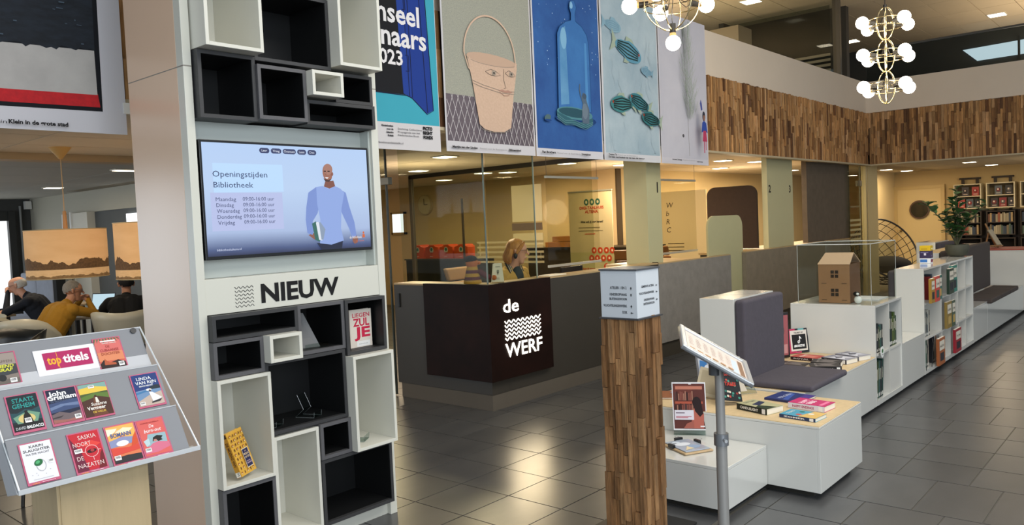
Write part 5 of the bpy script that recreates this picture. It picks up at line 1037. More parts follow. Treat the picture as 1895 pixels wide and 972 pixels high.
part('acrylic_sheet', B().prism([a, a+dd*.2, a+dd*.2+tl2*.28, a+tl2*.28], (.002, .002, .001)), GA, hd_); part('acrylic_edge', B().tube([a, a+dd*.2, a+dd*.2+tl2*.28, a+tl2*.28], .0016, 5, closed=True), GAD, hd_)
part('white_card', B().prism([a+dd*.03+tl2*.02, a+dd*.14+tl2*.02, a+dd*.14+tl2*.19, a+dd*.03+tl2*.19], (.001, -.002, 0)), mat('cfc9bc', .6), hd_)
def cover_girl(p): p.rect(0, 0, 1, 1, 'b9bcc4').poly([(0, .3), (.4, .25), (.5, .7), (.1, .8)], '3f78b4').poly([(.5, .1), (1, .0), (1, .7), (.7, .8)], '4a3a38').ell(.45, .5, .15, .12, 'd8dce2').poly([(0, 0), (.5, 0), (.3, .18), (0, .2)], 'd4623a').text('Beth', .1, .86, .08, 'a84a78', w=.4, bold=.03)
book('standing_book', 'upright book with blue and white cover behind the pole', 'book', (5.02, 2.62, .53), (.16, .225, .02), Matrix.Rotation(math.radians(-18), 3, 'Z')@tiltx(math.radians(-8)), 'b9bcc4', '9a9ca4', None, cover_girl)
book('standing_book', 'beige book leaning sideways behind the pole on the wooden top', 'book', (4.70, 2.43, .50), (.15, .20, .02), Matrix.Rotation(math.radians(30), 3, 'Y')@Matrix.Rotation(math.radians(-60), 3, 'Z')@tiltx(math.radians(-12)), 'a89c82', 'c9bc9c', None, lambda p: p.rect(0, 0, 1, 1, 'a89c82').rect(.1, .1, .9, .9, '978b70'))
for i, (x, y, c_, l) in enumerate([(4.60, 2.66, '8a4a2a', 'small orange-brown book lying at the left end of the front table'), (4.84, 2.60, '3c3640', 'small dark book lying flat behind the orange-brown one'), (4.66, 2.56, 'b9b2c0', 'pale lilac booklet lying flat beside the poster')]):
    book('lying_book', l, 'book', (x, y, .415), (.14, .2, .012+.004*i), flat(math.radians(-60+20*i)), c_, None, 'loose books on the front table', None)
# poster and clipboard on the lowest box
po = thing('poster_card', 'upright poster card showing bookshelves and a person in red tint', 'poster', (4.27, 2.33, .268)); a = Vector((4.235, 2.435, .30)); dd = Vector((.095, -.175, 0)).normalized(); tl3 = (Z*math.cos(.1)+Vector((.6, .5, 0)).normalized()*math.sin(.1)).normalized()
nrm = dd.cross(tl3); part('card', B().prism([a, a+dd*.20, a+dd*.20+tl3*.29, a+tl3*.29], -nrm*.003), mat('e6e4e6', .3), po); part('acrylic_stand', B().prism([a-Z*.03, a+dd*.2-Z*.03, a+dd*.2-nrm*.08-Z*.03, a-nrm*.08-Z*.03], (0, 0, .003)).prism([a-Z*.028, a+dd*.2-Z*.028, a+dd*.2, a], -nrm*.002), GA, po)
p = Print(a, dd, tl3, .20, .29); p.rect(.03, .03, .97, .97, '5c2e28').rect(.05, .62, .6, .95, '6b352c').rect(.1, .85, .9, .92, 'c07a64').rect(.08, .55, .9, .60, 'b0563f')
random.seed(5)
for k in range(11): p.rect(.08+k*.05, .62, .115+k*.05, .76+random.uniform(0, .06), random.choice(['3a2420', '8a5044', '4c3a38', 'a0705c', '2c1c1c']))
for k in range(11): p.rect(.08+k*.05, .40, .115+k*.05, .52+random.uniform(0, .04), random.choice(['3a2420', '8a5044', '4c3a38', 'a0705c']))
p.poly([(.6, .04), (.9, .04), (.92, .35), (.8, .5), (.62, .45), (.55, .2)], 'b06050').ell(.72, .58, .13, .12, '241414').poly([(.62, .6), (.85, .6), (.9, .35), (.8, .28), (.66, .4)], '241414').poly([(.3, .04), (.62, .04), (.6, .2), (.4, .14)], 'a05a4c').rect(.05, .22, .62, .42, 'd9d4dc').rect(.09, .35, .35, .375, '7a6a78').rect(.09, .28, .55, .295, 'b8606a').rect(.09, .255, .45, .27, 'b8606a').rect(.8, .07, .93, .1, 'e8e0e0').rect(.5, .955, .58, .975, 'd8d8d8')
p.build('poster_print', po)
cl = thing('clipboard', 'cork clipboard holding glossy brochures with black binder clips', 'clipboard', (4.03, 2.23, .268)); Mc = flat(math.radians(-28)); cc = Vector((4.03, 2.235, .268))
part('board', B().obox(cc+Vector((0, 0, .007)), (.19, .25, .012), Mc), mat('bfa37c', .6, var=.15, scale=20), cl, bevel=.008); part('brochure', B().obox(cc+Vector((0, 0, .0165)), (.16, .22, .006), Mc), mat('a9b4c2', .15, var=.2, scale=8), cl, bevel=.002)
p = Print(cc+Mc@Vector((-.08, -.11, .0197)), Mc@X, Mc@Y, .16, .22); p.ell(.4, .6, .3, .15, 'd8dde4').ell(.6, .3, .25, .14, '8fa4c0').poly([(.1, .1), (.5, .15), (.4, .4)], 'd9c9a4').ell(.3, .8, .15, .08, 'c7d2dc'); p.build('brochure_print', cl)
for u, v, r_ in ((-.09, .02, 0), (.09, .03, 0), (.02, .12, 1.57)):
    q0 = cc+Mc@Vector((u, v, .02)); Mq = Mc@Matrix.Rotation(r_, 3, 'Z'); clp = part('binder_clip', B().obox(q0, (.02, .05, .022), Mq), mat('121214', .35), cl, bevel=.002)
    bb = B(); bb.tube([q0+Mq@Vector(v3) for v3 in ((.0, -.012, .01), (.03, -.006, .014), (.03, .006, .014), (.0, .012, .01))], .0012, 5); part('clip_wire', bb, mat('a0a0a0', .3, metal=.9), clp)
# objects on the tall shelf: box stack and potted plant
bs = thing('box_stack_item', 'yellow, dark purple and blue-white printed card boxes as one small tower', 'box', (8.78, 2.10, 1.021))
for i, (h0, h1, c_) in enumerate(((0, .05, 'dfe2e6'), (.0505, .125, '33284c'), (.1255, .175, 'd8b41c'))):
    part('printed_box', B().box(8.73, 8.83, 2.05, 2.15, 1.021+h0, 1.021+h1), mat(c_, .4), bs, bevel=.001)
p = Print((8.73, 2.15, 1.021), -Y, Z, .1, .175); p.rect(.05, .06, .7, .22, '3f74b8').rect(.4, .45, .6, .58, 'd9d4e0').rect(.1, .6, .8, .63, '8a80a8').rect(.15, .8, .7, .84, 'a0841a'); p.build('box_print', bs)
p = Print((8.73, 2.05, 1.021), X, Z, .1, .175); p.rect(.1, .06, .9, .22, '7a2c44').rect(.2, .4, .5, .45, '8a80a8').rect(.2, .8, .8, .86, 'f0e8b0'); p.build('box_print', bs)
pt = thing('potted_plant', 'green rubber plant in a round grey-green stone pot', 'plant', (9.90, 2.055, 1.021)); c0 = Vector((9.90, 2.055, 1.021))
bb = B(); bb.lathe(c0, [(0, 0), (.06, 0), (.09, .014), (.112, .05), (.120, .095), (.116, .13), (.108, .132), (.104, .12), (0, .115)], 32); part('pot', bb, mat('4a4a3c', .7, var=.3, scale=8, bump=.1), pt, smooth=True)
bb = B(); bb.lathe(c0, [(0, .118), (.105, .118), (.104, .121), (0, .124)], 20); part('soil', bb, mat('2c2018', .95), pt)
LF = mat('4a7040', .35, var=.3, scale=10, rnd=.25); random.seed(21)
def leaf(base, d, L_, wd, upv=Z):
    d = d.normalized(); s_ = d.cross(upv);
    if s_.length < .1: s_ = Vector((1, 0, 0))
    s_.normalize(); n_ = s_.cross(d); pts = []
    prof = [(.0, .08), (.2, .7), (.5, 1), (.78, .75), (1, .05)]; b = B(); rows = []
    for t_, w_ in prof:
        c_ = base+d*L_*t_-n_*(-.12*L_*math.sin(t_*2.4))*1; c_ = c_-Z*.18*L_*t_*t_
        rows.append([b.bm.verts.new(c_-s_*wd*w_/2+n_*.1*wd), b.bm.verts.new(c_), b.bm.verts.new(c_+s_*wd*w_/2+n_*.1*wd)])
    for A, D in zip(rows, rows[1:]):
        for k in (0, 1): b.bm.faces.new((A[k], A[k+1], D[k+1], D[k]))
    return b
for k, (dx, dy, h) in enumerate([(0, 0, .62), (.02, .12, .36), (-.02, .30, .48), (.03, -.12, .34), (.0, -.28, .46), (.04, .05, .5), (-.03, -.04, .42)]):
    s0 = c0+Vector((0, 0, .12)); s1 = c0+Vector((dx*.5, dy*.35, .12+h*.5)); s2 = c0+Vector((dx, dy, .12+h)); bb = B(); bb.tube([s0, s1, s2], [.009, .007, .004], 6); part('stem', bb, mat('4a4a30', .6), pt, smooth=True)
    for j in range(16):
        t_ = .25+.75*j/15; q = s0.lerp(s1, t_*2) if t_ < .5 else s1.lerp(s2, (t_-.5)*2); ang = j*2.4+k; L_ = random.uniform(.09, .14)
        me = part('leaf', leaf(q, Vector((math.cos(ang), math.sin(ang), random.uniform(.1, .7))), L_, L_*.74), LF, pt, smooth=True)
# books on the run's shelves
random.seed(3)
ORD = ['first', 'second', 'third', 'fourth', 'fifth', 'sixth', 'seventh', 'eighth', 'ninth']
def shelf_book(x, y, z, th, w, h, c_, lab, grp, face=True, lean=0):
    """upright book, spine towards the aisle (-y) or cover towards it"""
    t = thing('shelved_book', lab, 'book', (x, y, z), grp); b = B()
    if face: b.box(x, x+w, y, y+th, z, z+h)
    else: b.prism([(x, y, z), (x+th, y, z), (x+th+lean, y, z+h), (x+lean, y, z+h)], (0, w, 0))
    part('cover', b, mat(c_, .4), t, bevel=.001)
    if face:
        part('pages', B().box(x+.002, x+w-.002, y+.003, y+th-.003, z+h, z+h+.0008), PAPER, t); p = Print((x, y, z), X, Z, w, h)
        p.rect(.1, .55, .9, .9, 'd6cdbb').rect(.2, .15, .8, .45, random.choice(['3b5a50', '8a6a3c', '2d2d34', 'b89a5c'])).text(random.choice(('NATUUR', 'TUIN', 'KOKEN', 'REIZEN')), .2, .66, .08, '2c2c2c', w=.6, bold=.02); p.build('cover_print', t)
    else:
        p = Print((x, y, z), X, Z, th, h); p.rect(.15, .05, .85, .14, 'd9d6cc').rect(.3, .5, .7, .8, 'c9c2ae'); p.build('spine_print', t)
    return t
DKC = ['173a34', '1f4a44', '2a2c30', '20282a', '3c4a2c', '31524c', '1a2426']
x = 6.54
for i in range(7): th = random.uniform(.022, .04); shelf_book(x, 1.95, .447, th, .18, random.uniform(.19, .24), DKC[i], ORD[i]+' dark green spine from the left in the upper left cell under the glass case', 'books under the glass case', False); x += th+.002
x = 6.90
for i in range(6): th = random.uniform(.03, .045); shelf_book(x, 1.95, .447, th, .18, random.uniform(.24, .30), ['173a34', '14302c', '1b2a24', '4a5a24', '3c5020', '2a4430'][i], ORD[i]+' green spine from the left in the upper right cell under the glass case', 'books under the glass case', False, 0); x += th+.002
x = 6.54
for i in range(5): th = random.uniform(.025, .035); shelf_book(x, 1.95, .082, th, .18, random.uniform(.24, .3), DKC[(i+3) % 7], ORD[i]+' slanting dark spine from the left in the bottom cell under the glass case', 'books under the glass case', False, .03); x += th+.012
tg = thing('round_tag', 'round white label with green emblem hanging from the shelf', 'label', (6.62, 1.92, .46)); bb = B(); bb.cyl((6.63, 1.915, .455), (6.63, 1.918, .455), .045, n=24); part('disc', bb, mat('e0e2dc', .4), tg); p = Print((6.585, 1.915, .41), X, Z, .09, .09); p.ell(.5, .6, .2, .18, '3a6a3c').rect(.3, .25, .7, .3, '5a5a5a'); p.build('disc_print', tg)
for x, y, z, w, h, c_, lab in [(7.985, 1.872, .70, .13, .225, 'a07a2c', 'ochre book facing the aisle, first on the tall shelf'), (8.12, 1.868, .70, .16, .235, 'c04038', 'red patterned book facing the aisle on the tall shelf'), (8.30, 1.885, .70, .14, .23, '2f6a60', 'teal book facing the aisle beside the red one'),
        (8.64, 1.866, .72, .20, .25, '26382a', 'large jungle-picture book facing the aisle'), (8.92, 1.90, .71, .22, .27, '1f7a6c', 'turquoise book with round emblem facing the aisle'),
        (8.64, 1.89, .38, .2, .26, '8a7238', 'olive-gold book facing the aisle in the middle row'), (8.90, 1.90, .37, .14, .26, '4a5a48', 'green-grey patterned book facing the aisle in the middle row'),
        (8.30, 1.89, .065, .24, .26, 'a05a30', 'orange-brown book facing the aisle in the bottom row'), (8.95, 1.885, .09, .26, .24, '9a1f2c', 'dark red book facing the aisle in the bottom row')]:
    shelf_book(x, y, z if z < .1 or True else z, .024, w, h, c_, lab, 'books facing the aisle')
for i, (row, n0, x, cols_) in enumerate([(.70, 3, 8.3, ['8a2c2c', '2a2a34', '3a4a5a']), (.37, 9, 7.985, ['7a4a30', '2c2c30', 'b8b4a8', '31404c', '8d8f86', '24242a', '4a5a60', 'c2beb0', '3a302c']), (.082, 7, 7.985, ['2f5a48', 'c9c5b6', '3a5a3c', 'b4b8a8', '4a6a5a', '28343a', 'a8a090']), (.082, 5, 8.38, ['1e1e22', '24242c', 'c4beb0', '8a5a3a', '2c2c34'])]):
    for k in range(n0):
        th = random.uniform(.022, .04); shelf_book(x, 1.96, row, th, .17, random.uniform(.2, .26), cols_[k], ORD[k]+' from the left, '+('book spine behind the facing covers, tall shelf top row', 'book spine in the middle row of the tall shelf, first bay', 'book spine in the bottom row of the tall shelf, first bay', 'book spine in the bottom row of the tall shelf, second bay')[i], 'book spines on the tall shelf', False); x += th+.004
for x in (8.0, 8.2, 8.42): bb = B(); bb.tube([(x, 1.93, .07), (x, 1.915, .30), (x+.03, 1.93, .34)], .003, 5); t = single('wire_bookend', {8.0: 'first', 8.2: 'second', 8.42: 'third'}[x]+' thin black wire book support in the bottom row of the tall shelf', 'bookend', bb, BLK, (x, 1.93, .07), 'wire bookends')
single('lying_magazine', 'grey booklet lying on the low cabinet before the tall shelf', 'booklet', B().obox((7.6, 2.15, .439), (.2, .14, .014), flat(.4)), mat('6a6a74', .4), (7.6, 2.15, .433))
single('lying_magazine', 'booklet lying on the cabinet beyond the tall shelf', 'booklet', B().obox((10.4, 2.15, .438), (.25, .18, .014), flat(.2)), mat('b4aca0', .4), (10.4, 2.15, .432))
single('lying_magazine', 'open booklet lying on the far bench beyond the cushions', 'booklet', B().obox((12.95, 2.2, .408), (.35, .3, .014), flat(.2)), mat('b8a898', .4), (12.95, 2.2, .40))
# ================================================================ HANGING BANNERS
CLOTH = mat('c9c7cc', .8, var=.06, scale=2.5, bump=.25)
def banner(x0, x1, z0, z1, lab, art, y=4.5, group='large illustrated banners hanging before the wood'):
    t = thing('hanging_banner', lab, 'banner', ((x0+x1)/2, y, z0), group)
    b = B(); n = 12     # cloth sheet with a faintly curled hem
    for k in range(n):
        a, c = z0+(z1-z0)*k/n, z0+(z1-z0)*(k+1)/n
    b.box(x0, x1, y, y+.003, z0, z1); part('banner_cloth', b, CLOTH, t)
    p = Print((x0, y, z0), X, Z, x1-x0, z1-z0, rough=.8, step=.0003); art(p); p.build('printed_picture', t)
    b = B(); b.cyl((x0+.02, y+.012, z1-.01), (x1-.02, y+.012, z1-.01), .009, n=8); part('hanging_rod', b, mat('b0aeb0', .4, metal=.5), t)
def speck(h, d, sc=40, var=.5, st=None): return mat(h, .8, var=var, scale=sc, dark=d, stretch=st)
def art0(p):
    p.rect(-.0, .0, 1, 1, 'd0ced3').poly([(0, .062), (.888, .070), (.903, 1), (0, 1)], '14161c').poly([(0, .075), (.878, .083), (.87, .125), (0, .112)], speck('cc1f26', 'b01a22')).poly([(0, .112), (.868, .122), (.866, .262), (0, .245)], speck('bdb9b4', 'aeaaa6', 6))
    rr = random.Random(4); pts = [(0, .25)]+[(k/40*.87, .243+.016*k/40+rr.uniform(-.006, .010)) for k in range(1, 40)]+[(.868, .262), (.888, 1), (0, 1)]; p.poly(pts, speck('1c2530', '0f141b', 14, .5, (1, 1, 3)))
    for k in range(70):
        u, v = rr.uniform(.02, .84), rr.uniform(.27, .62); p.rect(u, v, u+rr.uniform(.006, .03), v+rr.uniform(.001, .004), '4a5866')
    p.text('in', .435, .013, .011, '3a3a3e', w=.025, slant=.2).text('Klein in de grote stad', .468, .014, .012, '1a1a1e', w=.25, bold=.04)
def art1(p):
    p.rect(0, .0, 1, 1, 'cfccce').rect(0, .118, .995, 1, '3fa3b8').poly([(.0, .245), (.705, .245), (.70, 1), (.0, 1)], '14161c').poly([(.70, 1), (.715, .243), (.745, .235), (.88, .17), (.94, .187), (.88, 1)], '1b3a8c').poly([(.62, 1), (.69, 1), (.74, .236), (.67, .25)], '203f92')
    for L_ in ([(.735, 1), (.75, .236)], [(.69, 1), (.725, .24)], [(.83, 1), (.885, .175)], [(.0, .245), (.7, .242), (.745, .233), (.88, .167), (.942, .186), (.885, 1)]): p.line(L_, .007, '101a3c')
    p.line([(.70, .35), (.728, .35), (.73, .42), (.70, .42)], .006, '101a3c').line([(.69, .62), (.718, .62), (.715, .7), (.69, .7)], .006, '101a3c')
    w_ = 'e6e4e6'; p.text('Penseel', .28, .555, .088, w_, w=.565, bold=.022).text('winnaars', .20, .455, .088, w_, w=.70, bold=.022).text('2023', .40, .372, .062, w_, w=.275, bold=.022)
    for i, s_ in enumerate(('Kinderboeken', 'voor de', 'Literaire', 'Kritiek')): p.text(s_, .56, .098-i*.014, .008, '2a2a30', al='r', bold=.04)
    for i, s_ in enumerate(('Stichting Collectieve', 'Propaganda van het', 'Nederlandse Boek')): p.text(s_, .60, .088-i*.014, .008, '4a4a50', w=(.22, .2, .19)[i])
    for i, s_ in enumerate(('PICTO', 'RIGHT', 'FONDS')): p.text(s_, .83, .095-i*.02, .014, '17171b', w=.09, bold=.06)
    p.text('kinderboekenambassade.nl', .36, .024, .009, '3a3a40', w=.28)
def art2(p):
    p.rect(0, 0, 1, 1, 'cbc9cd').rect(.015, .05, .985, .272, speck('6a6068', '5a5159', 60, .3)).rect(.015, .272, .985, 1, speck('a9a898', '8d9088', 110, .3))
    G0 = (.015, .05, .985, .272)
    def clip(a, b_):
        return a, b_
    n = 17
    for k in range(-5, n+5):
        for s_ in (1, -1):
            u0 = .015+k*.06; pts = []
            for j in range(9):
                v = .05+.222*j/8; u = u0+s_*(.13*j/8)
                if .017 < u < .983: pts.append((u, v))
            if len(pts) > 1: p.line(pts, .005, 'c9c3c6')
    C1 = 'cfb29c'; L1 = '8a7f76'
    p.poly([(.235, .47), (.80, .45), (.765, .35), (.745, .30), (.70, .135), (.62, .112), (.50, .108), (.40, .118), (.345, .14), (.30, .30), (.285, .35)], speck(C1, 'c4a690', 50, .1))
    p.ell(.518, .465, .283, .028, 'c0a38e', rot=-.03)
    p.line([(.235+.0, .47)]+[(.518-.283*math.cos(a*math.pi/16), .465-.028*math.sin(a*math.pi/16)) for a in range(17)], .004, L1).line([(.35, .135)]+[(.522-.175*math.cos(a*math.pi/12), .133-.028*math.sin(a*math.pi/12)) for a in range(13)], .0045, L1)
    p.line([(.213, .475)]+[(.495-.285*math.cos(a*math.pi/20), .48+.20*math.sin(a*math.pi/20)) for a in range(21)]+[(.79, .46)], .014, C1).line([(.213, .475), (.25, .41), (.29, .385), (.30, .42), (.26, .46)], .012, C1).line([(.79, .47), (.775, .44)], .022, C1)
    p.line([(.275, .352), (.4, .335), (.6, .318), (.76, .322)], .004, L1).line([(.277, .338), (.4, .322), (.6, .306), (.757, .31)], .004, L1)
    for u, v, w_ in ((.515, .40, .085), (.715, .408, .06)):
        p.line([(u-w_, v+.003), (u-w_*.3, v+.018), (u+w_*.4, v+.012), (u+w_, v-.004), (u+w_*.3, v-.012), (u-w_*.4, v-.01), (u-w_, v+.003)], .0035, '5d544e').ell(u+.01, v+.002, .025, .0125, '9d9184').ell(u+.01, v+.002, .01, .006, '4a423d')
    p.line([(.64, .43), (.635, .37), (.655, .335), (.63, .332)], .004, '5d544e').poly([(.57, .318), (.61, .326), (.64, .322), (.68, .326), (.73, .317), (.65, .311)], 'b08878').line([(.58, .312), (.63, .295), (.68, .298), (.70, .312)], .004, 'a07a6c')
    p.text('Illustratie uit', .05, .017, .009, '5a5a60', w=.14).text('Martijn van der Linden', .045, .017, .0105, '26262c', w=.26, bold=.04).text('Penseel voor de illustraties in', .33, .017, .008, '77777d', w=.3).text('Bliksemkind', .66, .017, .0105, '26262c', w=.14, bold=.04)
def art3(p):
    p.rect(0, 0, 1, 1, 'cfced4').rect(.02, .045, .985, 1, speck('2f63a6', '1c4a8c', 3, .5))
    rr = random.Random(2)
    for k in range(60):
        u, v = rr.uniform(.05, .95), rr.uniform(.48, .99); r_ = rr.uniform(.002, .006); p.ell(u, v, r_, r_*.65, 'b9d2ec', n=7)
    p.ell(.57, .215, .31, .03, '163c74')
    p.poly([(.31, .27), (.33, .68), (.37, .72), (.46, .755), (.54, .77), (.545, .81), (.52, .84), (.545, .88), (.6, .885), (.63, .85), (.605, .81), (.61, .77), (.70, .75), (.77, .71), (.80, .66), (.805, .27)], speck('3a78b8', '2a62a4', 2.5, .4))
    p.poly([(.35, .29), (.36, .66), (.40, .71), (.45, .73), (.47, .30)], speck('6aa0c8', '4a86b8', 3, .4)).ell(.42, .66, .045, .06, '7fb2d4').poly([(.72, .3), (.73, .66), (.76, .66), (.765, .3)], '4f8cc4').ell(.55, .855, .025, .02, '86b6da')
    p.line([(.31, .27), (.33, .68), (.37, .72), (.46, .755), (.54, .77), (.545, .81), (.52, .84), (.545, .88), (.6, .885), (.63, .85), (.605, .81), (.61, .77), (.70, .75), (.77, .71), (.80, .66), (.805, .27)], .005, '1a4a80')
    T1 = '4f8590'; p.ell(.55, .25, .27, .035, T1, rot=-.03).poly([(.28, .25), (.285, .215), (.40, .185), (.5, .19), (.62, .172), (.75, .175), (.82, .20), (.825, .235), (.6, .2)], '2f606e').ell(.54, .253, .235, .026, '27505e', rot=-.03)
    for k in range(3): p.line([(.283, .235-.012*k), (.40, .205-.012*k), (.55, .21-.012*k), (.7, .19-.012*k), (.82, .212-.008*k)], .0035, '6f9ca4')
    p.poly([(.645, .23), (.66, .20), (.76, .20), (.77, .28), (.73, .33), (.715, .37), (.68, .375), (.65, .34), (.67, .31), (.66, .27)], '55677a').poly([(.65, .35), (.635, .39), (.64, .42), (.628, .42), (.62, .385), (.64, .34)], '55677a').ell(.70, .27, .045, .045, '6b7b8a').ell(.70, .355, .03, .016, '44566a')
    p.ell(.145, .21, .045, .017, '4f6a70', rot=.3).ell(.15, .197, .05, .006, '1a4480')
    p.text('Fan Brothers', .05, .018, .0115, '26262c', w=.19, bold=.04).text('Penseel voor de illustraties in', .26, .018, .009, '77777d', w=.34).text('Droomplanten', .62, .018, .0115, '26262c', w=.14, bold=.04)
def fish(p, u, v, s_, c1, c2, rot=0, flip=1, faint=False):
    def R_(a, b_):
        a *= flip; return (u+(a*math.cos(rot)-b_*math.sin(rot))*s_, v+(a*math.sin(rot)+b_*math.cos(rot))*s_*.66)
    body = [R_(.5*math.cos(a*math.pi/10), .21*math.sin(a*math.pi/10)*(1 if math.cos(a*math.pi/10) > -.2 else .8)) for a in range(20)]
    fin = c1 if faint else '9fae9c'
    p.poly([R_(-.44, .05), R_(-.66, .24), R_(-.6, .0), R_(-.66, -.22), R_(-.44, -.05)], fin).poly([R_(-.15, .15), R_(-.12, .27), R_(.1, .27), R_(.22, .17)], fin).poly([R_(-.1, -.16), R_(-.14, -.28), R_(.02, -.25), R_(.1, -.17)], fin).poly(body, c1)
    for k in (-2, -1, 0, 1, 2):
        pts = [R_(-.42+.1*j, k*.075*(1-abs(j-4.2)*.13)) for j in range(9)]; p.line(pts, .010*s_/.3, c2)
    if not faint: p.ell(*R_(.4, .05), .012, .009, 'b9482c', n=10).ell(*R_(.4, .05), .006, .004, '111111', n=8)
def art4(p):
    p.rect(0, 0, 1, 1, 'cccdd2').rect(.025, .045, .985, 1, speck('b4c4cc', '8fa6b4', 1.6, .4)); rr = random.Random(8)
    for k in range(26):
        u, v = rr.uniform(.08, .92), rr.uniform(.1, .95); pts = [(u, v)]
        for j in range(8): u = min(.97, max(.03, u+rr.uniform(-.03, .03))); v = max(.06, v-.02); pts.append((u, v))
        p.line(pts, .004, '9fb1bc')
    fish(p, .2, .81, .28, '86a9bb', '7398ac', -.08, 1, True); fish(p, .45, .68, .46, '5b93ac', '1f3a3c', -.22, 1); fish(p, .76, .575, .2, '7fa3b6', '6a90a6', -.1, -1, True)
    fish(p, .30, .345, .38, '3f7f84', '14282a', .06, -1); fish(p, .60, .37, .36, '3b7a86', '14282a', -.22, -1); fish(p, .80, .275, .34, '2f6e74', '102224', -.12, -1)
    p.text('Yvonne Tiu', .03, .029, .010, '26262c', w=.14, bold=.04).text('Penseel voor de illustraties in', .18, .029, .008, '77777d', w=.34).text('De hele geschiedenis van de mens die bewoog', .03, .014, .010, '26262c', w=.62, bold=.04)
def art5(p):
    p.rect(0, 0, 1, 1, 'c6c4cc').rect(.02, .04, .985, 1, speck('c4c3cc', 'b4b4c0', 1.2, .3)); rr = random.Random(9)
    p.line([(.575, .06), (.565, .35), (.54, .6), (.50, .92)], .006, '6a6a60')
    for k in range(300):
        t_ = rr.random(); v = .30+.60*t_; cx_ = .565-.065*(t_**1.3); w_ = .17*math.sin(math.pi*min(.97, .12+t_*.9))**.8; s_ = rr.choice((-1, 1)); x_ = rr.random()*w_
        p.line([(cx_+s_*x_*.3, v), (cx_+s_*x_*.7, v+.03), (cx_+s_*x_, v+.075)], .0028, rr.choice(('8fa08c', '7d9478', 'a9b3a8', '9aa69a', 'a2a8a0')))
    p.ell(.76, .335, .032, .035, '2b2f3c').ell(.765, .325, .018, .02, '9a6b58').poly([(.70, .22), (.72, .29), (.76, .305), (.81, .29), (.835, .22), (.77, .235)], '2f4a9a').poly([(.74, .235), (.80, .235), (.82, .16), (.72, .16)], 'b03a5c').rect(.745, .08, .765, .16, 'b8506a').rect(.785, .10, .80, .16, 'b8506a').poly([(.68, .42), (.70, .45), (.72, .42), (.73, .38), (.70, .37)], '3a4a90')
    p.ell(.302, .184, .02, .012, '4a4a50').text('Annet Schaap', .06, .018, .009, '26262c', w=.2, bold=.04).text('Penseel voor de illustraties in', .28, .018, .008, '77777d', w=.28).text('Onder bomen', .57, .012, .009, '26262c', w=.13, bold=.04)
banner(.87, 1.975, 2.185, 3.87, 'banner with navy, grey and red bands inside a black outline, far left', art0)
banner(3.29, 4.387, 2.185, 3.87, 'banner with big white letters and a blue door on black and turquoise', art1)
banner(4.45, 5.56, 2.195, 3.87, 'banner of a peach bucket with a drawn face on a lattice ground', art2)
banner(5.575, 6.63, 2.195, 3.87, 'deep blue banner showing a glass bell jar on a dish under stars', art3)
banner(6.65, 7.745, 2.195, 3.87, 'pale blue banner with striped fish', art4)
banner(7.765, 8.87, 2.195, 3.87, 'whitish banner with a feathery tree and a small child figure', art5)
single('wall_clip', 'small white clip plate under the wood beside the banded banner', 'clip', B().box(1.96, 2.03, 4.49, 4.52, 2.30, 2.36), mat('e2e0da', .5), (2.0, 4.5, 2.3))

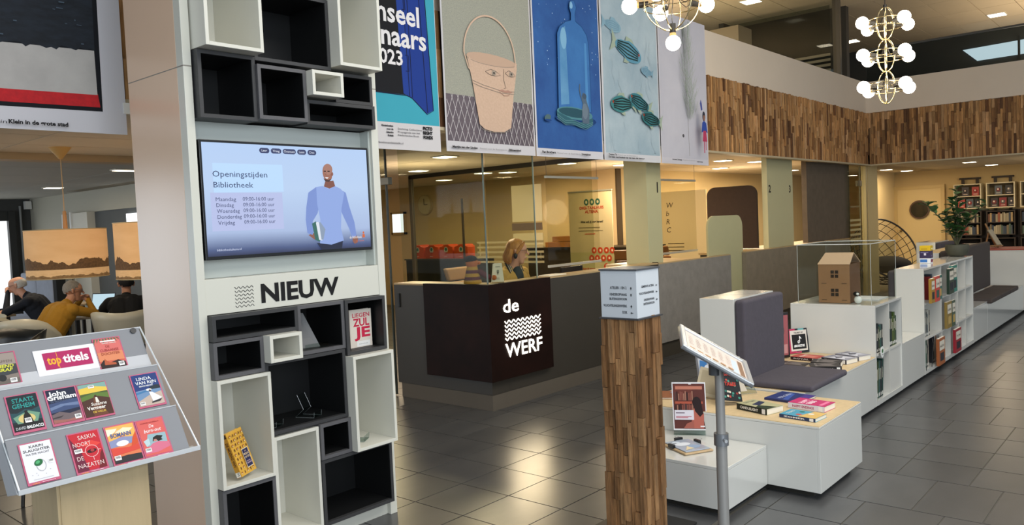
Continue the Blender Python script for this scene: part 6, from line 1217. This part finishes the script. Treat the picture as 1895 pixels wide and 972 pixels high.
# ================================================================ CHANDELIERS
BRASS = mat('d9c79c', .22, metal=.95); SOCK = mat('17130f', .45); BULB = mat('fff1d6', .3, emis=26)
def chandelier(lab, x, y, tiers, zc, R_, rot, bottom, ztop=5.30):
    """tiers: number of linked ring cages; zc: centre of the lowest"""
    t = thing('chandelier', lab, 'chandelier', (x, y, zc-R_), 'ring chandeliers'); c0 = Vector((x, y, 0)); RV, HR = R_, R_
    for k in range(tiers):
        c = Vector((x, y, zc+k*2*R_*.98))
        for a in (0, 60, 120):
            u = Vector((math.cos(math.radians(a)+rot), math.sin(math.radians(a)+rot), 0))
            bb = B(); bb.tube([c+(u*math.cos(q*math.pi/18)+Z*math.sin(q*math.pi/18))*RV*(.52 if tiers > 1 else 1)*(1) if False else c+u*math.cos(q*math.pi/18)*RV*(.55 if tiers > 1 else .98)+Z*math.sin(q*math.pi/18)*RV for q in range(36)], .0042, 6, closed=True)
            part('vertical_ring', bb, BRASS, t, smooth=True)
        for dz in (-.035, .035):
            bb = B(); bb.tube([c+Vector((HR*math.cos(q*math.pi/18), HR*math.sin(q*math.pi/18), dz)) for q in range(36)], .0042, 6, closed=True); part('horizontal_ring', bb, BRASS, t, smooth=True)
        n = 4 if tiers > 1 else 5
        for j in range(n):
            a = rot+.6+j*2*math.pi/n; d = Vector((math.cos(a), math.sin(a), 0)); bb = B(); bb.cyl(c+d*(HR-.035), c+d*(HR+.03), .021, n=12); s_ = part('socket', bb, SOCK, t, smooth=True)
            bb = B(); bb.tube([c+d*(HR+.03), c+d*(HR+.05)], [.018, .024], 12); part('bulb_neck', bb, mat('d9a860', .4, emis=1.2), s_, smooth=True)
            bb = B(); bb.ell(c+d*(HR+.095), .056, 18); part('bulb', bb, BULB, s_, smooth=True)
            bb = B(); bb.tube([c+Z*(.12 if tiers > 1 else .25), c+d*HR*.35+Z*.0, c+d*HR*.6-Z*.03, c+d*(HR-.035)], .003, 5); part('cable', bb, SOCK, t, smooth=True)
    top = zc+(tiers-1)*2*R_*.98
    if bottom:
        c = Vector((x, y, zc-R_)); bb = B(); bb.cyl(c+Z*.045, c-Z*.018, .022, n=14); s_ = part('socket', bb, SOCK, t, smooth=True); bb = B(); bb.cyl(c-Z*.018, c-Z*.04, .02, .024, n=12); part('bulb_neck', bb, mat('d9a860', .4, emis=1.2), s_, smooth=True)
        bb = B(); bb.ell(c-Z*.088, .052, 20); part('bulb', bb, BULB, s_, smooth=True); bb = B(); bb.tube([c+Z*.045, c+Vector((-.01, .0, .1)), c+Vector((.015, 0, .2)), c+Z*.3], .003, 5); part('cable', bb, SOCK, t, smooth=True)
    bb = B(); bb.cyl((x, y, top+R_*.8), (x, y, top+R_*1.15), .016, n=10); part('cable_grip', bb, SOCK, t); bb = B(); bb.cyl((x, y, top+R_*1.1), (x, y, ztop), .004, n=6); part('suspension_cable', bb, SOCK, t)
    bb = B(); bb.cyl((x, y, ztop-.04), (x, y, ztop), .06, n=20); part('ceiling_rose', bb, SOCK, t)
chandelier('single ring chandelier with glowing globe bulbs hanging before the fish banner', 4.99, 2.77, 1, 3.085, .195, .2, True)
chandelier('three-tier ring chandelier with glowing globe bulbs near the corner of the wood cladding', 7.87, 2.19, 3, 2.70, .148, .35, False)
# ================================================================ LIBRARY AT THE BACK
BKF = mat('c9bd9c', .5); BKD = mat('2e241b', .6); SHB = mat('1a140f', .8)
SPC = ['6a4434', '8a8068', '2c3848', '6a2422', '98805a', '3a3028', '73654c', '4a5a4c', '1f1a24', '864a34', 'a2987f', '3f4850']
FACE = ['3a3638', '9a3a32', 'a23a30', '4a5258', '141416', '2a2224', '7a2226', '2c2a2c', '6a2a2c', '54504c']
ORDN = lambda j: (ORD+['tenth', 'eleventh', 'twelfth', 'thirteenth', 'fourteenth', 'fifteenth', 'sixteenth', 'seventeenth', 'eighteenth', 'nineteenth'])[j]
def bookcase(y0, y1, nm, full=True, k0=0):
    t = thing('bookcase', nm+' library bookcase, pale frame above dark shelves', 'bookcase', (20.45, (y0+y1)/2, 0), 'library bookcases'); x0, x1 = 20.30, 20.62; q = .022
    for (z0, z1, m, zs, nmx) in ((1.48, 2.04, BKF, 1.76, 'pale_frame'), (.88, 1.42, BKD, 1.16, 'dark_frame'), (.30, .82, BKD, .56, 'dark_frame')):
        f = part(nmx, B().box(x0, x1, y0, y0+q, z0, z1).box(x0, x1, y1-q, y1, z0, z1).box(x0, x1, y0+q, y1-q, z0, z0+q).box(x0, x1, y0+q, y1-q, z1-q, z1), m, t)
        part('shelf', B().box(x0+.01, x1, y0+q, y1-q, zs-.01, zs+.01), m, f); part('back', B().box(x1-.01, x1, y0+q, y1-q, z0+q, z1-q), SHB if m is BKD else mat('6b5e44', .7), f)
    part('upright', B().box(x1, x1+.03, y0+.1, y0+.16, 0, 2.17), BKD, t); part('upright', B().box(x1, x1+.03, y1-.16, y1-.1, 0, 2.17), BKD, t); part('top_bar', B().box(x1-.02, x1+.03, y0+.06, y1-.06, 2.15, 2.19), BKD, t)
    part('side_board', B().box(x1, x1+.02, y0-.05, y1+.05, .1, 1.44), BKD, t)
    rr = random.Random(int(y0*10)); kk = 0
    for zs, zt in ((1.17, 1.40), (.902, 1.15)):
        y = y1-q-.01; j = 0
        while y > y0+q+.05:
            w = rr.uniform(.022, .042); h = rr.uniform(.16, zt-zs-.02); c_ = rr.choice(SPC)
            single('shelved_book', f'{ORDN(j)} small spine from the left, '+('upper' if zs > 1 else 'lower')+' dark row of '+nm+' library bookcase', 'book', B().box(x0+.02, x0+.2, y-w, y, zs, zs+h), mat(c_, .6), (x0+.1, y-w/2, zs), 'spines in the library bookcases'); y -= w+.003; j += 1
    for r_, z in ((0, 1.772), (1, 1.503)):
        for j in range(2 if r_ == 0 else 3):
            yy = y1-.08-(.2 if r_ == 0 else .165)*j-(.08 if r_ == 0 else 0); c_ = FACE[(k0+r_*2+j) % 10]; h = .2; w = .14
            t2 = single('faced_book', ('dark', 'red', 'black', 'grey')[(k0+j) % 4]+f' faced-out cover, {("left", "middle", "right")[j]} place in the {"top" if r_ == 0 else "second"} row of the {nm} pale frame', 'book', B().box(x0+.06, x0+.075, yy-w, yy, z, z+h), mat(c_, .5), (x0+.07, yy-w/2, z), 'faced-out covers in the pale frames')
            p = Print((x0+.06, yy, z), -Y, Z, w, h); p.ell(.5, .55, .3, .22, FACE[(k0+j+5) % 10]).ell(.45, .6, .12, .1, 'c9bcae').rect(.2, .15, .8, .22, 'b8a898'); p.build('cover_print', t2)
bookcase(3.72, 4.27, 'left'); bookcase(3.075, 3.625, 'middle', k0=3); bookcase(2.43, 2.98, 'right', k0=6)
# wooden easel on the far unit
ez = thing('wooden_easel', 'small wooden easel holding a pale board on the far red table top', 'easel', (14.0, 2.42, .912)); WD = mat('a5784a', .6, var=.2)
E0 = Vector((-.6, -.18, .04)); ev = lambda *p: Vector(p)+E0
for a, b_ in (((14.55, 2.52, .875), (14.62, 2.70, 1.24)), ((14.6, 2.70, .875), (14.62, 2.655, 1.10)), ((14.75, 2.58, .875), (14.62, 2.69, 1.22))): bb = B(); bb.cyl(ev(*a), ev(*b_), .012, n=6); part('leg', bb, WD, ez)
part('board', B().prism([ev(14.5, 2.53, .91), ev(14.62, 2.49, .91), ev(14.66, 2.62, 1.14), ev(14.54, 2.66, 1.14)], (-.01, -.01, .008)), mat('b5aa90', .6), ez); part('ledge', B().box(13.88, 14.0, 2.28, 2.44, .935, .95), WD, ez)
# wicker basket chair
wc = thing('basket_chair', 'black wicker egg-shaped basket chair with a black cushion beside the glass door', 'chair', (16.4, 4.9, 0)); WK = mat('16120f', .5)
cc = Vector((16.56, 4.70, .74)); RX, RZ = .66, .66; av = Vector((-.45, -.75, .45)).normalized()       # opening axis
qm = av.to_track_quat('Z', 'Y').to_matrix()
def ep(th, ph): return cc+qm@Vector((RX*math.sin(th)*math.cos(ph), RX*math.sin(th)*math.sin(ph), -RX*1.0*math.cos(th)))   # th=0 at the back pole, th=105deg at the rim
rim = math.radians(100)
part('rim', B().tube([ep(rim, k*math.pi/20) for k in range(40)], .017, 8, closed=True), WK, wc, smooth=True)
for j in range(1, 7): part('hoop', B().tube([ep(rim*j/7, k*math.pi/16) for k in range(32)], .007, 5, closed=True), WK, wc, smooth=True)
for k in range(30): part('rib', B().tube([ep(rim*s_/8, k*math.pi/15) for s_ in range(1, 9)], .0055, 4), WK, wc, smooth=True)
bb = B(); bb.ell(cc+Vector((-.03, -.06, -.26)), (.44, .42, .17), 20); part('cushion', bb, mat('0d0c0c', .9, bump=.3, scale=12), wc, smooth=True)
for dx, dy in ((-.25, -.25), (.25, -.25), (.25, .25), (-.25, .25)): part('leg', B().tube([cc+Vector((dx*.6, dy*.6, -.50)), Vector((cc.x+dx*1.2, cc.y+dy*1.2, .01))], .012, 6), WK, wc)
part('leg_ring', B().tube([cc+Vector((.24*math.cos(k*math.pi/12), .24*math.sin(k*math.pi/12), -.54)) for k in range(24)], .012, 6, closed=True), WK, wc)
# glass door beside the library
g3 = struct('door_3', B().box(14.40, 15.25, 4.66, 4.67, .01, 2.36), GP)
part('door_post', B().box(15.22, 15.30, 4.62, 4.70, 0, 2.40), mat('a89b76', .4, metal=.3), g3); part('pane_edge', B().box(15.0, 15.012, 4.655, 4.675, .01, 2.36), mat('5d5a48', .3), g3); part('door_hinge', B().box(14.9, 15.02, 4.63, 4.70, 2.0, 2.10), mat('6b675c', .35, metal=.7), g3)
for i in range(6): part('frosted_band', B().box(14.42, 14.99, 4.652, 4.658, .95+i*.085, .99+i*.085), frosted('c9bd8c', .6), g3)
part('frosted_band', B().box(14.45, 14.95, 4.652, 4.658, 1.62, 1.65), frosted('8a7f5c', .5), g3)
struct('wall_pier', B().box(15.34, 15.9, 4.62, 4.74, 0, 2.42), mat('c0ac7c', .6))

# ================================================================ CAFE ON THE LEFT
SHL = mat('c4c0ae', .35, var=.03); SHD = mat('1d2022', .3)
def shell_chair(x, y, rz, lab, m=SHL, group='moulded shell armchairs in the cafe', zs=0):
    t = thing('shell_armchair', lab, 'chair', (x, y, 0), group); R_ = Matrix.Rotation(rz, 3, 'Z'); c0 = Vector((x, y, zs)); bb = B(); NU, NV = 28, 9; rows = []
    for j in range(NV+1):
        s_ = j/NV; row = []
        for i in range(NU):
            a = 2*math.pi*i/NU; back = (1+math.cos(a-math.pi))/2      # 1 at the back (-x)
            side_ = abs(math.sin(a)); front = max(0, math.cos(a))
            h = .37*back**1.5+.20*side_**2*(1-.3*front); r = .20+(.10+.03*side_)*s_**.7 if s_ > .35 else .20*(s_/.35)**.9+.0+(.10+.03*side_)*(s_**.7)*(s_/.35)
            zz = .44+h*max(0, (s_-.35)/.65)**1.4-.02*(1-s_)+(.0 if front < .5 else -.02*s_)
            row.append(bb.bm.verts.new(c0+R_@Vector((r*math.cos(a)*(1.02)-.05*back*s_*s_, r*math.sin(a)*1.05, zz))))
        rows.append(row)
    for A, D in zip(rows, rows[1:]):
        for i in range(NU): bb.bm.faces.new((A[i], A[(i+1) % NU], D[(i+1) % NU], D[i]))
    sh = part('shell', bb, m, t, smooth=True); so = sh.modifiers.new('thickness', 'SOLIDIFY'); so.thickness = .008
    for sx, sy in ((-1, -1), (-1, 1), (1, -1), (1, 1)): part('leg', B().tube([c0+R_@Vector((sx*.10, sy*.12, .42)), c0+R_@Vector((sx*.23, sy*.23, .0))+Vector((0, 0, -zs))], .011, 8), mat('1a1817', .5), t)
    part('leg_brace', B().tube([c0+R_@Vector((-.14, -.15, .30)), c0+R_@Vector((.14, .15, .30))], .006, 6), BLK, t); part('leg_brace', B().tube([c0+R_@Vector((-.14, .15, .30)), c0+R_@Vector((.14, -.15, .30))], .006, 6), BLK, t)
    return t
shell_chair(3.04, 9.56, math.radians(10), 'pale shell armchair with its arm towards the camera, behind the mustard-jumper man')
shell_chair(3.89, 9.23, math.radians(62), 'pale shell armchair seen from the back, below the man in black')
shell_chair(2.62, 10.2, math.radians(150), 'pale shell armchair at the left table near the old man')
shell_chair(2.05, 9.6, math.radians(100), 'pale shell armchair cut off by the left edge of the picture')
shell_chair(2.30, 8.05, math.radians(200), 'dark grey shell armchair nearest the leaflet rack', SHD)
TT = mat('c2a983', .4, var=.1, scale=4, stretch=(1, 6, 1)); TTD = mat('4a3c30', .4, var=.1)
def cafe_table(x0, x1, y0, y1, lab, top=TT, z=.75):
    t = thing('cafe_table', lab, 'table', ((x0+x1)/2, (y0+y1)/2, 0), 'cafe tables'); part('tabletop', B().box(x0, x1, y0, y1, z-.028, z), top, t, bevel=.003)
    for xs in (x0+.05, x1-.09):
        for ys in (y0+.05, y1-.09): part('leg', B().box(xs, xs+.04, ys, ys+.04, 0, z-.028), mat('2a2624', .5), t)
cafe_table(3.48, 4.9, 9.62, 10.5, 'dark-edged cafe table with laptop between the two men', mat('8d8478', .3, var=.1))
cafe_table(3.9, 4.6, 11.75, 12.2, 'narrow pale wooden cafe table behind the mustard-jumper man', TT)
cafe_table(2.45, 3.38, 11.15, 12.1, 'pale cafe table at which the old man reads', TT)
# laptop
lt = thing('laptop', 'open laptop with light blue screen on the cafe table', 'laptop', (3.95, 10.1, .75)); M2 = Matrix.Rotation(math.radians(-60), 3, 'Z'); c2 = Vector((3.93, 10.12, .75))
part('keyboard_base', B().obox(c2+Vector((0, 0, .01)), (.32, .22, .016), M2), mat('3a3a3e', .4), lt); sd = M2@Vector((0, 1, 0)); MT = M2@Matrix.Rotation(math.radians(75), 3, 'X'); ctr = c2+M2@Vector((0, .13, .115)); part('lid', B().obox(ctr, (.32, .21, .008), MT), mat('2c2c30', .4), lt); part('display', B().obox(ctr-MT@Vector((0, 0, -.005)), (.30, .19, .002), MT), mat('b9d4e0', .4, emis=.8), lt)
# cup and bottle
bb = B(); bb.lathe((3.76, 9.9, .75), [(0, 0), (.032, 0), (.034, .01), (.034, .12), (.014, .16), (.013, .19), (0, .19)], 16); single('water_bottle', 'clear plastic bottle standing before the mustard-jumper man', 'bottle', bb, glass('dfe6e6', .2), (3.76, 9.9, .75), smooth=True)
# high-backed sofa panels
SOF = mat('a9b0bf', .9, var=.15, scale=6, bump=.1)
for i, (y0, y1) in enumerate(((14.72, 15.42), (13.98, 14.70))):
    t = thing('high_back_sofa', ('left', 'right')[i]+' half of the tall blue-grey upholstered sofa back in the cafe', 'sofa', (4.6, (y0+y1)/2, 0), 'high sofa backs'); part('backrest', B().box(4.78, 4.92, y0, y1, .1, 1.12), SOF, t, bevel=.03); part('seat', B().box(4.2, 4.78, y0, y1, .1, .42), SOF, t, bevel=.03)
single('dark_side_panel', 'dark upholstered side panel at the end of the blue-grey sofa', 'panel', B().box(4.78, 4.92, 13.80, 13.95, .02, 1.12), mat('1c1e20', .9), (4.85, 13.9, .02), bevel=.01)
# old cupboard: small wall sensor
single('wall_sensor', 'small white sensor box high on the cafe wall corner', 'sensor', B().box(5.08, 5.18, 15.85, 15.95, 2.24, 2.38), mat('e4e4e0', .5), (5.13, 15.9, 2.24))

# drum lamp shades with printed landscape
def shade_mat():
    m = bpy.data.materials.new('printed_lampshade'); m.use_nodes = True; N = m.node_tree.nodes; L = m.node_tree.links; b = N['Principled BSDF']
    tc = N.new('ShaderNodeTexCoord'); sp_ = N.new('ShaderNodeSeparateXYZ'); L.new(tc.outputs['Object'], sp_.inputs[0])
    def nz(sc, det, st=None):
        n = N.new('ShaderNodeTexNoise'); n.inputs['Scale'].default_value = sc; n.inputs['Detail'].default_value = det; mp = N.new('ShaderNodeMapping'); mp.inputs['Scale'].default_value = st or (1, 1, 1); L.new(tc.outputs['Object'], mp.inputs[0]); L.new(mp.outputs[0], n.inputs['Vector']); return n.outputs[0]
    def mth(op, a, b_):
        n = N.new('ShaderNodeMath'); n.operation = op
        for i, v in enumerate((a, b_)):
            if isinstance(v, (int, float)): n.inputs[i].default_value = v
            else: L.new(v, n.inputs[i])
        return n.outputs[0]
    z = sp_.outputs[2]
    def mix(f, a, b_):
        n = N.new('ShaderNodeMix'); n.data_type = 'RGBA'; L.new(f, n.inputs[0])
        for i, v in ((6, a), (7, b_)):
            if isinstance(v, str): n.inputs[i].default_value = (*lin(v), 1)
            else: L.new(v, n.inputs[i])
        return n.outputs[2]
    tree = mth('ADD', mth('MULTIPLY', nz(8, 6, (1, 1, .3)), .20), .045); sky = mix(nz(4, 4, (1, 1, 3)), 'b98a58', 'd0a574')
    trees = mix(nz(60, 3), '2a1c10', '6b4c2c'); water = mix(nz(20, 3, (1, 1, 4)), 'b48a5a', 'c9a476'); grass = mix(nz(50, 3), '4a3520', '8a683f')
    c1 = mix(mth('GREATER_THAN', z, tree), trees, sky); c2_ = mix(mth('GREATER_THAN', z, .078), water, c1); c3 = mix(mth('GREATER_THAN', z, mth('MULTIPLY', nz(16, 4, (1, 1, .2)), .055)), grass, c2_)
    L.new(c3, b.inputs['Base Color']); L.new(c3, b.inputs['Emission Color']); b.inputs['Emission Strength'].default_value = .42; b.inputs['Roughness'].default_value = .8
    return m
SM = shade_mat()
def drum(x, y, zc, r, h, lab, rose=2.42):
    t = thing('pendant_lamp', lab, 'pendant lamp', (x, y, zc-h/2), 'drum pendant lamps'); z0 = zc-h/2
    bb = B(); bb.lathe((x, y, z0), [(r, 0), (r, h), (r-.004, h), (r-.004, 0)], 56); me = part('lamp_shade', bb, SM, t, smooth=True)
    for zz, nm in ((z0, 'shade_rim'), (z0+h, 'shade_rim')): part(nm, B().tube([(x+r*math.cos(k*math.pi/24), y+r*math.sin(k*math.pi/24), zz) for k in range(48)], .004, 5, closed=True), mat('c9b48c', .5), t)
    part('shade_spider', B().tube([(x-r, y, z0+h-.02), (x+r, y, z0+h-.02)], .003, 5), BLK, t); part('cord', B().tube([(x, y, z0+h-.1), (x, y, rose-.05)], .004, 6), mat('c9a878', .5), t)
    bb = B(); bb.tube([(x, y, z0+h+.16), (x, y, z0+h-.02)], [.014, .02], 10); part('lamp_holder', bb, mat('b98f5c', .5), t)
    bb = B(); bb.tube([(x, y, rose), (x, y, rose-.10)], [.09, .012], 20); part('ceiling_cone', bb, mat('c9a464', .5), t, smooth=True)
    bb = B(); bb.ell((x, y, zc), .045, 12); part('bulb', bb, mat('ffe2b0', .4, emis=25), t, smooth=True)
drum(2.66, 7.38, 1.512, .315, .41, 'large drum lamp shade printed with a brown river landscape, fully visible')
drum(3.10, 6.62, 1.515, .335, .46, 'drum lamp shade with brown trees and branches, cut off by the display wall')

# people in the cafe
def short_hair(col, top=True, bald=False):
    def f(t, H, M, S):
        m = mat(col, .8, var=.3, scale=60, bump=.4)
        if bald: b = shell(H, M, (-.02, 0, .02), (.092, .086, .09), lambda v: v.x < .02 and v.z < .045 and v.z > -.055, jitter=.004)
        else: b = shell(H, M, (-.012, 0, .028), (.096, .087, .096), lambda v: v.z > -.005+.75*v.x and not (v.x > .06 and v.z < .055) and v.z > -.085, jitter=.006)
        part('hair', b, m, t, smooth=True)
    return f
NAVY = mat('141a26', .9, var=.2, scale=30); JEAN = mat('1c2230', .8); MUST = mat('a87a1e', .9, var=.15, scale=60, bump=.3); TEE = mat('0c0d10', .9)
def gl_y(t, H, M, S, V3, J):
    glasses(t, H, M, S, mat('8d8d90', .3, metal=.6))
    part('collar', B().tube([J['nk']+V3(.05*math.cos(k*math.pi/8), .055*math.sin(k*math.pi/8), -.03) for k in range(16)], .012, 6, closed=True), mat('b9b4a4', .8), t, smooth=True)
make_person('person', 'grey-haired man in mustard jumper and glasses resting his chin on his hands', (3.12, 9.58, 0), math.radians(14), [SKIN, MUST, JEAN, BLK], bulk=1.18, lean=.62, seat=.40, head=(-.5, .12, 0), neck_fwd=.05,
            hands={'L': ((.54, .05, .95), (.50, .20, .79)), 'R': ((.56, -.04, .94), (.52, -.20, .79))}, hair=short_hair('8a847c'), extras=gl_y)
make_person('person', 'dark-haired man in black t-shirt seen from behind at the laptop table', (3.92, 9.30, 0), math.radians(62), [SKIN, TEE, JEAN, BLK], bulk=1.1, lean=.56, seat=.41, head=(.2, .15, 0), sleeves='short',
            hands={'L': ((.50, .12, .86), (.38, .28, .78)), 'R': ((.62, -.16, .77), (.38, -.28, .80))}, hair=short_hair('0c0b0b'))
make_person('person', 'bald old man in dark navy jumper bent over his reading, far left', (3.78, 11.03, 0), math.radians(146), [SKINP, NAVY, JEAN, BLK], bulk=1.15, lean=.55, seat=.42, head=(0, .35, 0), neck_fwd=.06,
            hands={'L': ((.50, .03, 1.02), (.48, .22, .78)), 'R': ((.60, -.16, .77), (.30, -.26, .80))}, hair=short_hair('d9d6d0', bald=True), extras=lambda t, H, M, S, V3, J: glasses(t, H, M, S, mat('3a3a3c', .3)))
single('dark_jacket', 'black jacket hanging over the back of the pale shell armchair', 'jacket', B().obox((2.80, 9.52, .70), (.10, .42, .20), Matrix.Rotation(math.radians(10), 3, 'Z')), mat('121317', .95, bump=.6, scale=10), (2.80, 9.52, .6), bevel=.04)
shell_chair(1.75, 5.75, math.radians(200), 'black chair whose legs show left of the leaflet rack pedestal', SHD, zs=.0)
